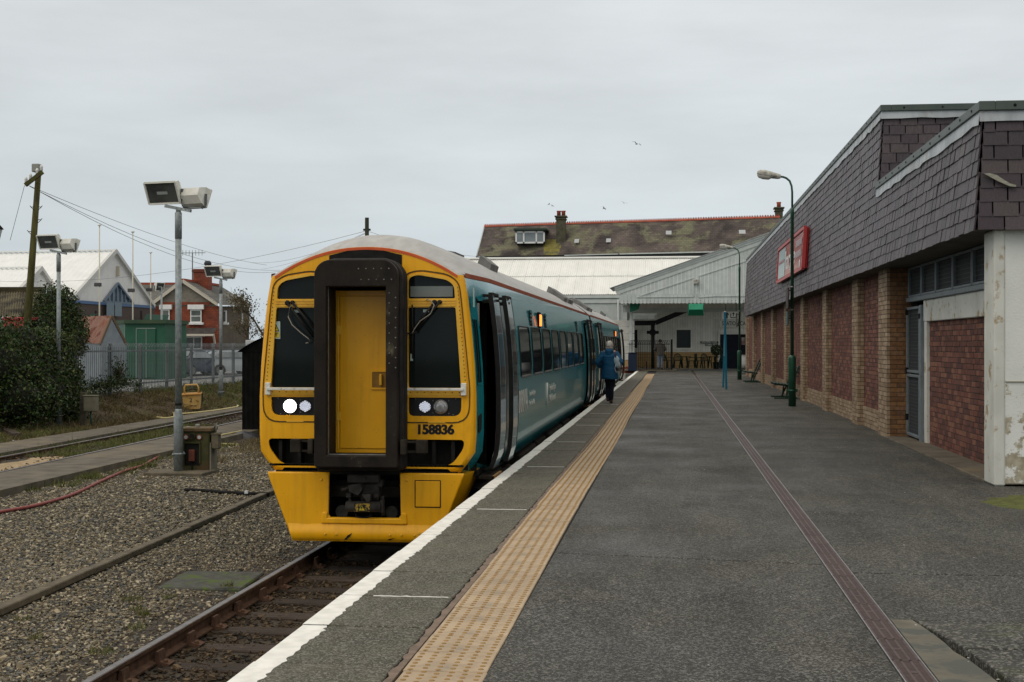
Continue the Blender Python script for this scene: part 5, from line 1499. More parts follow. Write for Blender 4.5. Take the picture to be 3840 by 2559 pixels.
# ================================================================== platform furniture
M_GREEN = mat('dark_green_paint', (.010, .055, .032), (.014, .07, .042), .38, 5, coat=.2, c3=(.03, .05, .035), c3_scale=3, c3_lo=.62, c3_hi=.8)
M_LAMPH = mat('weathered_lamp_grey', (.33, .32, .28), (.45, .44, .39), .6, 10, c3=(.12, .11, .09), c3_scale=7, c3_lo=.55, c3_hi=.68)
M_LENS = mat('lamp_diffuser', (.42, .41, .36), (.5, .49, .44), .25, 6)
def platform_lamp(label, loc, scale=1.0):
    t = thing('platform_lamp', label, 'lamp post', loc, 0, 'green platform lamp posts')
    t.scale = (1, 1, scale)
    mb = MB(); mb.lathe([(.092, 0), (.092, 1.16), (.088, 1.19), (.05, 1.23)], (0, 0, 0), 24); mb.build('base_sleeve', M_GREEN, t)
    mb = MB(); mb.lathe([(.098, .36), (.098, .40)], (0, 0, 0), 20)
    for a in (0, PI): mb.cbox(math.cos(a) * .11 - .025, math.cos(a) * .11 + .025, -.015, .015, .35, .41, .004)
    mb.build('strap', M_GREEN, t)
    mb = MB(); mb.lathe([(.042, 1.2), (.040, 4.55), (.046, 4.56), (.046, 4.72), (.030, 4.78)], (0, 0, 0), 18)
    mb.tube([(0, 0, 4.7), (0, 0, 5.15), (-.015, 0, 5.3), (-.06, 0, 5.42), (-.14, 0, 5.49), (-.22, 0, 5.52), (-.30, 0, 5.53)], .026, 12)
    mb.build('pole', M_GREEN, t)
    mb = MB(); M_ = Matrix.Translation((-.28, 0, 5.53)) @ Matrix.Rotation(math.radians(8), 4, 'Y')
    rows = []
    for x, w, h0, h1 in ((0, .045, -.05, .05), (-.06, .07, -.07, .065), (-.2, .085, -.075, .085), (-.38, .105, -.07, .11), (-.52, .10, -.05, .10), (-.575, .06, -.01, .06)):
        rows.append([M_ @ Vector((x, w * math.cos(a), (h1 if math.sin(a) > 0 else -h0) * math.sin(a))) for a in np.linspace(0, 2 * PI, 17)[:-1]])
    mb.grid(rows, 0, True, True); mb.add(rows[0], [list(range(16))]); mb.add(rows[-1], [list(range(16))])
    hd = mb.build('lamp_head', M_LAMPH, t)
    mb = MB(); rows = []
    for x, w, h in ((-.22, .06, .055), (-.28, .085, .095), (-.42, .095, .10), (-.53, .075, .075), (-.565, .04, .03)):
        rows.append([M_ @ Vector((x, w * math.cos(a), -h * math.sin(a) - .02)) for a in np.linspace(0, PI, 9)])
    mb.grid(rows); mb.build('lens', M_LENS, hd)
    mb = MB(); mb.lathe([(.048, 2.30), (.048, 2.34)], (0, 0, 0), 14); mb.lathe([(.048, 2.85), (.048, 2.89)], (0, 0, 0), 14); mb.build('band', M_METAL, t)
    return t
l1 = platform_lamp('tall green lamp post standing in front of the red shop sign', (2.93, 35.1, 0), 1.02)
l2 = platform_lamp('farther green lamp post near the station canopy beside a bench', (2.87, 60.95, 0), 1.02)
for t, zz in ((l1, (2.35, 2.85)), (l2, (2.2, 2.8))):
    mb = MB(); mb.cbox(-.13, -.10, -.28, .28, zz[0], zz[1], .004); mb.box(-.10, -.03, -.02, .02, zz[0] + .05, zz[0] + .08); mb.box(-.10, -.03, -.02, .02, zz[1] - .08, zz[1] - .05)
    mb.build('notice_plate', mat('notice_back', (.03, .022, .02), (.05, .035, .03), .6, 5), t)
mb = MB(); mb.cbox(-.13, -.10, -.2, .2, 1.95, 2.28, .004); mb.box(-.10, -.03, -.02, .02, 2.1, 2.13); mb.build('notice_plate', mat('notice_teal', (.02, .06, .065), None, .5), l1)

M_GREENB = mat('bench_green', (.010, .030, .020), (.016, .042, .028), .5, 8)
def bench(label, loc):
    t = thing('platform_bench', label, 'bench', loc, 0, 'green slatted benches along the brick wall')
    slat = MB().cbox(-.028, .028, 0, 1.6, -.012, .012, .004).mesh('seat_slat', M_GREENB)
    for k in range(6): obj('seat_slat', slat, t, (-.24 + k * .085, 0, .44 - .012 * k))
    for k in range(4): obj('back_slat', slat, t, (.30 + k * .038, 0, .53 + k * .11), (0, math.radians(70), 0))
    for y in (.12, 1.45):
        mb = MB(); mb.beam((.04, y, .03), (.42, y, .92), .045, .05, 0, (0, 1, 0)); mb.beam((-.27, y, .41), (.24, y, .36), .04, .045); mb.beam((-.27, y, .02), (.35, y, .02), .05, .04); mb.beam((.06, y, .04), (.10, y, .38), .04, .04, 0, (0, 1, 0)); mb.build('leg', M_GREENB, t)
    return t
bench('green slatted bench against the brick wall behind the near lamp post', (3.10, 39.7, 0))
bench('green slatted bench against the brick wall nearest the station canopy', (3.15, 56.6, 0))

# blue information frame, seen edge on
M_BLUE = mat('blue_frame_paint', (.004, .10, .16), (.006, .125, .19), .4, 5)
bf0, bf1 = gnd(2724, 1461, 0), gnd(2712, 1453, 0)
bt0, bt1 = at(2718, 1171, 47.3), at(2721, 1171, 49.7)
t = thing('sign_frame', 'turquoise blue two-legged sign frame seen edge-on on the platform', 'sign', bf0)
for p, q in ((bf0, bt0), (bf1, bt1)): MB().beam(p - bf0, q - bf0, .07, .07).build('leg', M_BLUE, t)
mb = MB(); q0, q1 = bf0.lerp(bt0, .42) - bf0, bf1.lerp(bt1, .42) - bf0; q2, q3 = bt1 - bf0, bt0 - bf0; o_ = Vector((.022, 0, 0))
mb.add([q0 - o_, q1 - o_, q2 - o_, q3 - o_, q0 + o_, q1 + o_, q2 + o_, q3 + o_], [(0, 1, 2, 3), (4, 5, 6, 7), (0, 1, 5, 4), (1, 2, 6, 5), (2, 3, 7, 6), (3, 0, 4, 7)]); mb.build('panel', M_BLUE, t)
mb = MB(); mb.beam(q3 + Vector((0, 0, .02)), q2 + Vector((0, 0, .02)), .05, .03); mb.build('top_strip', M_WBAR, t)
# ================================================================== station end: canopy, buildings, terrace behind
M_PALE = mat('pale_green_white_paint', (.46, .50, .485), (.53, .57, .55), .6, 3, c3=(.38, .40, .375), c3_scale=2.5, c3_lo=.58, c3_hi=.8, rand=.05)
M_PALE2 = mat('old_cream_boards', (.60, .595, .54), (.68, .675, .62), .7, 3, rand=.07)
M_TAN = mat('tan_dado_paint', (.36, .235, .10), (.42, .28, .125), .7, 3, rand=.05)
M_ROOFW = mat('white_roof_sheet', (.70, .70, .665), (.77, .77, .735), .55, 1.5, stretch=(1, .4, .4))
M_GRN2 = mat('canopy_green', (.004, .13, .065), (.006, .16, .08), .4, 4)
M_NAVY = mat('navy_door', (.006, .009, .016), (.010, .013, .022), .5, 4, spec=.12)
M_GATE = mat('black_iron', (.006, .007, .007), (.011, .012, .012), .6, 10, spec=.12)
YC = 78.5
cn = thing('station_canopy', 'pale boarded station canopy end with scalloped valance and sloping roof', 'canopy', (0, 0, 0))
def CP(px, py, Y=YC): return atY(px, py, Y)
zb = CP(2500, 1141).z
xl, xr = CP(2325, 1141).x, CP(2864, 1141).x
def z_top(x):      # underside of the barge board
    a, b = CP(2320, 1110), CP(2648, 1000); return a.z + (b.z - a.z) * (x - a.x) / (b.x - a.x)
bw = .212; x = xl; k = 0
hole = MB().lathe([(.022, 0), (.022, -.003)], (0, 0, 0), 10, 0, False, 'y').mesh('drilled_hole', M_BLK)
while x < xr:
    x1 = x + bw - .007; xm = (x + x1) / 2
    poly = [(x, zb + .075), (x + .03, zb + .07), (xm, zb), (x1 - .03, zb + .07), (x1, zb + .075), (x1, z_top(x1) + .22), (x, z_top(x) + .22)]
    mb = MB(); mb.prism(poly, YC, YC + .03, 'y'); b_ = mb.build('board', M_PALE, cn)
    obj('drilled_hole', hole, b_, (x - .003, YC - .001, zb + .17))
    x += bw; k += 1
MB().box(xl, xr, YC + .031, YC + .05, zb + .1, zb + .5).build('board_backing', M_BLK, cn)
# barge board in three steps, roof sheet and gutter end
p0, p1 = CP(2306, 1086), CP(2868, 890)
dirv = (p1 - p0).normalized(); up = Vector((-dirv.z, 0, dirv.x))
for off, w, pr, nm in ((-.17, .30, .045, 'barge_board'), (-.02, .12, .09, 'barge_moulding'), (.07, .09, .14, 'verge_strip')):
    mb = MB(); a, b = p0 + up * off, p1 + up * off
    mb.beam((a.x, YC - pr / 2, a.z), (b.x, YC - pr / 2, b.z), pr, w, 0, (-dirv.z, 0, dirv.x)); mb.build(nm, M_PALE, cn)
mb = MB(); a, b = p0 + up * .14 - dirv * .25, p1 + up * .14 + dirv * 3
mb.add([(a.x, YC - .2, a.z), (b.x, YC - .2, b.z), (b.x, 83.2, b.z), (a.x, 83.2, a.z), (a.x, YC - .2, a.z + .03), (b.x, YC - .2, b.z + .03), (b.x, 83.2, b.z + .03), (a.x, 83.2, a.z + .03)], [(0, 1, 2, 3), (4, 5, 6, 7), (0, 1, 5, 4), (2, 3, 7, 6), (0, 3, 7, 4), (1, 2, 6, 5)])
mb.build('canopy_roof', mat('canopy_roof_grey', (.30, .32, .32), (.40, .42, .42), .5, 3), cn)
mb = MB()
def tri(pts):
    P = [CP(2300 + .2678 * a, 1000 + .2678 * b) for a, b in pts]
    for p, q in zip(P[:-1], P[1:]): mb.beam((p.x, YC - .02, p.z), (q.x, YC - .02, q.z), .04, .05)
tri([(330, 430), (1125, 424), (1125, 160), (375, 412)]); tri([(1195, 135), (1195, 432), (1420, 415), (2040, 412)]); tri([(1195, 135), (1610, 0), (2060, -140)])
mb.build('moulding', M_PALE, cn)
q = CP(2611, 1058); mb = MB(); mb.cbox(q.x - .13, q.x + .13, YC - .3, YC, q.z - .12, q.z + .13, .02); mb.build('floodlight_box', M_LAMPH, cn)
# soffit, left edge board, bracket, post
mb = MB(); mb.box(xl - .05, xl, YC, 88, zb + .08, zb + .55); mb.box(xl, xr + 3, 82.9, 82.95, zb - .35, zb + .05); mb.build('inner_beam', M_PALE, cn)
mb = MB(); mb.box(xl, xr + 3, YC + .1, 82.8, zb + .45, zb + .5); mb.build('ceiling', M_PALE2, cn)
xi = atY(2372, 1150, 82.9).x
x = xi
while x < xr + .5:
    mb = MB(); zz = atY(2500, 1157, 82.9).z
    mb.prism([(x, zz + .05), (x + .1, zz), (x + .2, zz + .05), (x + .2, zb + .3), (x, zb + .3)], 82.85, 82.88, 'y'); mb.build('valance_board', M_PALE2, cn); x += .207
pp = atY(2367, 1300, 80.2)
mb = MB(); mb.cbox(pp.x - .085, pp.x + .085, 80.1, 80.3, 0, zb + .3, .01)
mb.build('post', M_PALE, cn)
mb = MB()
for k in range(26): mb.lathe([(.02, 0), (.012, -.012)], (pp.x + .04, 80.1, .95 + k * .1), 6, 0, False, 'y')
mb.build('post_rivets', mat('rivet_grey', (.30, .32, .31), None, .6), cn)
a = [atY(2300 + .2678 * u, 1000 + .2678 * v, 79.4) for u, v in ((232, 520), (378, 520), (352, 600), (300, 622), (232, 640))]
mb = MB(); mb.prism([(p.x, p.z) for p in a], 79.4, 79.5, 'y'); mb.build('bracket', M_GRN2, cn)
a = [atY(2300 + .2678 * u, 1000 + .2678 * v, 78.0) for u, v in ((1055, 520), (1262, 520), (1252, 605), (1062, 605), (1268, 685), (1045, 685))]
mb = MB()
z0, z1, z2 = a[0].z, a[2].z, a[4].z
mb.grid([[(a[0].x, 78.2, z0), (a[1].x, 78.2, z0)], [(a[3].x, 77.9, z1), (a[2].x, 77.9, z1)], [(a[5].x, 78.3, z2), (a[4].x, 78.3, z2)]], 0, False)
for s0, s1, s2 in ((0, 3, 5), (1, 2, 4)): mb.add([(a[s0].x, 78.2, z0), (a[s1].x, 77.9, z1), (a[s2].x, 78.3, z2), (a[s2].x, 78.6, z2), (a[s0].x, 78.6, z0)], [(0, 1, 2, 3, 4)])
mb.box(a[5].x, a[4].x, 78.58, 78.6, z2, z0); hl = mb.build('hanging_sign', mat('hanging_sign_green', (.012, .19, .10), (.015, .22, .12), .35, 3)); tag(hl, 'green angled sign box hanging under the canopy valance', 'sign')
mb = MB(); mb.beam((a[5].x, 77.88, z1), (a[4].x, 77.88, z1), .02, .04); o_ = mb.build('sign_ridge', M_GRN2, hl)

# cafe building wall
cf = thing('cafe_building', 'cream boarded station building with tan dado and dark windows under the canopy', 'building', (0, 0, 0))
YW = 88.0
def W(u, v, Y=YW): return atY(2300 + .2678 * u, 1000 + .2678 * v, Y)
zt, zd, z0 = W(900, 590).z + 1.0, W(900, 1192).z, 0.0
xa, xb = W(200, 1000).x, W(1495, 1000).x
xc = W(2300, 1000).x
x = xa
rr = random.Random(2)
while x < xc:
    bz = zd if x < xb else W(1500, 945).z
    MB().cbox(x, x + .148, YW - .01 + rr.uniform(-.004, .004), YW + .02, bz, zt, .006).build('board', M_PALE2, cf); x += .155
for k in range(6): MB().cbox(xa, xb, YW - .015, YW + .02, z0 + k * (zd - .02) / 6, z0 + (k + 1) * (zd - .02) / 6 - .012, .005).build('dado_board', M_TAN, cf)
MB().box(xa, xc, YW + .02, YW + .1, 0, zt).build('wall_core', M_BLK, cf)
MB().cbox(xa, xb, YW - .05, YW, zd - .03, zd + .03, .01).build('dado_rail', M_PALE2, cf)
MB().cbox(xa, xc, YW - .05, YW, W(900, 725).z - .03, W(900, 725).z + .04, .01).build('wall_rail', M_PALE2, cf)
def cwin(u0, u1, v0, v1):
    a, b = W(u0, v1), W(u1, v0)
    w_ = MB().box(a.x, b.x, YW - .03, YW - .02, a.z, b.z).build('window', M_GLASSK, cf)
    mb = MB()
    for x0, x1, zz0, zz1 in ((a.x - .12, a.x, a.z + .001, b.z - .001), (b.x, b.x + .12, a.z + .001, b.z - .001), (a.x - .2, b.x + .2, a.z - .12, a.z), (a.x - .2, b.x + .2, b.z, b.z + .14)): mb.cbox(x0, x1, YW - .07, YW - .012, zz0, zz1, .01)
    mb.build('frame', M_PALE2, w_)
cwin(885, 1083, 888, 1140); cwin(262, 338, 888, 1142)
a, b = W(375, 1190), W(475, 935)
mb = MB(); mb.cbox(a.x, b.x, YW - .06, YW - .012, a.z, b.z, .01); mb.build('wall_panel', M_PALE2, cf)
mb = MB()
for (u0, v0), (u1, v1) in (((820, 630), (950, 715)), ((1370, 620), (1470, 705)), ((900, 720), (1010, 620))):
    a, b = W(u0, v0), W(u1, v1); mb.beam((a.x, YW - .03, a.z), (b.x, YW - .03, b.z), .03, .09)
mb.build('brace', M_PALE2, cf)
# doorway and fascia lettering
a, b = W(1493, 1445), W(2100, 950)
MB().box(a.x, b.x, YW - .04, YW - .03, 0, b.z).build('doorway', M_NAVY, cf)
mb = MB(); mb.cbox(a.x - .12, a.x, YW - .08, YW - .012, 0, b.z - .002, .01); mb.cbox(a.x - .12, b.x, YW - .08, YW - .012, b.z, b.z + .22, .01); mb.build('door_surround', M_PALE2, cf)
q0, q1 = W(1488, 855), W(2100, 762)
fb = MB().cbox(q0.x, q1.x, YW - .10, YW - .012, q0.z, q1.z, .01).build('name_board', M_PALE2, cf)
s0, s1 = W(1522, 800), W(1905, 800)
me = text_mesh('STATION CAFE', .30, .004, .004)
wdt = max(v.co.x for v in me.vertices) - min(v.co.x for v in me.vertices)
lettering('board_lettering', 'STATION CAFE', .36, M_BLACKTXT, fb, frame_m(((s0.x + s1.x) / 2, YW - .104, s0.z), (1, 0, 0), (0, 0, 1)), extrude=.003, bold=.004, sx=(s1.x - s0.x) / (wdt * 1.2))
bpy.data.meshes.remove(me)
q = W(1818, 1050); mb = MB(); mb.box(q.x - .1, q.x + .1, YW - .05, YW - .045, q.z - .2, q.z + .25); mb.build('door_notice', mat('notice_paper', (.35, .33, .33), (.2, .1, .1), .6, 4), cf)
# small painted sign boards
for u0, u1, v0, v1, txt, sz in ((1216, 1474, 1046, 1078, 'STATION CAFE', .125), (1288, 1398, 1080, 1112, 'OPEN', .13)):
    a, b = W(u0, v1, YW - .08), W(u1, v0, YW - .08)
    o = MB().cbox(a.x, b.x, YW - .08, YW - .06, a.z + .005, b.z - .005, .004).build('wall_sign', mat('sign_board_green', (.008, .03, .018), None, .5))
    tag(o, 'small dark green board reading ' + txt + ' on the cream wall', 'sign')
    lettering('sign_lettering', txt, sz, M_WBAR, o, frame_m(((a.x + b.x) / 2, YW - .083, (a.z + b.z) / 2), (1, 0, 0), (0, 0, 1)), extrude=.001, bold=.003, sx=1.12)
# way-out sign
a, b = W(1525, 735, 80.5), W(1770, 632, 80.5)
t = thing('exit_sign', 'white sign with black arrows hanging under the canopy beside the lamp post', 'sign', (0, 0, 0))
MB().cbox(a.x, b.x, 80.5, 80.56, a.z, b.z, .01).build('sign_panel', mat('sign_panel_white', (.78, .77, .70), None, .5), t)
def arrow(cx, cz, s):
    return [(cx - .16 * s, cz - .02 * s), (cx - .16 * s, cz + .10 * s), (cx, cz + .28 * s), (cx + .16 * s, cz + .10 * s), (cx + .16 * s, cz - .02 * s), (cx + .055 * s, cz + .10 * s), (cx + .055 * s, cz - .28 * s), (cx - .055 * s, cz - .28 * s), (cx - .055 * s, cz + .10 * s)]
zc = (a.z + b.z) / 2
c1_ = W(1682, 680, 80.5).x; c0_ = W(1578, 680, 80.5).x
plate('sign_arrow', [arrow(c1_, zc + .06, .40)], .006, M_BLACKTXT, t, Matrix.Translation((0, 80.495, 0)) @ FM)
plate('sign_arrow', [arrow(c0_ + .06, zc, .62)], .006, M_BLACKTXT, t, Matrix.Translation((0, 80.495, 0)) @ FM)
mb = MB()
for x0, x1, q0, q1 in ((c1_ - .17, c1_ - .13, zc - .13, zc + .1), (c1_ + .13, c1_ + .17, zc - .13, zc + .1), (c1_ - .17, c1_ + .17, zc - .15, zc - .105)): mb.box(x0, x1, 80.49, 80.498, q0, q1)
mb.build('sign_tray', M_BLACKTXT, t)
mb = MB(); mb.tube([(a.x + .2, 80.53, b.z), (a.x + .2, 80.53, zb + .4)], .015, 6); mb.tube([(b.x - .2, 80.53, b.z), (b.x - .2, 80.53, zb + .4)], .015, 6); mb.build('hanger', M_GATE, t)

# black gutter and downpipe
t = thing('rainwater_pipe', 'black cast-iron downpipe and sloping gutter against the cream wall', 'drainpipe', (0, 0, 0))
P = [atY(2300 + .2678 * u, 1000 + .2678 * v, 84.5) for u, v in ((262, 795), (590, 790), (1060, 595))]
mb = MB(); mb.beam(P[0], P[1], .5, .28); mb.beam(P[1], P[2], .5, .28); mb.build('gutter', M_GATE, t)
q = atY(2448, 1216, 84.4); mb = MB(); mb.tube([(q.x, 84.4, 0), (q.x, 84.4, q.z)], .11, 12); mb.build('downpipe', M_GATE, t)
q2 = atY(2448, 1247, 84.3); mb = MB(); mb.cbox(q.x - .36, q.x + .36, 84.25, 84.32, q2.z - .09, q2.z + .09, .02); mb.cbox(q.x - .16, q.x + .16, 84.24, 84.5, q2.z - .16, q2.z + .16, .02); mb.build('bracket', M_GATE, t)
P = [atY(2300 + .2678 * u, 1000 + .2678 * v, 84.2) for u, v in ((270, 655), (635, 655), (570, 692), (270, 745))]
t2 = thing('inner_valance', 'low inner valance with pointed boards behind the canopy post', 'valance', (0, 0, 0))
mb = MB(); mb.prism([(P[0].x, P[0].z), (P[1].x, P[1].z), (P[2].x, P[2].z), (P[0].x, P[2].z)], 84.15, 84.3, 'y'); mb.build('fascia', M_PALE, t2)
x = P[0].x
while x < P[2].x - .05:
    mb = MB(); mb.prism([(x, P[3].z + .06), (x + .09, P[3].z), (x + .18, P[3].z + .06), (x + .18, P[2].z), (x, P[2].z)], 84.16, 84.19, 'y'); mb.build('board', M_PALE, t2); x += .19

# white boarded wall and white roof of the train shed
sh = thing('station_shed', 'long white station shed with corrugated roof behind the train', 'building', (0, 0, 0))
YE, YR = 85.0, 90.5
ze, zr = atY(2200, 1106, YE).z, atY(2200, 970, YR).z
x0_, x1_ = atY(1560, 1000, YE).x, atY(3000, 1000, YE).x
per = .133; n = int((x1_ - x0_) / per)
for (ta, tb, lift) in ((0, .50, .0), (.48, 1.0, .03)):
    mb = MB(); rows = []
    prof = []
    for i in range(n + 1):
        xx = x0_ + i * per
        big = (i % 8 == 0)
        for dx, dz in ((0, 0), (.03, .035), (.06, .035), (.09, 0)): prof.append((xx + dx, dz + (.025 if big and dz else 0)))
    for t_ in (ta, tb):
        y = YE + (YR - YE) * t_; z = ze + (zr - ze) * t_
        rows.append([(a_, y, z + b_ + (lift if t_ == ta else 0)) for a_, b_ in prof])
    mb.grid(rows, 0, False); o = mb.build('roof_sheeting', M_ROOFW, sh)
mb = MB(); mb.cbox(x0_, x1_, YR - .25, YR + .2, zr - .02, zr + .10, .03); mb.build('ridge_cap', M_ROOFW, sh)
mb = MB(); mb.add([(x0_, YR + .05, zr), (x1_, YR + .05, zr), (x1_, YR + 5, ze), (x0_, YR + 5, ze)], [(0, 1, 2, 3)]); mb.build('rear_roof', M_ROOFW, sh)
mb = MB(); mb.cbox(x0_, atY(2330, 1110, YE).x, YE - .02, YE + .12, ze - .22, ze - .04, .02); mb.cbox(x0_, atY(2325, 1110, YE).x, YE + .05, YE + .16, ze - .52, ze - .25, .015); mb.build('cornice', M_PALE, sh)
x = atY(1980, 1110, YE).x; xe = atY(2345, 1110, YE).x
while x < xe: MB().cbox(x, x + .195, YE + .12, YE + .15, 1.2, ze - .3, .004).build('board', M_PALE, sh); x += .2
MB().box(x0_, xe, YE + .16, YE + .3, -1, ze - .1).build('wall_core', M_PALE2, sh)
q = atY(2318, 1200, YE); mb = MB(); mb.tube([(q.x, YE - .05, ze - .3), (q.x, YE - .05, 2.3), (q.x + .12, YE - .15, 2.15)], .05, 8); mb.cbox(q.x, q.x + .35, YE - .3, YE, 1.95, 2.15, .03); mb.build('downpipe', M_PALE, sh)
for k in range(8):
    a, b = atY(2338, 1202 + k * 25, 83.0), atY(2363, 1226 + k * 25, 83.0)
    if k < 5 or True:
        mt = M_PALE2 if k < 6 else (M_TAN if k == 6 else mat('red_oxide', (.20, .035, .02), None, .7))
        MB().cbox(a.x - 1.2, b.x + .25, 83.0, 83.06, b.z + .01, a.z, .006).build('end_board', mt, sh)

# hoop-topped railings with a gate
gt = thing('hoop_railing', 'black hoop-topped iron railing and gate closing off the platform end', 'fence', (0, 0, 0))
YG = 80.0
g0, g1 = atY(2360, 1300, YG).x, atY(2513, 1300, YG).x
zt_, zr1 = atY(2400, 1277, YG).z, atY(2400, 1291, YG).z
nb = 22; stp = (g1 - g0) / nb
bar = MB().tube([(0, 0, .06), (0, 0, zr1 + .02)], .011, 6).mesh('bar', M_GATE)
for i in range(nb + 1): obj('bar', bar, gt, (g0 + i * stp, YG, 0))
hoop = MB().tube([(stp * (1 - math.cos(a)), 0, zr1 + (zt_ - zr1) * math.sin(a)) for a in np.linspace(0, PI, 11)], .011, 6).mesh('hoop', M_GATE)
for i in range(0, nb - 1): obj('hoop', hoop, gt, (g0 + i * stp, YG, 0))
for z in (zr1, .10): MB().cbox(g0 - .1, g1, YG - .012, YG + .012, z - .02, z + .02, .004).build('rail', M_GATE, gt)
gx = atY(2424, 1300, YG).x
MB().cbox(gx - .03, gx + .03, YG - .05, YG + .01, 0, .55, .005).build('gate_stop', M_GATE, gt)
px_ = atY(2519, 1300, YG).x
MB().cbox(px_ - .055, px_ + .055, YG - .055, YG + .055, 0, atY(2519, 1273, YG).z, .01).build('gate_post', M_GATE, gt)
MB().cbox(g0 - .4, px_ + .3, 79.7, 88, .0, .06, .01).build('step_slab', M_CONC, gt)

# litter bin, topiary, bag hoop
q = atY(2372, 1388, 79.0)
t = thing('litter_bin', 'dark blue litter bin beside the canopy post', 'bin', (q.x, 79.0, 0))
MB().cbox(-.24, .24, -.24, .24, 0, .98, .03).build('bin_body', mat('bin_navy', (.006, .014, .035), None, .5), t); MB().cbox(-.26, .26, -.26, .26, .981, 1.05, .03).build('bin_lid', mat('bin_navy', (0, 0, 0)), t)
q = atY(2686, 1390, 86.8)
t = thing('potted_bush', 'clipped round bush in a pot by the cafe door', 'plant', (q.x, 86.8, 0))
mb = MB(); mb.lathe([(.16, 0), (.22, .4), (.24, .42)], (0, 0, 0), 14); mb.build('pot', mat('dark_pot', (.02, .018, .016), None, .8), t)
MB().tube([(0, 0, .35), (0, 0, 1.0)], .025, 6).build('trunk', M_SLEEPER, t)
n = 900; a = NPR.normal(size=(n, 3)); a /= np.linalg.norm(a, axis=1)[:, None]; ps = a * (.34 * NPR.uniform(.75, 1.05, n))[:, None] + np.array([0, 0, 1.15])
LEAF_V = [(-.5, 0, 0), (0, -.32, .06), (.5, 0, 0), (0, .32, .06)]; LEAF_F = [(0, 1, 2, 3)]
M_LEAF = mat('dark_leaf', (.8, .8, .8), (1.1, 1.1, 1.1), .5, 4, attr=[(.014, .030, .008), (.02, .042, .01), (.03, .055, .012), (.010, .022, .008), (.025, .04, .012)])
merged('crown', LEAF_V, LEAF_F, trs(ps, rotm(*NPR.uniform(0, 6.28, (3, n))), np.full((n, 3), .09)), M_LEAF, NPR.uniform(0, .999, n), t)
q = atY(2788, 1400, 72.0)
t = thing('bag_holder', 'clear refuse sack hanging in a hoop stand behind the far lamp post', 'bin', (q.x, 72.0, 0))
mb = MB(); rows = []
for z, r_ in ((.30, .10), (.36, .20), (.5, .25), (.75, .26), (.95, .25), (1.0, .27)): rows.append([(r_ * math.cos(b) * (1 + .06 * math.sin(5 * b + z * 9)), r_ * math.sin(b), z) for b in np.linspace(0, 2 * PI, 17)[:-1]])
mb.grid(rows, 0, True, True); mb.add(rows[0], [list(range(16))]); mb.build('sack', mat('clear_sack', (.36, .36, .36), (.5, .5, .5), .3, 6, bump=.6), t)
mb = MB(); mb.tube([(.28 * math.cos(b), .28 * math.sin(b), 1.0) for b in np.linspace(0, 2 * PI, 17)], .015, 6); mb.tube([(.28, 0, 0), (.28, 0, 1.0)], .02, 6); mb.lathe([(.2, 0), (.2, .03)], (.1, 0, 0), 14); mb.build('hoop_stand', M_GATE, t)

# plastic garden chairs and tables
M_PLAS = mat('green_plastic', (.006, .018, .012), (.010, .026, .017), .5, 6, spec=.15)
def garden_chair():
    t = thing('garden_chair', 'x', 'chair', (0, 0, 0), 0, 'dark green plastic chairs outside the cafe')
    mb = MB(); mb.cbox(-.24, .24, -.22, .22, .42, .45, .012); mb.build('seat', M_PLAS, t)
    for sx in (-1, 1):
        for sy in (-1, 1): MB().beam((sx * .26, sy * .25, 0), (sx * .22, sy * .19, .43), .06, .05).build('leg', M_PLAS, t)
        mb = MB(); mb.tube([(sx * .23, -.2, .44), (sx * .285, -.20, .62), (sx * .29, -.05, .655), (sx * .27, .2, .64)], .022, 8); mb.build('armrest', M_PLAS, t)
    mb = MB(); out = [(.24 * math.cos(a), .24 + .06 * math.sin(a), .55 + .32 * math.sin(a)) for a in np.linspace(0, PI, 13)]
    mb.tube([(.24, .21, .44)] + out + [(-.24, .21, .44)], .024, 8)
    for k in range(-3, 4):
        h = .55 + .31 * math.sqrt(1 - (k * .062 / .24) ** 2); mb.beam((k * .062, .21, .45), (k * .062, .21 + .07, h), .028, .012, 0, (0, 1, 0))
    mb.build('backrest', M_PLAS, t)
    return t
def garden_table():
    t = thing('garden_table', 'x', 'table', (0, 0, 0), 0, 'dark green plastic tables outside the cafe')
    mb = MB(); mb.lathe([(.44, .69), (.45, .70), (.45, .72), (.43, .725)], (0, 0, 0), 20); mb.build('table_top', M_PLAS, t)
    for a in range(4): MB().beam((.36 * math.cos(a * PI / 2 + .8), .36 * math.sin(a * PI / 2 + .8), 0), (.22 * math.cos(a * PI / 2 + .8), .22 * math.sin(a * PI / 2 + .8), .69), .05, .05).build('leg', M_PLAS, t)
    return t
ch0 = garden_chair(); first = True
for u, Y, rz, lb in ((752, 86.2, .9, 'dark plastic garden chair half hidden behind the gate post'), (905, 86.6, .1, 'dark plastic garden chair facing out between gate and first table'), (1095, 85.8, -1.4, 'dark plastic garden chair turned left beside the first table'), (1212, 85.8, 1.3, 'dark plastic garden chair turned right, back to back with its neighbour'), (1300, 86.4, .5, 'dark plastic garden chair tucked against the second table'), (1487, 86.0, -.9, 'dark plastic garden chair in front of the cafe door')):
    q = W(u, 1440, Y)
    c_ = ch0 if first else dup(ch0, None)
    first = False
    c_.location = (q.x, Y, .06); c_.rotation_euler = (0, 0, rz); c_['label'] = lb
tb0 = garden_table(); first = True
for u, Y, lb in ((985, 86.2, 'dark plastic garden table under the cafe window'), (1385, 86.2, 'dark plastic garden table beside the cafe door bush')):
    q = W(u, 1440, Y); c_ = tb0 if first else dup(tb0, None); first = False
    c_.location = (q.x, Y, .06); c_['label'] = lb

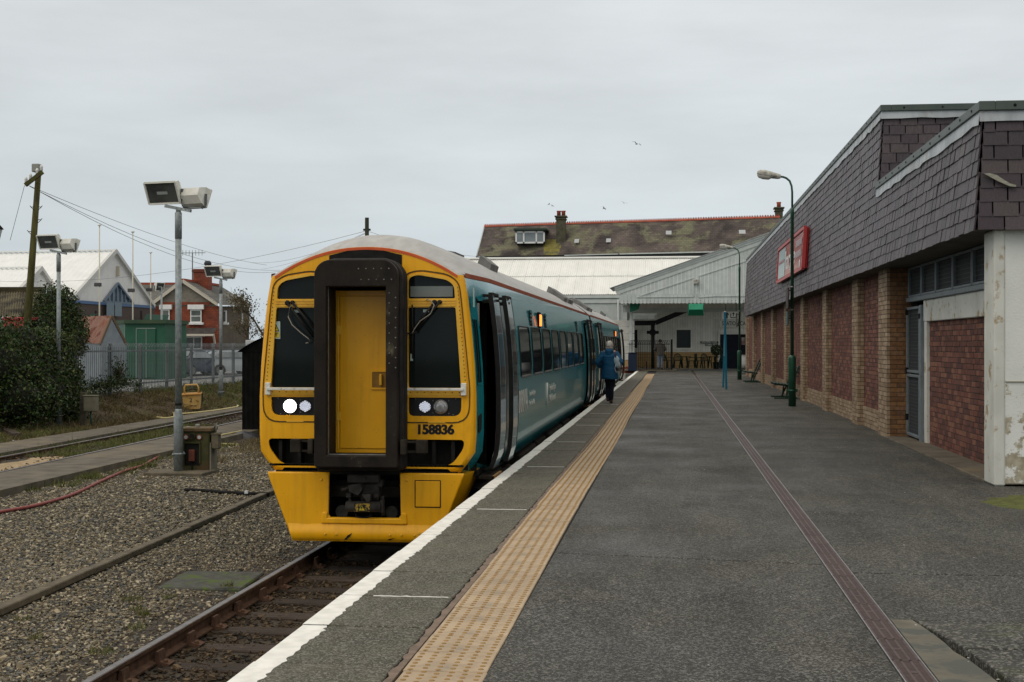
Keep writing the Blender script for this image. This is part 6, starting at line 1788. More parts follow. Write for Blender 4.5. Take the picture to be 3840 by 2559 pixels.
# ------------------------------------------------------------------ slate-roofed terrace behind the station
def course_mat(name, c1, c2, c3, sx=3.0, sz=7.0, c3_lo=.5, c3_hi=.62, c3_scale=.5):
    m = mat(name, c1, c2, .85, .55, detail=9, c3=c3, c3_scale=c3_scale, c3_lo=c3_lo, c3_hi=c3_hi)
    N, L = m.node_tree.nodes, m.node_tree.links; b = N['Principled BSDF']
    src = b.inputs['Base Color'].links[0].from_socket
    tc = N.new('ShaderNodeTexCoord'); mp = N.new('ShaderNodeMapping'); mp.inputs['Rotation'].default_value = (PI / 2, 0, 0)
    L.new(tc.outputs['Object'], mp.inputs[0])
    bt = N.new('ShaderNodeTexBrick'); bt.inputs['Scale'].default_value = 1.0
    bt.inputs['Brick Width'].default_value = .32; bt.inputs['Row Height'].default_value = .17; bt.inputs['Mortar Size'].default_value = .012
    bt.inputs['Color1'].default_value = (1.1, 1.1, 1.1, 1); bt.inputs['Color2'].default_value = (.8, .8, .8, 1); bt.inputs['Mortar'].default_value = (.5, .5, .5, 1)
    L.new(mp.outputs[0], bt.inputs['Vector'])
    mx = N.new('ShaderNodeMix'); mx.data_type = 'RGBA'; mx.blend_type = 'MULTIPLY'; mx.inputs['Factor'].default_value = 1
    L.new(src, mx.inputs['A']); L.new(bt.outputs['Color'], mx.inputs['B']); L.new(mx.outputs['Result'], b.inputs['Base Color'])
    return m
M_TROOF = course_mat('mossy_slate_roof', (.040, .032, .030), (.125, .10, .088), (.15, .145, .092), c3_lo=.50, c3_hi=.59, c3_scale=.5)
M_TROOF2 = course_mat('yellow_lichen_slates', (.16, .14, .04), (.26, .22, .05), (.09, .09, .05), c3_scale=1.2)
M_REDT = mat('red_ridge_tile', (.26, .055, .03), (.34, .08, .045), .75, 4, rand=.2)
M_CHIM = mat('sooty_chimney', (.055, .052, .035), (.10, .095, .065), .9, 3, c3=(.07, .075, .02), c3_scale=1.5)
tr = thing('terrace_house', 'long slate-roofed terrace with red ridge tiles, dormer and chimneys behind the station', 'house', (0, 0, 0))
EL, ER, RL, RRt = at(1787, 962, 130), at(2960, 944, 119), at(1816, 850, 134), at(2925, 815, 123)
def roofpt(s, t):        # s along, t up the slope
    a = EL.lerp(ER, s); b = RL.lerp(RRt, s); return a.lerp(b, t)
mb = MB(); mb.grid([[roofpt(i / 12, j / 4) for i in range(13)] for j in range(5)], 0, False); mb.build('roof', M_TROOF, tr)
back = Vector((.0, 6, 0)); mb = MB(); mb.add([RL, RRt, ER + back * 2, EL + back * 2], [(0, 1, 2, 3)]); mb.build('rear_roof', M_TROOF, tr)
mb = MB(); mb.add([EL - Vector((-.3, -.4, 0)), ER + Vector((-.3, .4, 0)), (ER.x - .3, ER.y + .4, -1), (EL.x + .3, EL.y + .4, -1)], [(0, 1, 2, 3)]); mb.add([EL + Vector((.3, .4, 0)), RL + Vector((.2, 0, 0)), EL + back * 2 + Vector((.2, 0, 0)), (EL.x + .3, EL.y + 12, -1), (EL.x + .3, EL.y + .4, -1)], [(0, 1, 2, 3, 4)])
mb.build('wall', mat('dark_terrace_wall', (.03, .033, .032), (.05, .052, .05), .9, 2), tr)
mb = MB(); mb.beam(EL + Vector((0, -.1, -.12)), ER + Vector((0, -.1, -.12)), .2, .16); mb.build('eaves_board', mat('eaves_dark', (.012, .015, .015), None, .6), tr)
mb = MB(); mb.beam(roofpt(.48, 0) + Vector((0, -.22, 0)), roofpt(.97, 0) + Vector((0, -.22, .1)), .1, .1); mb.beam(roofpt(.30, 0) + Vector((0, -.2, -.05)), roofpt(.475, 0) + Vector((0, -.2, .0)), .08, .08); mb.build('gutter', M_PALE, tr)
rt = MB(); rt.prism([(-.14, -.1), (0, .06), (.14, -.1)], 0, .45, 'x'); rt.lathe([(.07, -.02), (.07, .02)], (.11, 0, .11), 10, 0, True, 'y'); rt.lathe([(.07, -.02), (.07, .02)], (.33, 0, .11), 10, 0, True, 'y')
rtm = rt.mesh('ridge_tile', M_REDT)
Lr = (RRt - RL).length; nt = int(Lr / .46); ra = math.atan2(RRt.y - RL.y, RRt.x - RL.x)
for i in range(nt):
    s = i / nt; p = RL.lerp(RRt, s); obj('ridge_tile', rtm, tr, (p.x, p.y, p.z + .05), (0, -math.asin((RRt.z - RL.z) / Lr), ra))
mb = MB(); mb.tube([EL, RL], .06, 6); mb.build('verge', M_PALE, tr)
def patch(s0, s1, t0, t1, m):
    mb = MB(); nrm = (roofpt(.5, 0) - roofpt(.5, 1)).cross(roofpt(1, 0) - roofpt(0, 0)).normalized(); nrm = nrm if nrm.y < 0 else -nrm
    rows = []
    for j in range(7):
        t = t0 + (t1 - t0) * j / 6; r = []
        for i in range(9):
            q = i / 8; w = .5 + .5 * math.sin(PI * j / 6) * .3
            s = s0 + (s1 - s0) * (.5 + (q - .5) * (w + .25 * mnoise.noise(Vector((j * .9, q * 2, 3)))))
            r.append(roofpt(s, t) + nrm * .015)
        rows.append(r)
    mb.grid(rows); return mb.build('lichen_patch', m, tr)
patch(.21, .30, .0, .50, M_TROOF2)
def chimney(px0, px1, py0, py1, d, pots):
    a, b = at(px0, py1, d), at(px1, py0, d); w = b.x - a.x
    c = MB(); c.cbox(a.x, b.x, a.y - .5, a.y + .5, a.z - 1, b.z, .03); c.cbox(a.x - .08, b.x + .08, a.y - .58, a.y + .58, b.z - .35, b.z - .22, .03); c.cbox(a.x - .14, b.x + .14, a.y - .64, a.y + .64, b.z - .12, b.z + .02, .03)
    ch = c.build('chimney', M_CHIM, tr)
    for k in range(pots):
        x = a.x + w * (k + .5) / pots; mb = MB(); mb.lathe([(.19, 0), (.17, .35), (.21, .42), (.21, .5), (.16, .5)], (x, a.y, b.z), 12); mb.build('chimney_pot', M_REDT, ch)
chimney(2087, 2122, 812, 890, 129, 2); chimney(2907, 2934, 780, 850, 124, 1)
# dormer
a, b = at(1933, 914, 128.6), at(2044, 868, 128.6)
dm = MB().box(a.x, b.x, a.y + .05, a.y + 3, a.z, b.z + .05).build('dormer', mat('dormer_side', (.05, .05, .05), None, .8), tr)
mb = MB(); mb.cbox(a.x - .15, b.x + .2, a.y - .3, a.y + 3, b.z + .05, b.z + .25, .03); mb.build('dormer_roof', mat('dormer_green', (.03, .05, .035), None, .8), dm)
M_UPVC = mat('white_window_frame', (.66, .67, .66), (.72, .73, .72), .4, 4)
mb = MB(); w = b.x - a.x
for x0, x1, zz0, zz1 in ((0, w, 0, .14), (0, w, b.z - a.z - .14, b.z - a.z), (0, .14, 0, b.z - a.z), (w - .14, w, 0, b.z - a.z), (w * .26, w * .31, 0, b.z - a.z), (w * .69, w * .74, 0, b.z - a.z)): mb.box(a.x + x0, a.x + x1, a.y - .06, a.y + .04, a.z + zz0, a.z + zz1)
mb.build('window_frame', M_UPVC, dm)
M_PANE = mat('sky_window_glass', (.14, .17, .18), (.22, .25, .26), .08, 1, spec=.6)
for q0, q1 in ((.05, .26), (.31, .69), (.74, .95)): MB().box(a.x + w * q0, a.x + w * q1, a.y - .01, a.y, a.z + .13, b.z - .13).build('pane', M_PANE, dm)
for px0, px1, py0, py1, d in ((2154, 2173, 898, 912, 128), (2273, 2292, 896, 910, 127), (2497, 2518, 867, 881, 125), (2771, 2794, 864, 878, 122)):
    a, b = at(px0, py1, d - .3), at(px1, py0, d + .3); mb = MB()
    mb.add([(a.x, a.y - .35, a.z), (b.x, a.y - .35, a.z), (b.x, b.y - .35, b.z), (a.x, b.y - .35, b.z)], [(0, 1, 2, 3)]); o = mb.build('skylight', mat('skylight_glass', (.33, .35, .36), None, .3), tr)
# gulls in the sky
def gull(px, py, d, s, lb, rz):
    p = at(px, py, d); t = MB()
    body = [(-.0, -.28, .0, .02), (0, -.2, 0, .05), (0, -.05, 0, .075), (0, .12, 0, .05), (0, .25, .0, .015)]
    t.grid([[(r * math.cos(a), y, z + r * math.sin(a)) for a in np.linspace(0, 2 * PI, 9)[:-1]] for _, y, z, r in body], 0, True, True)
    for sx in (-1, 1): t.grid([[(sx * .04, -.12, .02), (sx * .04, .08, .02)], [(sx * .32, -.14, .16), (sx * .32, .02, .16)], [(sx * .68, -.02, .08), (sx * .66, .05, .08)]], 0, False)
    o = t.build('gull', mat('gull_grey', (.16, .16, .17), (.3, .3, .3), .8, 2), None, p, (0, .3, rz)); o.scale = (s,) * 3
    tag(o, lb, 'bird', 'gulls in the sky')
gull(2387, 541, 70, .42, 'gull flying highest, high above the slate-roofed terrace', .6); gull(2265, 783, 110, .5, 'gull low over the terrace, near the middle of the roof', 1.2); gull(2340, 762, 130, .5, 'gull low over the terrace to the right of another gull', .3); gull(2058, 767, 130, .4, 'gull just above the large chimney, upper one of a pair', 2.0); gull(2071, 773, 130, .4, 'gull just above the large chimney, lower one of a pair', 1.0)
# ================================================================== left side: floodlights, cabinet, bin, hoses, fence, hedge, houses
M_GALV = mat('galvanised_steel', (.20, .225, .225), (.30, .33, .33), .55, 18, metal=.35, c3=(.42, .44, .44), c3_scale=16, c3_lo=.60, c3_hi=.66, stretch=(1, 1, .6))
M_LAMPW = mat('lamp_off_white', (.56, .55, .49), (.66, .65, .59), .5, 6, c3=(.36, .34, .28), c3_scale=8, c3_lo=.6, c3_hi=.72)
M_REFL = mat('lamp_reflector', (.055, .062, .06), (.11, .12, .115), .15, 3, metal=.3)
def floodlight(t, base, aim, tilt, w=.62, h=.22):
    """lamp head on a stirrup: base on the mast head, aim = compass angle of its glass, tilt below the level"""
    R = Matrix.Translation(base) @ Matrix.Rotation(aim, 4, 'Z') @ Matrix.Translation((0, 0, .20)) @ Matrix.Rotation(tilt, 4, 'X')
    mb = MB()     # glass looks along local -y
    front = [(-w / 2, -.10, -h), (w / 2, -.10, -h), (w / 2, -.10, h), (-w / 2, -.10, h)]
    mid = [(x * .96, .04, z * .92) for x, _, z in front]; bk = [(x * .78, .17, z * .42 + .02) for x, _, z in front]
    P = [R @ Vector(p) for p in front + mid + bk]
    mb.add(P, [(0, 1, 5, 4), (1, 2, 6, 5), (2, 3, 7, 6), (3, 0, 4, 7), (4, 5, 9, 8), (5, 6, 10, 9), (6, 7, 11, 10), (7, 4, 8, 11), (8, 9, 10, 11)])
    for a, b in ((0, 1), (1, 2), (2, 3), (3, 0)): mb.beam(R @ Vector(front[a]), R @ Vector(front[b]), .035, .035)
    hd = mb.build('lamp_head', M_LAMPW, t)
    mb = MB(); g = [(x * .95, -.095, z * .93) for x, _, z in front]; mb.add([R @ Vector(p) for p in g], [(0, 1, 2, 3)]); mb.build('lamp_glass', M_REFL, hd)
    mb = MB(); mb.add([R @ Vector(p) for p in ((-.12, -.1, -.03), (.12, -.1, -.03), (.12, -.1, .03), (-.12, -.1, .03))], [(0, 1, 2, 3)]); mb.build('lamp_tube', mat('lamp_tube_white', (.3, .32, .31), None, .3), hd)
    B = Matrix.Translation(base) @ Matrix.Rotation(aim, 4, 'Z')
    mb = MB()
    for sx in (-1, 1):
        mb.beam(B @ Vector((sx * (w / 2 + .025), .02, .24)), B @ Vector((sx * (w / 2 + .01), .02, .02)), .012, .05); mb.beam(B @ Vector((sx * (w / 2 + .01), .02, .02)), B @ Vector((sx * w / 2 * .7, .02, -.03)), .012, .05)
    mb.beam(B @ Vector((-w / 2 * .72, .02, -.03)), B @ Vector((w / 2 * .72, .02, -.03)), .05, .012); mb.build('stirrup', mat('stirrup_grey', (.09, .095, .1), None, .5), hd)
def mast(label, loc, H, aims, band=None, plinth=False):
    t = thing('floodlight_mast', label, 'floodlight', loc, 0, 'galvanised floodlight masts by the siding')
    mb = MB(); mb.lathe([(.09, 0), (.09, 1.02), (.086, 1.05), (.066, 1.17), (.062, 1.2)], (0, 0, 0), 24); mb.build('mast_base', M_GALV, t)
    mb = MB(); mb.lathe([(.062, 1.2), (.060, H - .45)], (0, 0, 0), 20); mb.build('mast_tube', M_GALV, t)
    MB().lathe([(.067, H - .80), (.067, H - .30), (.05, H - .28)], (0, 0, 0), 20).build('mast_sleeve', M_GALV, t)
    mb = MB(); mb.lathe([(.067, 1.27), (.067, 1.32)], (0, 0, 0), 18); mb.build('black_tape', M_BLK, t)
    mb = MB()
    for a in (.5, PI + .5): mb.tube([(.09 * math.cos(a), .09 * math.sin(a), .30), (.115 * math.cos(a), .115 * math.sin(a), .33), (.09 * math.cos(a), .09 * math.sin(a), .36)], .022, 6)
    mb.lathe([(.096, .31), (.096, .35)], (0, 0, 0), 18); mb.build('door_strap', M_GALV, t)
    mb = MB(); mb.beam((-.27, .02, H - .16), (.27, -.06, H - .27), .07, .06); mb.tube([(0, 0, H - .3), (0, 0, H - .2)], .05, 10); mb.build('crossarm', M_GALV, t)
    for (dx, dz, aim, tilt, w, h_) in aims: floodlight(t, Vector((dx, 0, H - .13 + dz)), aim, tilt, w, h_)
    return t
A2 = [(-.27, .05, math.radians(-14), math.radians(24), .70, .215), (.33, -.06, math.radians(160), math.radians(24), .52, .19)]
g = gnd(669, 1780, -1.0)
mast('tall galvanised floodlight mast standing on a concrete plinth in the gravel yard', (g.x, g.y, -.93), 5.30, A2)
o = MB().cbox(-.55, .62, -.42, .42, -.16, 0, .015).build('mast_plinth', M_KERB, None, (g.x, g.y, -.93)); tag(o, 'square concrete plinth under the nearest floodlight mast', 'plinth')
g = gnd(220, 1598, -.93); mast('galvanised floodlight mast rising from the ivy bank', (g.x, g.y, -.95), 5.45, A2)
g = at(828, 1502, 56); mast('galvanised floodlight mast in front of the grey house, by the palisade fence', (g.x, g.y, g.z), 5.05, A2)
g = at(606, 1300, 74)
t = thing('floodlight_mast', 'thin far lamp mast with one floodlight before the brick house', 'floodlight', (g.x, g.y, -.2), 0, 'galvanised floodlight masts by the siding')
MB().lathe([(.06, 0), (.05, 4.7)], (0, 0, 0), 12).build('mast_tube', M_GALV, t); floodlight(t, Vector((-.15, 0, 4.55)), math.radians(60), math.radians(15), .5)

# rusty control cabinet
g = gnd(745, 1772, -1.0)
t = thing('control_cabinet', 'rusty olive control cabinet with dials and red switch behind the mast', 'cabinet', (g.x, g.y, -1.02), math.radians(6))
M_OLIVE = mat('olive_rust_paint', (.036, .037, .012), (.062, .058, .019), .75, 5, c3=(.075, .036, .015), c3_scale=2.6, c3_lo=.52, c3_hi=.66, bump=.3)
M_DRUM = mat('bleached_side', (.14, .125, .09), (.22, .20, .15), .8, 6, stretch=(1, 1, .3), c3=(.06, .045, .025), c3_scale=3)
mb = MB(); mb.prism(rpoly([(-.31, -.26), (.27, -.26), (.31, .1), (.22, .30), (-.31, .30)], .04), 0, .84, 'z'); mb.build('cabinet_body', M_OLIVE, t)
mb = MB(); mb.prism([(.272, -.25), (.312, .1), (.222, .30), (.26, .32), (.35, .1), (.30, -.26)], .02, .62, 'z'); mb.build('side_panel', M_DRUM, t)
mb = MB(); mb.cbox(-.34, .31, -.30, .32, .84, .91, .01); mb.build('cabinet_lid', mat('rusty_lid', (.085, .06, .03), (.14, .085, .04), .85, 8, bump=.4), t)
for x, r_ in ((-.185, .058), (.075, .058)):
    mb = MB(); mb.lathe([(r_, -.262), (r_, -.285), (r_ * .72, -.285)], (x, 0, .73), 18, 0, True, 'y'); d_ = mb.build('dial', mat('rust_red', (.13, .04, .018), (.18, .06, .03), .8, 12), t)
    MB().lathe([(r_ * .62, -.28), (r_ * .6, -.288)], (x, 0, .73), 16, 0, False, 'y').build('dial_face', mat('dial_white', (.42, .44, .44), None, .3), d_)
mb = MB(); mb.lathe([(.062, -.262), (.062, -.33), (.052, -.33), (.05, -.27)], (-.055, 0, .755), 18, 0, True, 'y'); mb.build('hose_port', M_OLIVE, t); MB().lathe([(.051, -.30), (.05, -.331)], (-.055, 0, .755), 18, 0, False, 'y').build('port_hole', M_BLK, t)
mb = MB(); mb.box(-.22, .08, -.268, -.262, .18, .61); nic = mb.build('niche', M_BLK, t)
mb = MB(); mb.box(-.23, .10, -.30, -.262, .61, .635); mb.box(-.235, -.215, -.29, -.262, .18, .62); mb.box(.075, .10, -.29, -.262, .22, .62); mb.build('niche_rim', M_OLIVE, nic)
mb = MB(); mb.cbox(-.125, -.005, -.33, -.268, .26, .49, .012); mb.build('switch_box', mat('switch_red', (.10, .028, .016), (.15, .04, .022), .6, 8), nic)
mb = MB(); mb.tube([(-.06, -.29, .26), (-.065, -.29, .1), (-.04, -.3, .0)], .012, 6); mb.tube([(.01, -.30, .26), (.02, -.30, .22)], .01, 6); mb.build('cable', M_BLK, nic)
mb = MB(); mb.cbox(.30, .45, -.24, -.02, .50, .78, .015); mb.prism([(.29, .78), (.47, .78), (.45, .82), (.30, .80)], -.25, .0, 'y'); mb.box(.44, .452, -.2, -.05, .52, .76); mb.build('side_box', mat('side_box_grey', (.09, .085, .05), (.15, .12, .08), .7, 9, c3=(.09, .045, .02), c3_scale=5), t)
mb = MB()
for x in (-.2, -.03): mb.lathe([(.05, .91), (.05, .925)], (x, 0, 0), 12)
mb.cbox(-.06, .02, -.05, .05, .91, .97, .01); mb.tube([(.30, .0, .9), (.34, .02, 1.0), (.33, .02, .8)], .02, 6); mb.build('lid_fittings', mat('pale_fittings', (.25, .24, .2), None, .7), t)

# yellow grit bin marked 2
g = at(722, 1531, 50.5)
t = thing('handled_bin', 'small yellow wheeled box with a hoop handle and the number 2', 'box', (g.x, g.y, g.z - .02), math.radians(-10)); t.rotation_euler = (math.radians(4), math.radians(-3), math.radians(14))
M_BINY = mat('faded_yellow', (.47, .28, .08), (.57, .37, .13), .6, 6, c3=(.22, .10, .025), c3_scale=4, c3_lo=.6, c3_hi=.72)
mb = MB(); mb.grid([[(-.27, -.2, 0), (.27, -.2, 0), (.27, .2, 0), (-.27, .2, 0)], [(-.32, -.24, .5), (.32, -.24, .5), (.32, .24, .5), (-.32, .24, .5)]], 0, False, True); mb.add([(-.27, -.2, 0), (.27, -.2, 0), (.27, .2, 0), (-.27, .2, 0)], [(0, 1, 2, 3)]); mb.build('box_body', M_BINY, t)
mb = MB(); mb.cbox(-.35, .35, -.27, .27, .50, .56, .015); mb.build('box_lid', mat('rusty_yellow', (.32, .15, .03), (.42, .22, .05), .7, 6), t)
mb = MB(); mb.box(-.22, .18, -.238, -.225, .14, .38); mb.build('front_panel', M_BINY, t)
mb = MB(); mb.tube([(-.24, 0, .54), (-.25, 0, .76), (-.2, 0, .86), (.2, 0, .86), (.25, 0, .76), (.24, 0, .54)], .032, 8); mb.build('hoop_handle', M_BINY, t)
lettering('number', '2', .2, M_BLACKTXT, t, frame_m((-.02, -.252, .33), (1, 0, 0), (0, .08, 1)), extrude=.003)
mb = MB(); mb.tube([(-.22, .0, .66), (0, -.02, .70), (.2, 0, .68), (.36, .05, .5), (.37, .05, .2)], .016, 6); mb.build('cable', M_BLK, t)
mb = MB()
for x in (-.2, .2): mb.lathe([(.08, -.03), (.08, .03)], (x, .2, .02), 12, 0, True, 'y')
mb.build('wheel', M_RUBBER, t)

# post with meter box
g = gnd(318, 1603, -.95)
t = thing('meter_box', 'weathered grey box on a short post at the foot of the bank', 'box', (g.x, g.y, -.97), .1)
MB().cbox(-.14, .02, -.02, .12, 0, 1.05, .01).build('post', mat('weathered_post', (.06, .052, .036), (.10, .088, .062), .9, 6), t)
mb = MB(); mb.cbox(.02, .40, -.22, .06, .50, .95, .02); mb.cbox(.0, .42, -.24, .08, .95, .98, .01); mb.build('box_case', mat('box_drab', (.13, .12, .082), (.18, .165, .115), .8, 5), t)
MB().tube([(.2, -.05, .5), (.2, -.05, 0)], .03, 8).build('conduit', M_GREEN, t)

# hoses and pipes
def hose(name, pts, r, m, label, sub=6):
    P = [Vector(p) for p in pts]; out = []
    for i in range(len(P) - 1):
        a, b, c, d = P[max(i - 1, 0)], P[i], P[i + 1], P[min(i + 2, len(P) - 1)]
        for k in range(sub):
            t = k / sub; out.append(.5 * ((2 * b) + (-a + c) * t + (2 * a - 5 * b + 4 * c - d) * t * t + (-a + 3 * b - 3 * c + d) * t ** 3))
    out.append(P[-1]); o = MB().tube(out, r, 8).build(name, m); tag(o, label, 'hose'); return o
hose('red_hose', [gnd(*q, -.965) for q in ((-60, 1935), (0, 1921), (130, 1897), (235, 1868), (300, 1843), (390, 1800), (470, 1766), (530, 1748), (590, 1716), (648, 1694))], .028, mat('red_rubber', (.20, .045, .04), (.27, .07, .06), .6, 8), 'red rubber hose snaking across the pale gravel yard')
YH = mat('yellow_hose', (.46, .38, .16), (.54, .46, .22), .6, 6)
hose('yellow_hose', [gnd(*q, -.86) for q in ((588, 1565), (620, 1568), (652, 1563), (650, 1549), (646, 1546), (680, 1552), (760, 1545), (830, 1536), (890, 1525), (880, 1518), (845, 1514))], .028, YH, 'cream yellow hose lying along the far walkway')
hose('yellow_pipe', [gnd(*q, -.86) for q in ((830, 1632), (870, 1624), (908, 1616))], .022, YH, 'thin yellow pipe lying by the black shed')
hose('yellow_pipe', [gnd(*q, -.99) for q in ((816, 1665), (895, 1669))], .028, YH, 'short yellow tube on the gravel behind the cabinet')
hose('black_pipe', [gnd(*q, -.97) for q in ((694, 1837), (760, 1840), (850, 1847), (940, 1852), (1010, 1853))], .03, M_BLK, 'black plastic pipe lying on the gravel near the kerb wall')
o = MB().cbox(-.03, .03, -.02, .02, 0, .05, .004).build('litter_scrap', mat('paper_white', (.6, .62, .62), None, .7), None, gnd(924, 1852, -.95)); tag(o, 'small white paper scrap beside the black pipe', 'litter')
mb = MB(); mb.beam(gnd(0, 1608, -.9), gnd(62, 1640, -.9), .22, .2); o = mb.build('old_beam', M_SLEEPER); tag(o, 'old dark timber beam lying at the bottom of the ivy bank', 'beam')

# black corrugated shed beside the train
t = thing('black_shed', 'tall black corrugated shed just behind the left side of the train', 'shed', (0, 0, 0))
bx0, by0 = gnd(909, 1627, -1.0).x, gnd(909, 1627, -1.0).y
mb = MB(); prof = []
for i in range(46):
    x = bx0 + i * .07; prof.append((x, .0 if i % 2 else .03))
mb.grid([[(x, by0 - d, -1.1) for x, d in prof], [(x, by0 - d, 1.32) for x, d in prof]], 0, False)
mb.grid([[(bx0 - d, by0 + i * .09, -1.1) for i, d in enumerate([0, .03] * 14)], [(bx0 - d, by0 + i * .09, 1.32) for i, d in enumerate([0, .03] * 14)]], 0, False)
M_BSHED = mat('tarred_sheet', (.005, .005, .005), (.009, .009, .008), .9, 4, spec=.05)
mb.build('wall', M_BSHED, t)
rows = []
for y in (by0 - .12, by0 + 2.5): rows.append([(bx0 - .12 + 3.4 * q, y, 1.30 + .62 * math.sin(PI * q) ** .85) for q in np.linspace(0, 1, 15)])
mb = MB(); mb.grid(rows); mb.add([(x, by0 - .02, z) for x, y, z in rows[0]], [list(range(15))]); mb.build('curved_roof', M_BSHED, t)
g = gnd(900, 1640, -1.0); mb = MB(); mb.grid([[(g.x - .35 + .9 * q, g.y - .2 + y, -1.02 + .18 * math.sin(PI * q) ** .5 * math.sin(PI * (y + .2) / .8) ** .5) for q in np.linspace(0, 1, 9)] for y in np.linspace(-.2, .6, 7)]); o = mb.build('black_sack', mat('dark_plastic', (.02, .02, .022), (.04, .04, .045), .4, 5, bump=.4)); tag(o, 'dark plastic sack slumped at the foot of the black shed', 'sack')

# ------------------------------------------------------------------ palisade fence
M_PAL = mat('galvanised_pale', (.12, .135, .14), (.17, .19, .195), .55, 6, metal=.3, rand=.12)
fn = thing('palisade_fence', 'long galvanised steel palisade fence along the top of the bank', 'fence', (0, 0, 0))
pal = MB(); W_ = .05
sec = [(-W_ / 2, 0), (-W_ / 4, .009), (0, .011), (W_ / 4, .009), (W_ / 2, 0)]
rows = []
for z, o_ in ((0, 0), (1.60, 0), (1.68, -.03), (1.74, -.075)):
    rows.append([(o_ + a[1], a[0] * (1 if z < 1.7 else .35), z) for a in sec])
pal.grid(rows, 0, False); pale_me = pal.mesh('pale', M_PAL)
y = 38.0; k = 0
while y < 74:
    obj('pale', pale_me, fn, (FENCE_X + .04, y, -.18), (0, 0, RND.uniform(-.06, .06)))
    y += .157; k += 1
pst = MB().cbox(-.05, .05, -.055, .055, 0, 1.80, .006).mesh('post', M_PAL)
y = 38.6
while y < 74: obj('post', pst, fn, (FENCE_X - .02, y, -.25)); y += 2.75
for z in (.10, 1.28): MB().cbox(FENCE_X - .03, FENCE_X + .035, 38, 74, z - .03, z + .03, .004).build('rail', M_PAL, fn)

# ------------------------------------------------------------------ ivy and bushes
M_IVY = mat('ivy_leaf', (.8, .8, .8), (1.1, 1.1, 1.1), .42, 3, spec=.18, attr=[(.014, .034, .007), (.020, .046, .009), (.030, .062, .011), (.010, .024, .006), (.042, .07, .012), (.018, .04, .009), (.028, .03, .009), (.06, .085, .016), (.055, .045, .015)])
M_IVYL = mat('young_leaf', (.8, .8, .8), (1.1, 1.1, 1.1), .5, 3, attr=[(.05, .075, .016), (.07, .09, .018), (.035, .06, .014), (.09, .10, .022), (.03, .05, .012)])
M_CORE = mat('leaf_core', (.006, .008, .004), (.012, .013, .006), .95, 5)
M_TWIG = mat('twig', (.05, .036, .022), (.08, .06, .038), .9, 8)
def leaf_mass(name, label, blobs, n, size, m, seed, cat='shrub', loose=(.72, 1.08), core=.74):
    """blobs: (centre, radii); leaves sit in the outer shell of each blob and point outwards"""
    t = thing(name, label, cat, blobs[0][0])
    r = np.random.default_rng(seed); O = np.array(blobs[0][0])
    vol = np.array([b[1][0] * b[1][1] + b[1][0] * b[1][2] for b in blobs]); share = vol / vol.sum()
    ps, ns = [], []
    for (c, rad), s in zip(blobs, share):
        k = int(n * s); a = r.normal(size=(k, 3)); a /= np.linalg.norm(a, axis=1)[:, None]
        bump = np.array([1 + .16 * mnoise.noise(Vector(v * 2.2) + Vector(c)) + .10 * mnoise.noise(Vector(v * 5.5) + Vector(c)) for v in a])
        q = a * np.array(rad) * (bump * r.uniform(*loose, k))[:, None] + np.array(c) - O
        ps.append(q); ns.append(a)
    P = np.concatenate(ps); N_ = len(P)
    R = rotm(r.normal(0, .9, N_) + .7, r.normal(0, .9, N_), r.uniform(0, 6.28, N_))
    s = size * np.exp(r.normal(0, .25, N_))
    merged('crown', LEAF_V, LEAF_F, trs(P, R, np.stack([s, s, s], 1)), m, r.uniform(0, .999, N_), t)
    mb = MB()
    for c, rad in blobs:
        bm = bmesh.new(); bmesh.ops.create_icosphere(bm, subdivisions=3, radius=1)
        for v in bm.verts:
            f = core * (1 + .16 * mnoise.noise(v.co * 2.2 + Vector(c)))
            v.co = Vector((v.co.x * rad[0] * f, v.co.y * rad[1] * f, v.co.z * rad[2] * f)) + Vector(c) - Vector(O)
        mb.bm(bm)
    mb.build('leaf_core', M_CORE, t)  # solid dark blob for the inner leaf mass, blocks the view through
    mb = MB(); mb.tube([(0, 0, -blobs[0][1][2]), (.1, .05, 0), (.15, 0, blobs[0][1][2] * .6)], .05, 6, 0, True, True, [.07, .05, .02]); mb.build('trunk', M_TWIG, t)
    return t
def B(px, py, d, rx, ry, rz): p = at(px, py, d); return ((p.x, p.y, p.z), (rx, ry, rz))
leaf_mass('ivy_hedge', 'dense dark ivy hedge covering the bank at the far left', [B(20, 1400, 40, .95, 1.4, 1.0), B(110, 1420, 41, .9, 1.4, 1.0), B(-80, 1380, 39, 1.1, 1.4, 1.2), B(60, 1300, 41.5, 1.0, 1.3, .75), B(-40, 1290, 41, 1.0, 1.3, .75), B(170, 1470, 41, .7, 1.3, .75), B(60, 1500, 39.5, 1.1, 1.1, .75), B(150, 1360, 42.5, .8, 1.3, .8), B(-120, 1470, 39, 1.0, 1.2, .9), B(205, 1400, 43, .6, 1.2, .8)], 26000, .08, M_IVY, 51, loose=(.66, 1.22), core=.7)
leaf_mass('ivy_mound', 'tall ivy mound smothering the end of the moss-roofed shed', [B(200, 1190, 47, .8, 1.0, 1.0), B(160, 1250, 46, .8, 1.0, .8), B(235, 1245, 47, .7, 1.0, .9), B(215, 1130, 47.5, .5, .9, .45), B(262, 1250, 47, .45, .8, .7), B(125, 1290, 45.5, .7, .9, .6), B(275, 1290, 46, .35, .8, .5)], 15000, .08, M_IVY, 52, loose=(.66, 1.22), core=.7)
leaf_mass('young_bush', 'yellow-green young bush behind the second floodlight mast', [B(165, 1262, 43.5, .62, .6, .28), B(235, 1300, 44, .4, .6, .38), B(200, 1280, 44, .4, .6, .3), B(262, 1315, 44.5, .2, .4, .16)], 5000, .07, M_IVYL, 53)
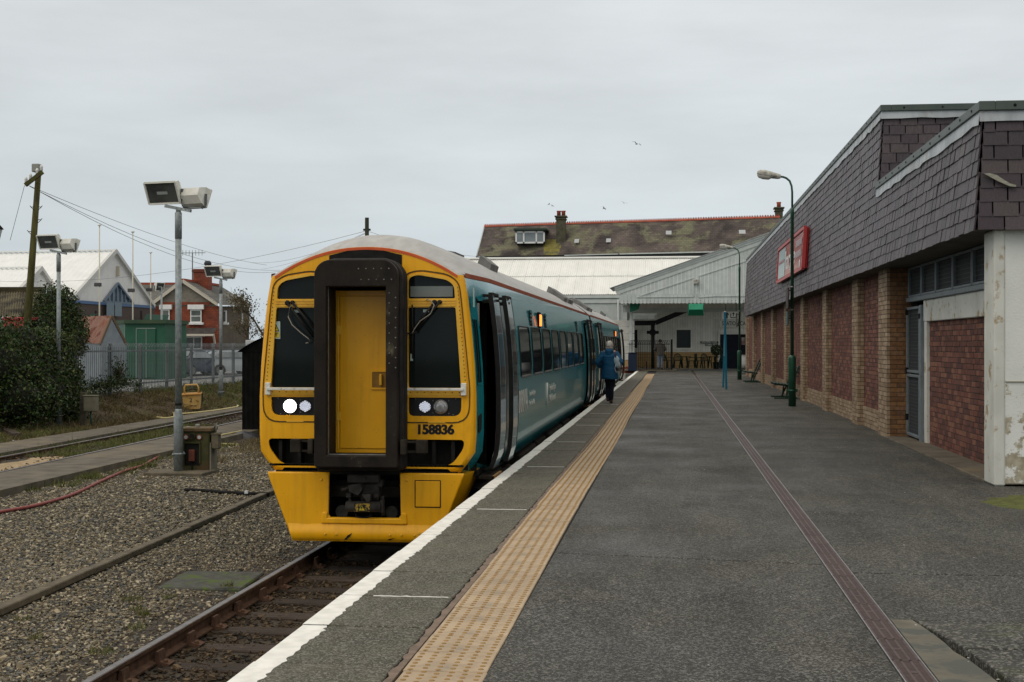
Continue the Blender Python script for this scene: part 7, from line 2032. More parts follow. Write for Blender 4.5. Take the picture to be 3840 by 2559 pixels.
leaf_mass('fence_ivy', 'ivy clump hanging at the left end of the palisade fence', [B(228, 1430, 43.5, .5, .8, .75), B(262, 1470, 44, .4, .7, .55), B(210, 1500, 43, .55, .8, .6), B(285, 1405, 45, .16, .5, .35), B(245, 1540, 43, .55, .7, .4)], 7500, .075, M_IVY, 54, loose=(.6, 1.3), core=.62)
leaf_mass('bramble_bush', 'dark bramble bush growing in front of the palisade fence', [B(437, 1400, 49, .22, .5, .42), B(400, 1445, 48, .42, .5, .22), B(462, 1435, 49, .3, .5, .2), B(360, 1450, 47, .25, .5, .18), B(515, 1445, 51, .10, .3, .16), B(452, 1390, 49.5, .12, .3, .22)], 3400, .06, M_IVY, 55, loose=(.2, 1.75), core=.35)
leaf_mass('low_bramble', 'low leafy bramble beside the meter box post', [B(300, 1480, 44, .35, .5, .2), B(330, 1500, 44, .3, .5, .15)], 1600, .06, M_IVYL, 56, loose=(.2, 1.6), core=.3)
# dead bramble canes
mb = MB(); rr = random.Random(77)
for k in range(70):
    y = rr.uniform(36, 60); x = rr.uniform(-19.2, -17.2); z = z_bank(x, y); L_ = rr.uniform(.4, 1.4); a = rr.uniform(0, 6.28)
    mb.tube([(x, y, z), (x + L_ * .5 * math.cos(a), y + L_ * .5 * math.sin(a), z + .15 + .25 * rr.random()), (x + L_ * math.cos(a), y + L_ * math.sin(a), z + .05)], .008, 4)
o = mb.build('bramble_canes', M_TWIG); o['kind'] = 'stuff'; tag(o, 'tangle of dead bramble canes on the bank', 'brambles')

# ------------------------------------------------------------------ sheds beyond the fence
t = thing('moss_roof_shed', 'old shed with mossy corrugated roof behind the ivy at far left', 'shed', (0, 0, 0))
a0, a1, b0_, b1 = at(-120, 1193, 47), at(150, 1193, 47), at(-120, 1094, 51), at(165, 1094, 51)
mb = MB(); n = 60; rows = []
for A, Bq in ((a0, a1), (b0_, b1)): rows.append([A.lerp(Bq, i / n) + Vector((0, 0, .05 if i % 2 else 0)) for i in range(n + 1)])
mb.grid(rows, 0, False); mb.build('roof_sheeting', mat('mossy_corrugated', (.085, .07, .045), (.17, .15, .085), .9, 2.5, c3=(.035, .028, .018), c3_scale=1.6, c3_lo=.45, c3_hi=.6), t)
mb = MB(); mb.beam(b0_ + Vector((0, 0, .05)), b1 + Vector((0, 0, .05)), .35, .22); mb.build('ridge_cap', mat('mossy_ridge', (.035, .028, .014), (.06, .05, .022), .95, 4), t)
mb = MB(); mb.add([a0, a1, (a1.x, a1.y, -.3), (a0.x, a0.y, -.3)], [(0, 1, 2, 3)]); mb.add([a1, b1, (b1.x, b1.y + 3, a1.z), (b1.x, b1.y + 3, -.3), (a1.x, a1.y, -.3)], [(0, 1, 2, 3, 4)]); mb.build('wall', mat('shed_wall_grey', (.16, .15, .125), (.22, .21, .18), .9, 3), t)
t = thing('red_container', 'red ribbed metal container glimpsed over the ivy hedge', 'container', (0, 0, 0))
a, b = at(14, 1270, 45), at(100, 1190, 45)
mb = MB(); mb.grid([[(a.x + i * .065, a.y - (.04 if (i // 2) % 2 else 0), z) for i in range(13)] for z in (a.z, b.z - .1)], 0, False); mb.build('ribbed_side', mat('container_red', (.30, .03, .03), (.38, .05, .045), .5, 3), t); MB().cbox(a.x - .02, b.x + .1, a.y - .06, a.y + 2, b.z - .1, b.z, .01).build('top_rail', mat('container_red', (0, 0, 0)), t)
# rusty-roofed hut
t = thing('rusty_hut', 'small grey hut with rusty corrugated roof beyond the palisade fence', 'shed', (0, 0, 0))
gl, gr, ap = at(380, 1286, 58), at(474, 1288, 60), at(421, 1186, 59)
v = Vector((-2.2, .9, 0))
gl2, ap2, gr2 = at(300, 1280, 59.2), at(285, 1188, 60.4), gr + (at(300, 1280, 59.2) - gl)
mb = MB(); n = 26
mb.grid([[gl.lerp(gl2, i / n) + Vector((0, -.02 * (i % 2), .03 * (i % 2))) - (ap - gl) * .06 for i in range(n + 1)], [ap.lerp(ap2, i / n) + Vector((0, 0, .03 * (i % 2))) for i in range(n + 1)]], 0, False)
mb.grid([[gr.lerp(gr2, i / n) - (ap - gr) * .06 for i in range(n + 1)], [ap.lerp(ap2, i / n) for i in range(n + 1)]], 0, False)
mb.build('roof_sheeting', mat('rusty_corrugated', (.17, .062, .036), (.29, .22, .18), .8, 2.2, stretch=(1, 1, .5), c3=(.12, .035, .02), c3_scale=2.2, c3_lo=.46, c3_hi=.6), t)
mb = MB(); mb.add([gl, gr, ap, (gl.x, gl.y, -.2), (gr.x, gr.y, -.2)], [(0, 3, 4, 1, 2)]); mb.add([gl, gl2, (gl2.x, gl2.y, -.2), (gl.x, gl.y, -.2)], [(0, 1, 2, 3)]); mb.build('wall', mat('hut_grey_blue', (.17, .195, .22), (.22, .245, .265), .7, 3), t)
mb = MB()
for p, q in ((gl - (ap - gl) * .06, ap), (ap, gr - (ap - gr) * .06)): mb.beam(p + Vector((0, -.06, 0)), q + Vector((0, -.06, 0)), .05, .12)
mb.build('bargeboard', mat('bargeboard_brown', (.13, .085, .05), None, .8), t)
# green substation
t = thing('green_substation', 'flat-roofed dark green substation box with double doors', 'building', (0, 0, 0))
a, b = at(468, 1300, 68), at(626, 1214, 68)
M_SUB = mat('substation_green', (.014, .075, .042), (.02, .09, .052), .5, 2)
MB().box(a.x, b.x, a.y, a.y + 3, -.2, b.z).build('wall', M_SUB, t)
l0 = at(436, 1212, 71); mb = MB(); mb.add([(a.x - .01, a.y, -.2), (a.x - .01, a.y, b.z), (l0.x, l0.y, b.z), (l0.x, l0.y, -.2)], [(0, 1, 2, 3)]); mb.build('side_wall', M_SUB, t)
mb = MB(); mb.prism([(l0.x - .1, l0.y), (a.x, a.y - .15), (b.x + .12, a.y - .15), (b.x + .12, a.y + 3), (l0.x, a.y + 3)], b.z, b.z + .18, 'z'); mb.build('flat_roof', mat('mossy_green_roof', (.03, .06, .035), (.05, .075, .04), .8, 2), t)
d0, d1 = at(511, 1300, 67.9), at(588, 1232, 67.9)
for x0, x1 in ((d0.x, (d0.x + d1.x) / 2), ((d0.x + d1.x) / 2, d1.x)):
    dr_ = MB().cbox(x0 + .015, x1 - .015, d0.y - .03, d0.y, -.1, d1.z, .01).build('door', M_SUB, t)
    mb = MB(); mb.box(x0, x0 + .03, d0.y - .05, d0.y - .031, -.1, d1.z); mb.box(x0, x1, d0.y - .05, d0.y - .031, d1.z - .02, d1.z + .02); mb.build('door_trim', mat('trim_pale', (.2, .24, .22), None, .6), dr_)

# white hall with ribbed roof
M_RIBW = mat('hall_white_roof', (.68, .69, .67), (.75, .76, .74), .5, 1)
M_HALL = mat('hall_render', (.60, .60, .59), (.67, .67, .66), .8, 1.2)
def hall(label, gl, gr, ap, back_l, lower=True):
    t = thing('white_hall', label, 'building', (0, 0, 0))
    apb = back_l + (ap - gl); n = 70
    mb = MB(); mb.grid([[gl.lerp(back_l, i / n) + Vector((0, 0, .06 if i % 2 else 0)) - (ap - gl) * .02 for i in range(n + 1)], [ap.lerp(apb, i / n) + Vector((0, 0, .06 if i % 2 else 0)) for i in range(n + 1)]], 0, False); mb.build('roof_sheeting', M_RIBW, t)
    mb = MB(); mb.add([ap, apb, gr + (back_l - gl), gr], [(0, 1, 2, 3)]); mb.build('rear_roof', M_RIBW, t)
    mb = MB(); mb.add([gl, gr, ap], [(0, 1, 2)]); mb.build('gable', M_HALL, t)
    mb = MB()
    for p, q in ((gl, ap), (gr, ap)):
        o_ = Vector((.18, -.1, 0)); mb.beam(p + o_, q + o_ + Vector((0, 0, .05)), .22, .34 if p is gl else .26)
    mb.build('verge_board', mat('hall_verge', (.50, .50, .48), None, .6), t)
    mb = MB(); mb.beam(ap + Vector((0, 0, .12)), apb + Vector((0, 0, .12)), .3, .1); mb.build('ridge_cap', M_RIBW, t)
    return t
gl, gr, ap = at(262, 1126, 100), at(572, 1149, 116), at(427, 944, 108)
back = (gl + Vector((-16, 2.2, 0)))
hl = hall('large white hall with ribbed white roof and steep gable', gl, gr, ap, back)
bs = []
for p in (gl, gr): bs.append(p)
mb = MB(); dn = lambda p, z: Vector((p.x, p.y, z))
zf = gl.z
ext = (gr - gl).normalized()
L0, R0 = gl + ext * -.5 + Vector((0, -.3, 0)), gr + ext * .5 + Vector((0, -.3, 0))
def band(z0, z1, m, nm, out=.0):
    o_ = Vector((.25, -.2, 0)) * out
    mb = MB(); mb.add([dn(L0, z0) + o_, dn(R0, z0) + o_, dn(R0, z1) + o_, dn(L0, z1) + o_], [(0, 1, 2, 3)]); return mb.build(nm, m, hl)
band(-.2, zf - 1.5, mat('hall_panel_white', (.52, .53, .52), None, .7), 'lower_wall', .2)
band(zf - 1.55, zf - .15, mat('brown_tile_band', (.05, .035, .03), (.085, .06, .05), .7, 8, stretch=(1, 1, 6)), 'tile_band', .6)
band(zf - .2, zf + .02, mat('blue_trim', (.06, .12, .24), None, .5), 'blue_trim', .9)
# blue timber triangle in the gable and blue panels under it
def on_gable(px, py, out=.3):       # point a little in front of the gable plane under a pixel
    t_ = (px - 262) / (572 - 262.0); d = 100 + 16 * t_; return at(px, py, d) + Vector((out * .6 + .1, 0, 0))
tri_ = [on_gable(375, 1131), on_gable(427, 1063), on_gable(484, 1140)]
mb = MB(); mb.add(tri_, [(0, 1, 2)]); tw_ = mb.build('gable_window', mat('gable_glass', (.05, .075, .11), (.10, .14, .18), .2, 2), hl)
mb = MB()
for p, q in zip(tri_, tri_[1:] + tri_[:1]): mb.beam(p + Vector((.1, -.1, 0)), q + Vector((.1, -.1, 0)), .12, .16)
for k in range(1, 7):
    px = 375 + (484 - 375) * k / 7; py = 1131 - (1131 - 1063) * (1 - abs(px - 427) / 57); mb.beam(on_gable(px, 1133, .4), on_gable(px, max(py, 1066), .4), .1, .12)
mb.build('gable_bars', mat('blue_grey_timber', (.10, .14, .19), (.14, .18, .22), .6, 3), tw_)
for p0_, p1_ in ((366, 395), (398, 424)):
    a, b = on_gable(p0_, 1186, 1.0), on_gable(p1_, 1137, 1.0); mb = MB(); mb.add([(a.x, a.y, a.z), (b.x, b.y, a.z), (b.x, b.y, b.z), (a.x, a.y, b.z)], [(0, 1, 2, 3)]); mb.build('blue_panel', mat('panel_blue_grey', (.13, .18, .21), None, .5), hl)
q = on_gable(428, 1018); mb = MB(); mb.cbox(q.x - .2, q.x + .2, q.y - .2, q.y, q.z - .4, q.z + .4, .03); mb.build('gable_lamp', mat('gable_lamp', (.45, .42, .33), None, .6), hl)
for p0_, p1_, y0_, y1_ in ((280, 303, 1178, 1186), (492, 578, 1183, 1199)):
    a, b = on_gable(p0_, y1_, 2.0), on_gable(p1_, y0_, 2.0); mb = MB(); mb.add([(a.x, a.y - .8, a.z), (b.x, b.y - .8, a.z), (b.x, b.y, b.z), (a.x, a.y, b.z)], [(0, 1, 2, 3)]); mb.add([(a.x, a.y, a.z - .6), (b.x, b.y, a.z - .6), (b.x, b.y, a.z), (a.x, a.y, a.z)], [(0, 1, 2, 3)]); mb.build('green_awning', M_SUB, hl)
for px in (484, 310, 325): a, b = on_gable(px, 1240, 1.5), on_gable(px, 1166, 1.5); MB().beam(a, b, .12, .12).build('post', mat('hall_post_dark', (.03, .022, .02), None, .7), hl)
gl2_, gr2_, ap2_ = at(60, 1098, 92), at(215, 1104, 106), at(147, 1009, 99)
hall('smaller white gabled hall beside the large one, behind the leaning pole', gl2_, gr2_, ap2_, gl2_ + Vector((-14, 1.9, 0)))
MB().add([(gl2_.x, gl2_.y, gl2_.z), (gr2_.x, gr2_.y, gr2_.z), (gr2_.x, gr2_.y, -.2), (gl2_.x, gl2_.y, -.2)], [(0, 1, 2, 3)])
# three flagpoles
for k, (px, py0, py1, d, lb) in enumerate(((373, 848, 1130, 96, 'white flagpole nearest the leaning pole, before the white hall'), (498, 873, 1150, 98, 'white flagpole before the right slope of the white hall'), (565, 950, 1140, 112, 'white flagpole beside the red brick house'))):
    a, b = at(px, py1, d), at(px, py0, d); t = thing('flagpole', lb, 'flagpole', (a.x, a.y, -.2), 0, 'flagpoles by the white hall')
    MB().tube([(0, 0, 0), (0, 0, b.z + .2)], .1, 8, 0, True, True, [.065, .04]).build('pole', mat('flagpole_white', (.55, .52, .42), None, .5), t); MB().lathe([(.1, b.z + .2), (.14, b.z + .26), (.08, b.z + .34)], (0, 0, 0), 10).build('finial', M_UPVC, t)
    MB().cbox(-.35, .12, -.1, .1, a.z + 1.2, a.z + 1.45, .02).build('cleat', mat('cleat_dark', (.06, .06, .06), None, .6), t)

# ------------------------------------------------------------------ red brick house with rendered wing
M_HBRICK = course_mat('house_brick', (.20, .05, .026), (.26, .07, .036), (.15, .045, .03))
M_PEBBLE = mat('pebbledash', (.17, .155, .125), (.22, .20, .165), .95, 4)
M_DARKREN = mat('brown_render', (.085, .07, .052), (.115, .095, .072), .95, 2)
M_HROOF = course_mat('house_slates', (.085, .083, .075), (.13, .125, .115), (.16, .16, .13))
h = thing('brick_house', 'red brick house with slate roof, white windows and brick chimney', 'house', (0, 0, 0))
D = 125.0
def H(zx, zy, d=D): return at(zx * .40816, 600 + zy * .40816, d)
eL, eR, rg = H(1400, 1325), H(2010, 1325), H(1688, 1118)
mb = MB(); mb.add([(eL.x, eL.y, -.2), (eR.x, eR.y, -.2), (eR.x, eR.y, eR.z - .2), (eL.x, eL.y, eL.z - .2)], [(0, 1, 2, 3)]); mb.build('wall', M_HBRICK, h)
mb = MB(); mb.add([(eL.x, eL.y, eL.z - .2), (eR.x, eR.y, eR.z - .2), rg], [(0, 1, 2)]); mb.build('gable', M_PEBBLE, h)
mb = MB(); p, q = H(1490, 1320, D - .1), H(1935, 1320, D - .1); mb.beam(p, q, .1, .25); mb.build('brick_band', M_HBRICK, h)
rB = at(2290 * .40816, 600 + 1345 * .40816, 133); ridB = at(2035 * .40816, 600 + 1165 * .40816, 133)
mb = MB(); mb.add([rg + Vector((0, -.4, .1)), ridB, rB + Vector((.4, 0, 0)), eR + Vector((.35, -.4, -.1))], [(0, 1, 2, 3)]); mb.build('roof', M_HROOF, h)
lb_ = H(1265, 1140, 134); mb = MB(); mb.add([rg + Vector((0, -.4, .1)), ridB, at(500, 1150, 134), eL + Vector((-.35, -.4, -.1))], [(0, 1, 2, 3)]); mb.add([lb_, H(1690, 1140, 134), H(1690, 1330, 130), H(1265, 1330, 130)], [(0, 1, 2, 3)]); mb.build('cross_roof', M_HROOF, h)
mb = MB(); mb.beam(lb_, H(1680, 1140, 134), .3, .25); mb.beam(rg + Vector((0, -.3, .15)), ridB + Vector((0, 0, .1)), .25, .2); mb.build('ridge_tiles', M_REDT, h)
mb = MB()
for p, q in ((eL, rg), (eR, rg)): mb.beam(p + Vector((0, -.35, -.05)), q + Vector((0, -.35, .05)), .1, .28)
mb.build('bargeboard', mat('cream_trim', (.50, .46, .38), None, .6), h)
mb = MB(); mb.add([(eR.x, eR.y, -.2), (rB.x, rB.y, -.2), rB, (eR.x, eR.y, eR.z - .2)], [(0, 1, 2, 3)]); mb.build('rendered_wing', M_DARKREN, h)
def hwin(zx0, zx1, zy0, zy1, par=h, d=D, mull=1, lintel=True, transom=True):
    a, b = H(zx0, zy1, d - .1), H(zx1, zy0, d - .1)
    w_ = MB().box(a.x, b.x, a.y, a.y + .05, a.z, b.z).build('window', M_UPVC, par)
    W0 = b.x - a.x; fr = .1
    zs = [(a.z + fr, a.z + (b.z - a.z) * .46), (a.z + (b.z - a.z) * .54, b.z - fr)] if transom else [(a.z + fr, b.z - fr)]
    for k in range(mull):
        for z0, z1 in zs: MB().box(a.x + fr + (W0 - fr) * k / mull, a.x + (W0 - fr) * (k + 1) / mull, a.y - .02, a.y - .005, z0, z1).build('pane', mat('house_pane', (.07, .085, .08), (.13, .145, .135), .1, 1.2), w_)
    if lintel:
        MB().cbox(a.x - .22, b.x + .22, a.y - .12, a.y + .1, b.z, b.z + .42, .02).build('lintel', M_UPVC, w_); MB().cbox(a.x - .2, b.x + .2, a.y - .2, a.y + .1, a.z - .2, a.z, .02).build('sill', M_UPVC, w_)
hwin(1487, 1560, 1375, 1495); hwin(1748, 1855, 1375, 1495); hwin(1705, 1862, 1625, 1740, mull=2, transom=False)
a, b = H(1500, 1600, D - .6), H(2000, 1545, D - .6)
mb = MB(); mb.add([(a.x - .4, a.y - .7, a.z), (b.x, a.y - .7, a.z), (b.x, a.y + .5, b.z), (a.x - .4, a.y + .5, b.z)], [(0, 1, 2, 3)]); mb.build('porch_roof', mat('porch_slates', (.035, .03, .028), (.06, .052, .046), .85, 3), h)
mb = MB(); mb.cbox(a.x - .4, b.x + .05, a.y - .8, a.y - .68, a.z - .2, a.z - .02, .02); q0, q1 = H(1960, 1600, D - .8), H(1975, 1690, D - .3); mb.beam(q0, q1, .15, .2); mb.build('porch_trim', mat('cream_trim', (0, 0, 0)), h)
a, b = H(1530, 1760, D - .1), H(1590, 1640, D - .1); MB().box(a.x, b.x, a.y - .02, a.y, -.2, b.z).build('door', mat('porch_door_dark', (.03, .045, .045), None, .5), h)
# windows of the rendered wing
for zx, w_, d in ((2065, 24, 126.6), (2218, 18, 131)):
    a, b = at(zx * .40816 - w_ * .35, 600 + 1495 * .40816, d - .2), at(zx * .40816 + w_ * .35, 600 + 1385 * .40816, d - .2)
    wn2 = MB().box(a.x, b.x, a.y - .1, a.y, a.z, b.z).build('window', M_UPVC, h); MB().box(a.x + .1, b.x - .1, a.y - .12, a.y - .101, a.z + .1, b.z - .1).build('pane', mat('house_pane', (0, 0, 0)), wn2); MB().cbox(a.x - .15, b.x + .2, a.y - .25, a.y, a.z - .2, a.z, .02).build('sill', M_UPVC, wn2)
a, b = H(1790, 1180, 128), H(1935, 1005, 128)
c = MB(); c.cbox(a.x, b.x, a.y - .5, a.y + .6, a.z - .5, b.z, .03); c.cbox(a.x - .1, b.x + .1, a.y - .6, a.y + .7, b.z - .3, b.z - .05, .03); ch = c.build('chimney', M_HBRICK, h)
MB().lathe([(.25, 0), (.22, .3), (.34, .42), (.34, .55), (.22, .75)], ((a.x + b.x) / 2 + .5, a.y, b.z), 12).build('chimney_pot', mat('pot_dark', (.03, .035, .04), None, .6), ch)
mb = MB(); q = H(1768, 1120, 127); q1 = H(1768, 855, 127); mb.tube([q, q1], .05, 6); mb.beam(q1 + Vector((-1.1, 0, 0)), q1 + Vector((1.2, 0, 0)), .05, .05)
for k in range(7): mb.beam(q1 + Vector((-.9 + .3 * k, 0, -.25)), q1 + Vector((-.9 + .3 * k, 0, .25)), .03, .03)
mb.build('aerial', mat('aerial_grey', (.10, .10, .10), None, .5), h)
# low white garage behind the black shed, and a nearly bare tree
a, b = at(920, 1330, 84), at(1010, 1276, 84); o = MB().cbox(a.x, b.x, a.y, a.y + 2, -.2, b.z, .03).build('garage_block', mat('garage_grey', (.42, .43, .43), (.48, .49, .49), .7, 2)); tag(o, 'low pale flat-roofed block beside the bare tree', 'building')

def bare_tree(label, base, H_, seed, n_leaf, lm, spread=1.0):
    t = thing('garden_tree', label, 'tree', base); r = random.Random(seed); br = MB(); tips = []
    def grow(p, d, L_, rad, lv):
        q = p + d * L_; br.tube([p, p.lerp(q, .5) + Vector((r.uniform(-.06, .06), r.uniform(-.06, .06), 0)) * L_, q], rad, 5, 0, False, True, [rad, rad * .85, rad * .65])
        if lv == 0: tips.append(q); return
        for _ in range(3 if lv > 1 else 4):
            a = Vector((r.uniform(-1, 1) * spread, r.uniform(-1, 1) * spread, r.uniform(-.1, .8))).normalized(); grow(p.lerp(q, r.uniform(.6, 1)), (d * .9 + a * .9).normalized(), L_ * r.uniform(.58, .75), rad * .55, lv - 1)
            tips.append(q)
    grow(Vector((0, 0, 0)), Vector((.05, 0, 1)), H_ * .36, H_ * .022, 4); br.build('trunk', M_TWIG, t)
    T0 = np.array([tuple(p) for p in tips]); rg_ = np.random.default_rng(seed); idx = rg_.integers(0, len(T0), n_leaf); P = T0[idx] + rg_.normal(0, H_ * .035, (n_leaf, 3)); s = H_ * .018 * np.exp(rg_.normal(0, .3, n_leaf))
    merged('crown', LEAF_V, LEAF_F, trs(P, rotm(*rg_.uniform(0, 6.28, (3, n_leaf))), np.stack([s, s, s], 1)), lm, rg_.uniform(0, .999, n_leaf), t)
    return t
M_AUT = mat('autumn_leaf', (.8, .8, .8), (1.1, 1.1, 1.1), .7, 3, attr=[(.11, .085, .04), (.08, .07, .03), (.14, .11, .06), (.06, .05, .025), (.16, .13, .08)])
g = at(990, 1330, 92); bare_tree('sparse brown-leaved tree beside the train front', (g.x, g.y, -.3), 6.6, 5, 3200, M_AUT)
g = at(945, 1330, 100); bare_tree('smaller sparse tree behind the grey house corner', (g.x, g.y, -.3), 5.0, 9, 1500, M_AUT)

# ------------------------------------------------------------------ parked cars
def car(name, label, loc, rz, paint, estate=False, L_=4.3, W0=1.74, Hh=1.44):
    t = thing(name, label, 'car', loc, rz, 'cars parked behind the palisade fence')
    # side outline (y along the car, front at -y) for lofted body
    if estate: top = [(-2.1, .62), (-2.05, .78), (-1.2, .92), (-.55, 1.36), (.2, 1.44), (1.3, 1.40), (1.95, 1.05), (2.1, .85), (2.12, .5)]
    else: top = [(-2.15, .55), (-2.1, .72), (-1.15, .92), (-.40, 1.36), (.3, 1.43), (1.0, 1.34), (1.55, 1.02), (2.1, .96), (2.17, .55)]
    low = [(-2.15, .3), (2.17, .3)]
    k = L_ / 4.3
    mb = MB()
    def hw(z): return W0 / 2 * (1.0 if z < .9 else 1 - .34 * (z - .9) / .55)
    rows = []
    for sx in (-1, -.75, 0, .75, 1):
        rows.append([(sx * hw(z), y * k, z * (Hh / 1.44) - (.03 if abs(sx) == 1 and z > .9 else 0)) for y, z in top])
    mb.grid(rows, 0, True)
    for sx in (-1, 1):
        up = [(sx * hw(z), y * k, z * (Hh / 1.44) - (.03 if z > .9 else 0)) for y, z in top]; dn_ = [(sx * W0 / 2 * .97, y * k, .24) for y, z in top]
        mb.grid([up, [(sx * W0 / 2 * 1.0, y * k, min(.6, z)) for y, z in top], dn_], 0, True)
    mb.add([(-W0 / 2, -2.15 * k, .24), (W0 / 2, -2.15 * k, .24), (W0 / 2, -2.15 * k, .55), (-W0 / 2, -2.15 * k, .55)], [(0, 1, 2, 3)]); mb.add([(-W0 / 2, 2.17 * k, .24), (W0 / 2, 2.17 * k, .24), (W0 / 2, 2.17 * k, .55), (-W0 / 2, 2.17 * k, .55)], [(0, 1, 2, 3)])
    mb.build('body', paint, t)
    def quad(nm, P_, m): mb = MB(); mb.add(P_, [(0, 1, 2, 3)]); return mb.build(nm, m, t)
    iy = 3 if not estate else 3
    def glass(nm, i, j, e0=.1, e1=.9):
        (ya, za), (yb, zb_) = top[i], top[j]; y0, y1 = (ya + (yb - ya) * e0) * k, (ya + (yb - ya) * e1) * k; z0, z1 = za + (zb_ - za) * e0, za + (zb_ - za) * e1
        quad(nm, [(-hw(z0) * .86, y0, z0 + .03), (hw(z0) * .86, y0, z0 + .03), (hw(z1) * .86, y1, z1 + .03), (-hw(z1) * .86, y1, z1 + .03)], M_PANE)
    glass('windscreen', 2, 3); glass('rear_window', 5, 6)
    for sx in (-1, 1):
        P_ = [(-.85, .97), (-.38, 1.28), (.9 if not estate else 1.2, 1.29), (1.25 if not estate else 1.65, .99)]
        quad('side_window', [(sx * (hw(z) + .012), y * k, z) for y, z in P_], M_PANE)
        for y in (-1.32, 1.30):
            wh = MB().lathe([(.30, -.1), (.31, -.08), (.31, .08), (.28, .1)], (sx * (W0 / 2 - .07), y * k, .31), 18, 0, True, 'x').build('wheel', M_RUBBER, t); MB().lathe([(.2, -.112), (.2, .112)], (sx * (W0 / 2 - .07), y * k, .31), 10, 0, False, 'x').build('rim', M_METAL, wh)
        MB().cbox(sx * .72 - .14, sx * .72 + .14, 2.10 * k, 2.19 * k, .66, .86, .02).build('tail_light', mat('tail_red', (.32, .012, .014), None, .2), t); MB().cbox(sx * .68 - .18, sx * .68 + .18, -2.19 * k, -2.06 * k, .56, .70, .02).build('headlight', mat('car_lamp', (.4, .42, .44), None, .15), t)
    MB().cbox(-W0 / 2 * .98, W0 / 2 * .98, 2.1 * k, 2.22 * k, .30, .52, .03).build('bumper', mat('bumper_dark', (.03, .03, .035), None, .5), t); MB().cbox(-.26, .26, 2.215 * k, 2.23 * k, .40, .51, .004).build('number_plate', mat('plate_yellow', (.42, .30, .03), None, .5), t)
    MB().cbox(-W0 / 2 * .98, W0 / 2 * .98, -2.22 * k, -2.1 * k, .28, .50, .03).build('bumper', mat('bumper_dark', (0, 0, 0)), t)
    return t
P_Y = mat('car_yellow', (.55, .36, .04), None, .25, coat=.5); P_N = mat('car_dark_blue', (.018, .025, .055), None, .2, coat=.6); P_B = mat('car_slate_blue', (.06, .085, .14), None, .22, coat=.6); P_S = mat('car_silver', (.42, .46, .48), None, .25, coat=.5)
for nm, lb, px, d, rz, pt_, es in (('parked_car', 'yellow hatchback parked behind the fence beside the green substation', 612, 72, math.radians(190), P_Y, True), ('parked_car', 'dark blue saloon parked behind the fence, seen from the rear', 718, 76, math.radians(168), P_N, False), ('parked_car', 'slate blue car parked in the middle of the row behind the fence', 800, 80, math.radians(150), P_B, False), ('parked_car', 'pale silver car parked nearest the black shed behind the fence', 900, 78, math.radians(120), P_S, True)):
    p = at(px, 1408, d); car(nm, lb, (p.x, p.y, -.2), rz, pt_, es)

# ------------------------------------------------------------------ telegraph poles and wires
M_POLE = mat('mossy_pole', (.050, .046, .012), (.085, .078, .024), .9, 5, stretch=(2, 2, .4), bump=.4, c3=(.03, .026, .014), c3_scale=2)
pb, ptop = at(95, 1320, 44), at(146, 628, 44.5)
t = thing('telegraph_pole', 'leaning mossy telegraph pole with crossarm and white insulators', 'pole', pb)
V = ptop - pb
MB().tube([(0, 0, -2.4) if False else -V * .25, V * .5, V], .1, 12, 0, True, True, [.14, .105, .085]).build('pole_shaft', M_POLE, t)
ca, cb = at(95, 695, 44.2) - pb, at(160, 645, 44.2) - pb
MB().beam(ca, cb, .1, .12).build('crossarm', M_POLE, t)
M_INS = mat('porcelain', (.62, .62, .58), None, .2)
for q in (.04, .30, .68, .93):
    p = ca.lerp(cb, q); MB().lathe([(.02, .05), (.05, .08), (.04, .14), (.055, .17), (.03, .24)], p, 10).build('insulator', M_INS, t)
MB().cbox(V.x - .18, V.x + .06, V.y - .15, V.y + .1, V.z - .16, V.z + .1, .02).build('cap_box', mat('cap_grey', (.25, .25, .23), None, .7), t)
mb = MB()
for px, py, s in ((128, 777, -1), (143, 777, 1), (142, 825, 1), (118, 869, -1)):
    p = at(px, py, 44.1) - pb; mb.tube([p, p + Vector((s * .1, 0, -.0)), p + Vector((s * .14, 0, .04))], .012, 5); mb.tube([p + Vector((s * .0, 0, -.1)), p + Vector((s * .11, 0, -.0))], .01, 5)
mb.build('pole_step', M_BLK, t)
pole2 = at(1376, 817, 70)
t = thing('telegraph_pole', 'dark pole top showing just above the train roof', 'pole', (pole2.x, pole2.y, -1)); MB().tube([(0, 0, 0), (0, 0, pole2.z + 1)], .12, 10, 0, True, True, [.15, .10]).build('pole_shaft', mat('dark_pole', (.022, .026, .016), (.035, .04, .025), .9, 4), t)
MB().cbox(-.18, .18, -.06, .06, pole2.z + .35, pole2.z + .45, .01).build('crossarm', mat('dark_pole', (0, 0, 0)), t)
M_WIRE = mat('wire_grey', (.16, .17, .175), None, .6)
def wire(label, a, b, sag, r=.009):
    pts = [a.lerp(b, i / 16) - Vector((0, 0, sag * 4 * (i / 16) * (1 - i / 16))) for i in range(17)]
    o = MB().tube(pts, r, 5).build('overhead_wire', M_WIRE); tag(o, label, 'wire', 'overhead wires')
wire('upper of three wires running down from the crossarm of the leaning pole', at(108, 697, 44.2), at(1000, 995, 90), .35); wire('middle of three wires running down from the crossarm of the leaning pole', at(112, 700, 44.2), at(1050, 1014, 90), .75); wire('lowest of three wires running down from the crossarm of the leaning pole', at(150, 720, 44.3), at(1050, 1018, 90), .9)
top2 = at(1368, 868, 70); wire('long wire from the far pole out over the white hall', top2, at(-60, 1052, 96), .9); wire('second wire from the far pole, passing over the train roof to the left', at(1374, 872, 70), at(940, 985, 120), .5); wire('short wire from the far pole slanting down to the left', at(1376, 874, 70), at(980, 1010, 130), .3); wire('wire from the far pole down behind the train roof to the right', at(1380, 868, 70), at(1840, 965, 110), .3)
wire('loose broken wire dangling from the left end of the crossarm', at(92, 696, 44.2), at(38, 902, 44.3), -.0, .008)
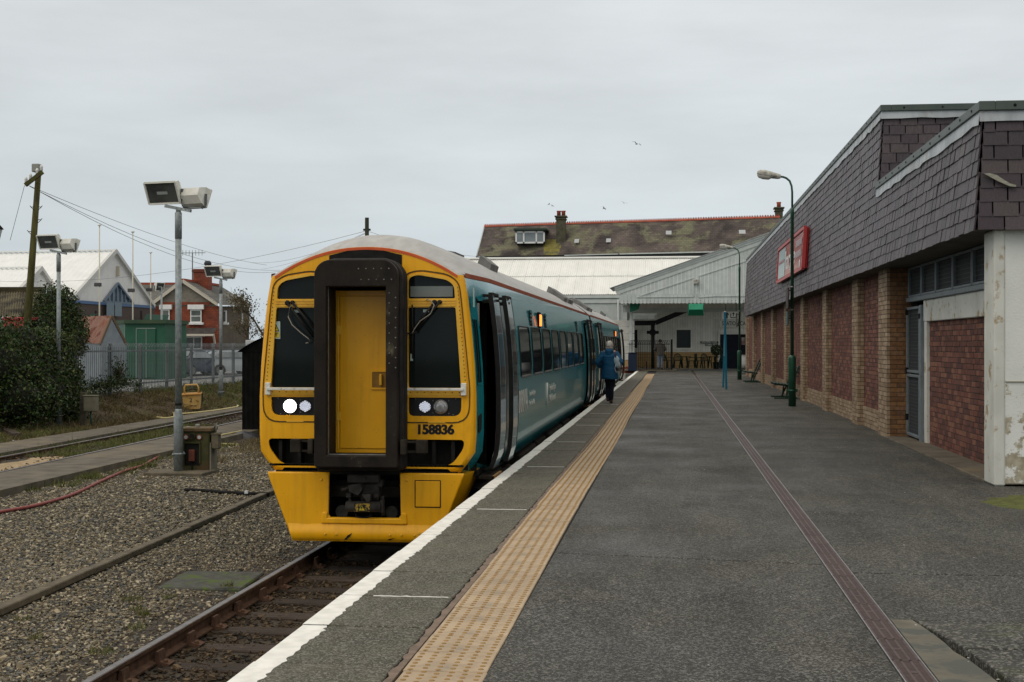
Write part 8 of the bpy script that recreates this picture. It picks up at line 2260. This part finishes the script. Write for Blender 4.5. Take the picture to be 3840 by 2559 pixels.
# old lantern at the picture's edge
g = at(-14, 866, 44); t = thing('street_lantern', 'old street lantern cut off by the left edge', 'street lamp', (g.x, g.y, -.2)); H0 = g.z + .2
MB().lathe([(.08, 0), (.05, H0 - .35), (.05, H0 - .3)], (0, 0, 0), 10).build('post', M_BLK, t); MB().lathe([(.10, H0 - .3), (.20, H0 + .05)], (0, 0, 0), 8).build('lantern_glass', mat('lantern_glass', (.4, .42, .4), None, .2), t); MB().lathe([(.24, H0 + .05), (.20, H0 + .1), (.05, H0 + .26), (.02, H0 + .36)], (0, 0, 0), 8).build('lantern_roof', M_BLK, t)
# ================================================================== people
def ev_mesh(me, mods):
    """mesh after a list of (type, settings) modifiers"""
    o = bpy.data.objects.new('tmp', me)
    for ty, st in mods:
        m = o.modifiers.new(ty, ty)
        for k, v in st.items(): setattr(m, k, v)
    return evaluated(o)
def skin(verts, edges, root=0, sub=2):
    """verts: (x, y, z, rx, ry)"""
    me = bpy.data.meshes.new('s'); me.from_pydata([v[:3] for v in verts], edges, [])
    o = bpy.data.objects.new('s', me)
    o.modifiers.new('Skin', 'SKIN')
    for sv, v in zip(me.skin_vertices[0].data, verts): sv.radius = (v[3], v[4] if len(v) > 4 else v[3]); sv.use_root = False
    me.skin_vertices[0].data[root].use_root = True
    s = o.modifiers.new('Sub', 'SUBSURF'); s.levels = sub; s.render_levels = sub
    return evaluated(o)
def join_remesh(meshes, voxel):
    mb = MB()
    for me in meshes: mb.add([v.co.copy() for v in me.vertices], [list(p.vertices) for p in me.polygons])
    me = bpy.data.meshes.new('j'); me.from_pydata(mb.v, [], mb.f)
    r = ev_mesh(me, [('REMESH', {'mode': 'VOXEL', 'voxel_size': voxel}), ('SMOOTH', {'factor': .5, 'iterations': 3})])
    for p in r.polygons: p.use_smooth = True
    return r
def ellip(c, rad, sub=3, f=None):
    bm = bmesh.new(); bmesh.ops.create_icosphere(bm, subdivisions=sub, radius=1)
    for v in bm.verts:
        p = v.co.copy(); k = f(p) if f else 1.0
        v.co = Vector((c[0] + p.x * rad[0] * k, c[1] + p.y * rad[1] * k, c[2] + p.z * rad[2] * k))
    me = bpy.data.meshes.new('e'); bm.to_mesh(me); bm.free(); return me
M_SKIN = mat('skin', (.36, .22, .155), (.42, .265, .19), .55, 9)
def hand(c, fwd, side, s):
    """palm and five fingers, half curled; c wrist, fwd towards the finger tips, side +1/-1 = where the thumb lies along x"""
    fwd = Vector(fwd).normalized(); right = Vector((0, 0, 1)).cross(fwd).normalized() * side; up = Vector((0, 0, 1)); c = Vector(c); out = []
    V = [(*c, .024 * s, .02 * s), (*(c + fwd * .045), .036 * s, .017 * s), (*(c + fwd * .085), .036 * s, .015 * s)]; out.append(skin(V, [(0, 1), (1, 2)], 0, 1))
    for k, L_ in enumerate((.070, .080, .075, .058)):
        b = c + fwd * .085 + right * (.028 - k * .019)
        V = [(*b, .0095), (*(b + fwd * L_ * .5 - up * .008), .0088), (*(b + fwd * L_ * .8 - up * .03), .008), (*(b + fwd * L_ * .85 - up * .05), .0072)]
        out.append(skin(V, [(0, 1), (1, 2), (2, 3)], 0, 1))
    b = c + fwd * .03 + right * .03
    out.append(skin([(*b, .012), (*(b + fwd * .03 + right * .022), .0105), (*(b + fwd * .058 + right * .026 - up * .01), .009)], [(0, 1), (1, 2)], 0, 1))
    return out
def person(label, loc, rz, H_, legs, arms, cl):
    """figure facing local +y. legs: (knee, ankle) offsets per side; arms: (elbow, wrist) per side, for a 1.7 m figure; cl: clothing colours and options"""
    s = H_ / 1.70
    t = thing('person', label, 'person', loc, rz); t.scale = (s, s, s)
    hip, sh, neck = .90, 1.40, 1.45
    hd = cl.get('head', (0, .02, 1.575)); hd = Vector(hd)
    B_ = [(0, 0, .94, .15, .11), (0, 0, 1.12, .13, .095), (0, .0, 1.30, .15, .10), (0, 0, 1.40, .11, .08), (0, .0, 1.47, .052, .055), (hd.x * .5, hd.y * .6, 1.53, .05, .055)]
    E_ = [(0, 1), (1, 2), (2, 3), (3, 4), (4, 5)]
    handm = []
    for k, sx in enumerate((-1, 1)):
        (kx, ky, kz), (ax, ay, az) = legs[k]; i = len(B_)
        B_ += [(sx * .085, 0, .88, .088, .095), (kx, ky, kz, .058, .062), (kx * .5 + ax * .5, ky * .5 + ay * .5 - .02, (kz + az) / 2 + .05, .052, .056), (ax, ay, az, .034, .04), (ax, ay + .10, max(az - .06, .03), .035, .028), (ax, ay + .17, max(az - .065, .025), .032, .02)]
        E_ += [(0, i), (i, i + 1), (i + 1, i + 2), (i + 2, i + 3), (i + 3, i + 4), (i + 4, i + 5)]
        (ex, ey, ez), (wx, wy, wz) = arms[k]; i = len(B_)
        B_ += [(sx * .175, 0, 1.385, .062, .06), (ex, ey, ez, .044, .044), (wx, wy, wz, .030, .028)]
        E_ += [(3, i), (i, i + 1), (i + 1, i + 2)]
        f_ = Vector((wx - ex, wy - ey, wz - ez)); handm += hand((wx, wy, wz), f_ if abs(f_.z) < .8 * f_.length else (0, .6, f_.z), -sx, 1.0)
    def headf(p):      # skull, jaw and chin
        k = 1.0
        if p.z < -.2: k *= 1 - .16 * (-p.z - .2) * (1 if p.y > 0 else 1.6)
        return k
    parts = [skin(B_, E_, 0, 2), ellip(hd, (.076, .098, .118), 3, headf), ellip(hd + Vector((0, .095, -.018)), (.014, .022, .026), 2), ellip(hd + Vector((0, .09, -.062)), (.026, .012, .012), 2), ellip(hd + Vector((0, .075, -.1)), (.03, .025, .02), 2), ellip(hd + Vector((0, .085, .03)), (.055, .014, .012), 2)]
    for sx in (-1, 1): parts += [ellip(hd + Vector((sx * .08, -.005, -.01)), (.012, .024, .034), 2)]
    body = obj('body', join_remesh(parts + handm, .009), t); body.data.materials.clear(); body.data.materials.append(M_SKIN)
    for sx in (-1, 1): o = obj('eye', ellip(hd + Vector((sx * .032, .083, .008)), (.013, .009, .010), 2), t); o.data.materials.append(mat('eye_white', (.6, .58, .55), None, .2))
    # trousers
    V = [(0, 0, .90, .13, .105)]; E2 = []
    for k, sx in enumerate((-1, 1)):
        (kx, ky, kz), (ax, ay, az) = legs[k]; i = len(V)
        V += [(sx * .088, 0, .86, .105, .11), (kx, ky, kz, .075, .08), (kx * .45 + ax * .55, ky * .45 + ay * .55 - .02, (kz + az) / 2, .068, .074), (ax, ay - .01, az - .02, .064, .07)]
        E2 += [(0, i), (i, i + 1), (i + 1, i + 2), (i + 2, i + 3)]
    o = obj('trousers', join_remesh([skin(V, E2, 0, 2)], .016), t); o.data.materials.clear(); o.data.materials.append(cl['legs'])
    for k in range(2):
        (kx, ky, kz), (ax, ay, az) = legs[k]; zb_ = max(az - .085, 0)
        o = obj('shoe', join_remesh([ellip((ax, ay + .05, zb_ + .035), (.046, .145, .035), 3, lambda p: 1.0), ellip((ax, ay - .01, zb_ + .06), (.045, .06, .055), 2)], .012), t); o.data.materials.clear(); o.data.materials.append(cl['shoe'])
    # jacket: torso, skirt and sleeves in one
    hem = cl['hem']; fl = cl.get('flare', 0.0)
    rings = [(hem, .215 + fl, .165, 0), (hem + .03, .225 + fl, .175, 0), (hem + .16, .22 + fl * .6, .175, 0), (1.02, .205, .165, 0), (1.14, .205, .16, -.005), (1.28, .215, .155, -.012), (1.37, .195, .13, -.012), (1.43, .125, .10, -.008), (1.48, .075, .078, 0)]
    tm = MB(); rows = [[(rx * math.cos(q), cy_ + ry * math.sin(q), z) for q in np.linspace(0, 2 * PI, 25)[:-1]] for z, rx, ry, cy_ in rings]
    tm.grid(rows, 0, True, True); tm.add(rows[0], [list(range(24))]); tm.add(rows[-1], [list(range(24))])
    pieces = [tm.mesh('torso', M_SKIN)]
    for k, sx in enumerate((-1, 1)):
        (ex, ey, ez), (wx, wy, wz) = arms[k]; S_, E3, W3 = Vector((sx * .165, -.008, 1.365)), Vector((ex, ey, ez)), Vector((wx, wy, wz))
        pts = [S_ - Vector((sx * .06, 0, -.02)), S_ + Vector((sx * .02, 0, -.01)), S_.lerp(E3, .5), E3 - (E3 - S_) * .08, E3 + (W3 - E3) * .15, E3.lerp(W3, .6), W3]
        pieces.append(MB().tube(pts, .07, 14, 0, True, True, [.06, .088, .082, .076, .074, .064, .055]).mesh('sleeve', M_SKIN)); pieces.append(ellip(E3, (.074, .074, .074), 2))
    jk = obj('jacket', join_remesh(pieces, .012), t)
    for v in jk.data.vertices:          # soft folds in the cloth
        n_ = mnoise.noise(v.co * 9) * .6 + mnoise.noise(Vector((v.co.x * 6, v.co.y * 6, v.co.z * 24))) * .7
        v.co += Vector(v.normal) * .009 * n_
    jk.data.materials.clear(); jk.data.materials.append(cl['coat'])
    if cl.get('hood'):
        me = join_remesh([ellip((0, -.09, 1.43), (.125, .085, .085), 3), ellip((0, -.03, 1.475), (.105, .095, .05), 3), ellip((0, -.13, 1.36), (.075, .04, .07), 2)], .012)
        for v in me.vertices: v.co += Vector(v.normal) * .008 * mnoise.noise(v.co * 16)
        o = obj('hood', me, t); o.data.materials.clear(); o.data.materials.append(cl['coat'])
        MB().tube([(.10 * math.cos(a), -.035 + .095 * math.sin(a), 1.515) for a in np.linspace(PI * .95, PI * 2.05, 14)], .012, 6).build('collar_trim', mat('collar_trim', (.42, .37, .31), None, .8), t)
    if cl.get('hair'):
        me = ellip(hd + Vector((0, -.018, .022)), (.083, .099, .106), 4, lambda p: 1 + .05 * mnoise.noise(p * 5) - (.35 if p.y > .55 and p.z < .45 else 0) - (.22 if p.z < -.55 else 0))
        for p in me.polygons: p.use_smooth = True
        me.materials.append(cl['hair']); hr = obj('hair', me, t)
        r = np.random.default_rng(4); n = 2600; a = r.normal(size=(n, 3)); a /= np.linalg.norm(a, axis=1)[:, None]; a = a[(a[:, 2] > -.6) & ~((a[:, 1] > .5) & (a[:, 2] < .45))]
        P = a * np.array((.083, .099, .106)) + np.array(hd) + np.array((0, -.018, .022)); k = len(P)
        merged('hair_strands', BLADE_V, BLADE_F, trs(P, rotm(r.normal(0, .8, k) + 2.6, r.normal(0, .7, k), r.uniform(0, 6.28, k)), np.stack([np.full(k, .004), np.full(k, .02), np.full(k, .035)], 1)), cl['hair'], r.uniform(0, .9, k), hr)
    if cl.get('cap'):
        o = obj('cap', ellip(hd + Vector((0, 0, .05)), (.088, .11, .085), 3, lambda p: 1.0 if p.z > -.1 else .6), t); o.data.materials.append(cl['cap'])
        MB().cbox(-.06, .06, .08, .18, 1.605, 1.618, .005).build('cap_peak', cl['cap'], t)
    return t
g = gnd(2286, 1513, 0)
M_JB = mat('blue_jacket', (.004, .058, .13), (.006, .075, .165), .7, 5, bump=.15, bscale=20)
w_ = person('white-haired person in a blue hooded jacket walking away along the platform edge', (g.x, g.y, 0), math.radians(-6), 1.60,
            [((-.06, .13, .50), (-.045, -.02, .14)), ((.055, .02, .48), (.04, .0, .085))],
            [((-.33, -.10, 1.12), (-.235, .14, .97)), ((.33, -.08, 1.12), (.235, .15, .98))],
            {'coat': M_JB, 'legs': mat('navy_trousers', (.006, .008, .014), (.010, .012, .020), .85, 6, spec=.15), 'shoe': mat('brown_shoe', (.03, .018, .015), None, .6), 'hem': .66, 'flare': .02, 'hood': True, 'hair': mat('white_hair', (.46, .44, .40), (.62, .60, .56), .7, 20), 'head': (0, .03, 1.585)})
# shoulder bag hanging at the walker's right side
bg = thing('shoulder_bag', 'pale blue and grey shoulder bag hanging at the walking person\'s side', 'bag', (g.x, g.y, 0), math.radians(-6))
me = join_remesh([ellip((.235, -.105, .99), (.085, .07, .155), 3, lambda p: 1.0), ellip((.25, -.11, .90), (.085, .065, .10), 3)], .012)
o = obj('bag_body', me, bg); o.rotation_euler = (0, math.radians(-12), 0); o.location = (.19, 0, .06); me.materials.clear(); me.materials.append(mat('bag_pale_blue', (.22, .31, .36), (.31, .40, .44), .6, 9))
MB().tube([(.275, -.182, 1.13), (.315, -.19, 1.02), (.345, -.18, .88)], .008, 6).build('bag_zip', M_BLK, bg)
MB().tube([(.235, -.175, 1.10), (.26, -.185, .98), (.29, -.175, .86)], .006, 6).build('bag_piping', mat('piping_pink', (.35, .22, .22), None, .6), bg)
mb = MB(); mb.tube([(.16, -.02, 1.335), (.165, -.09, 1.30), (.18, -.145, 1.20), (.21, -.14, 1.10)], .017, 6); mb.build('bag_strap', mat('strap_plum', (.05, .02, .025), None, .7), bg)
MB().tube([(.185, -.165, 1.0), (.16, -.17, .9), (.20, -.175, .80), (.23, -.16, .82)], .005, 5).build('loose_strap', M_WBAR, bg)
q = atY(2476, 1388, 81.0)
person('person in a brown jacket and pale jeans standing behind the hoop railing gate', (q.x, 81.0, .06), math.radians(8), 1.74,
       [((-.085, .01, .48), (-.095, -.01, .085)), ((.085, .02, .48), (.095, .0, .085))],
       [((-.30, .02, 1.14), (-.20, .22, 1.02)), ((.30, .02, 1.14), (.20, .22, 1.02))],
       {'coat': mat('brown_jacket', (.085, .075, .065), (.12, .105, .09), .8, 5), 'legs': mat('pale_jeans', (.16, .20, .27), (.22, .27, .34), .85, 6), 'shoe': mat('brown_shoe', (0, 0, 0)), 'hem': .78, 'flare': -.02, 'hair': mat('grey_hair', (.05, .045, .04), (.08, .07, .06), .8, 20), 'cap': mat('grey_cap', (.06, .055, .05), None, .85), 'head': (0, .035, 1.57)})
bpy.data.scenes.remove(TMP)
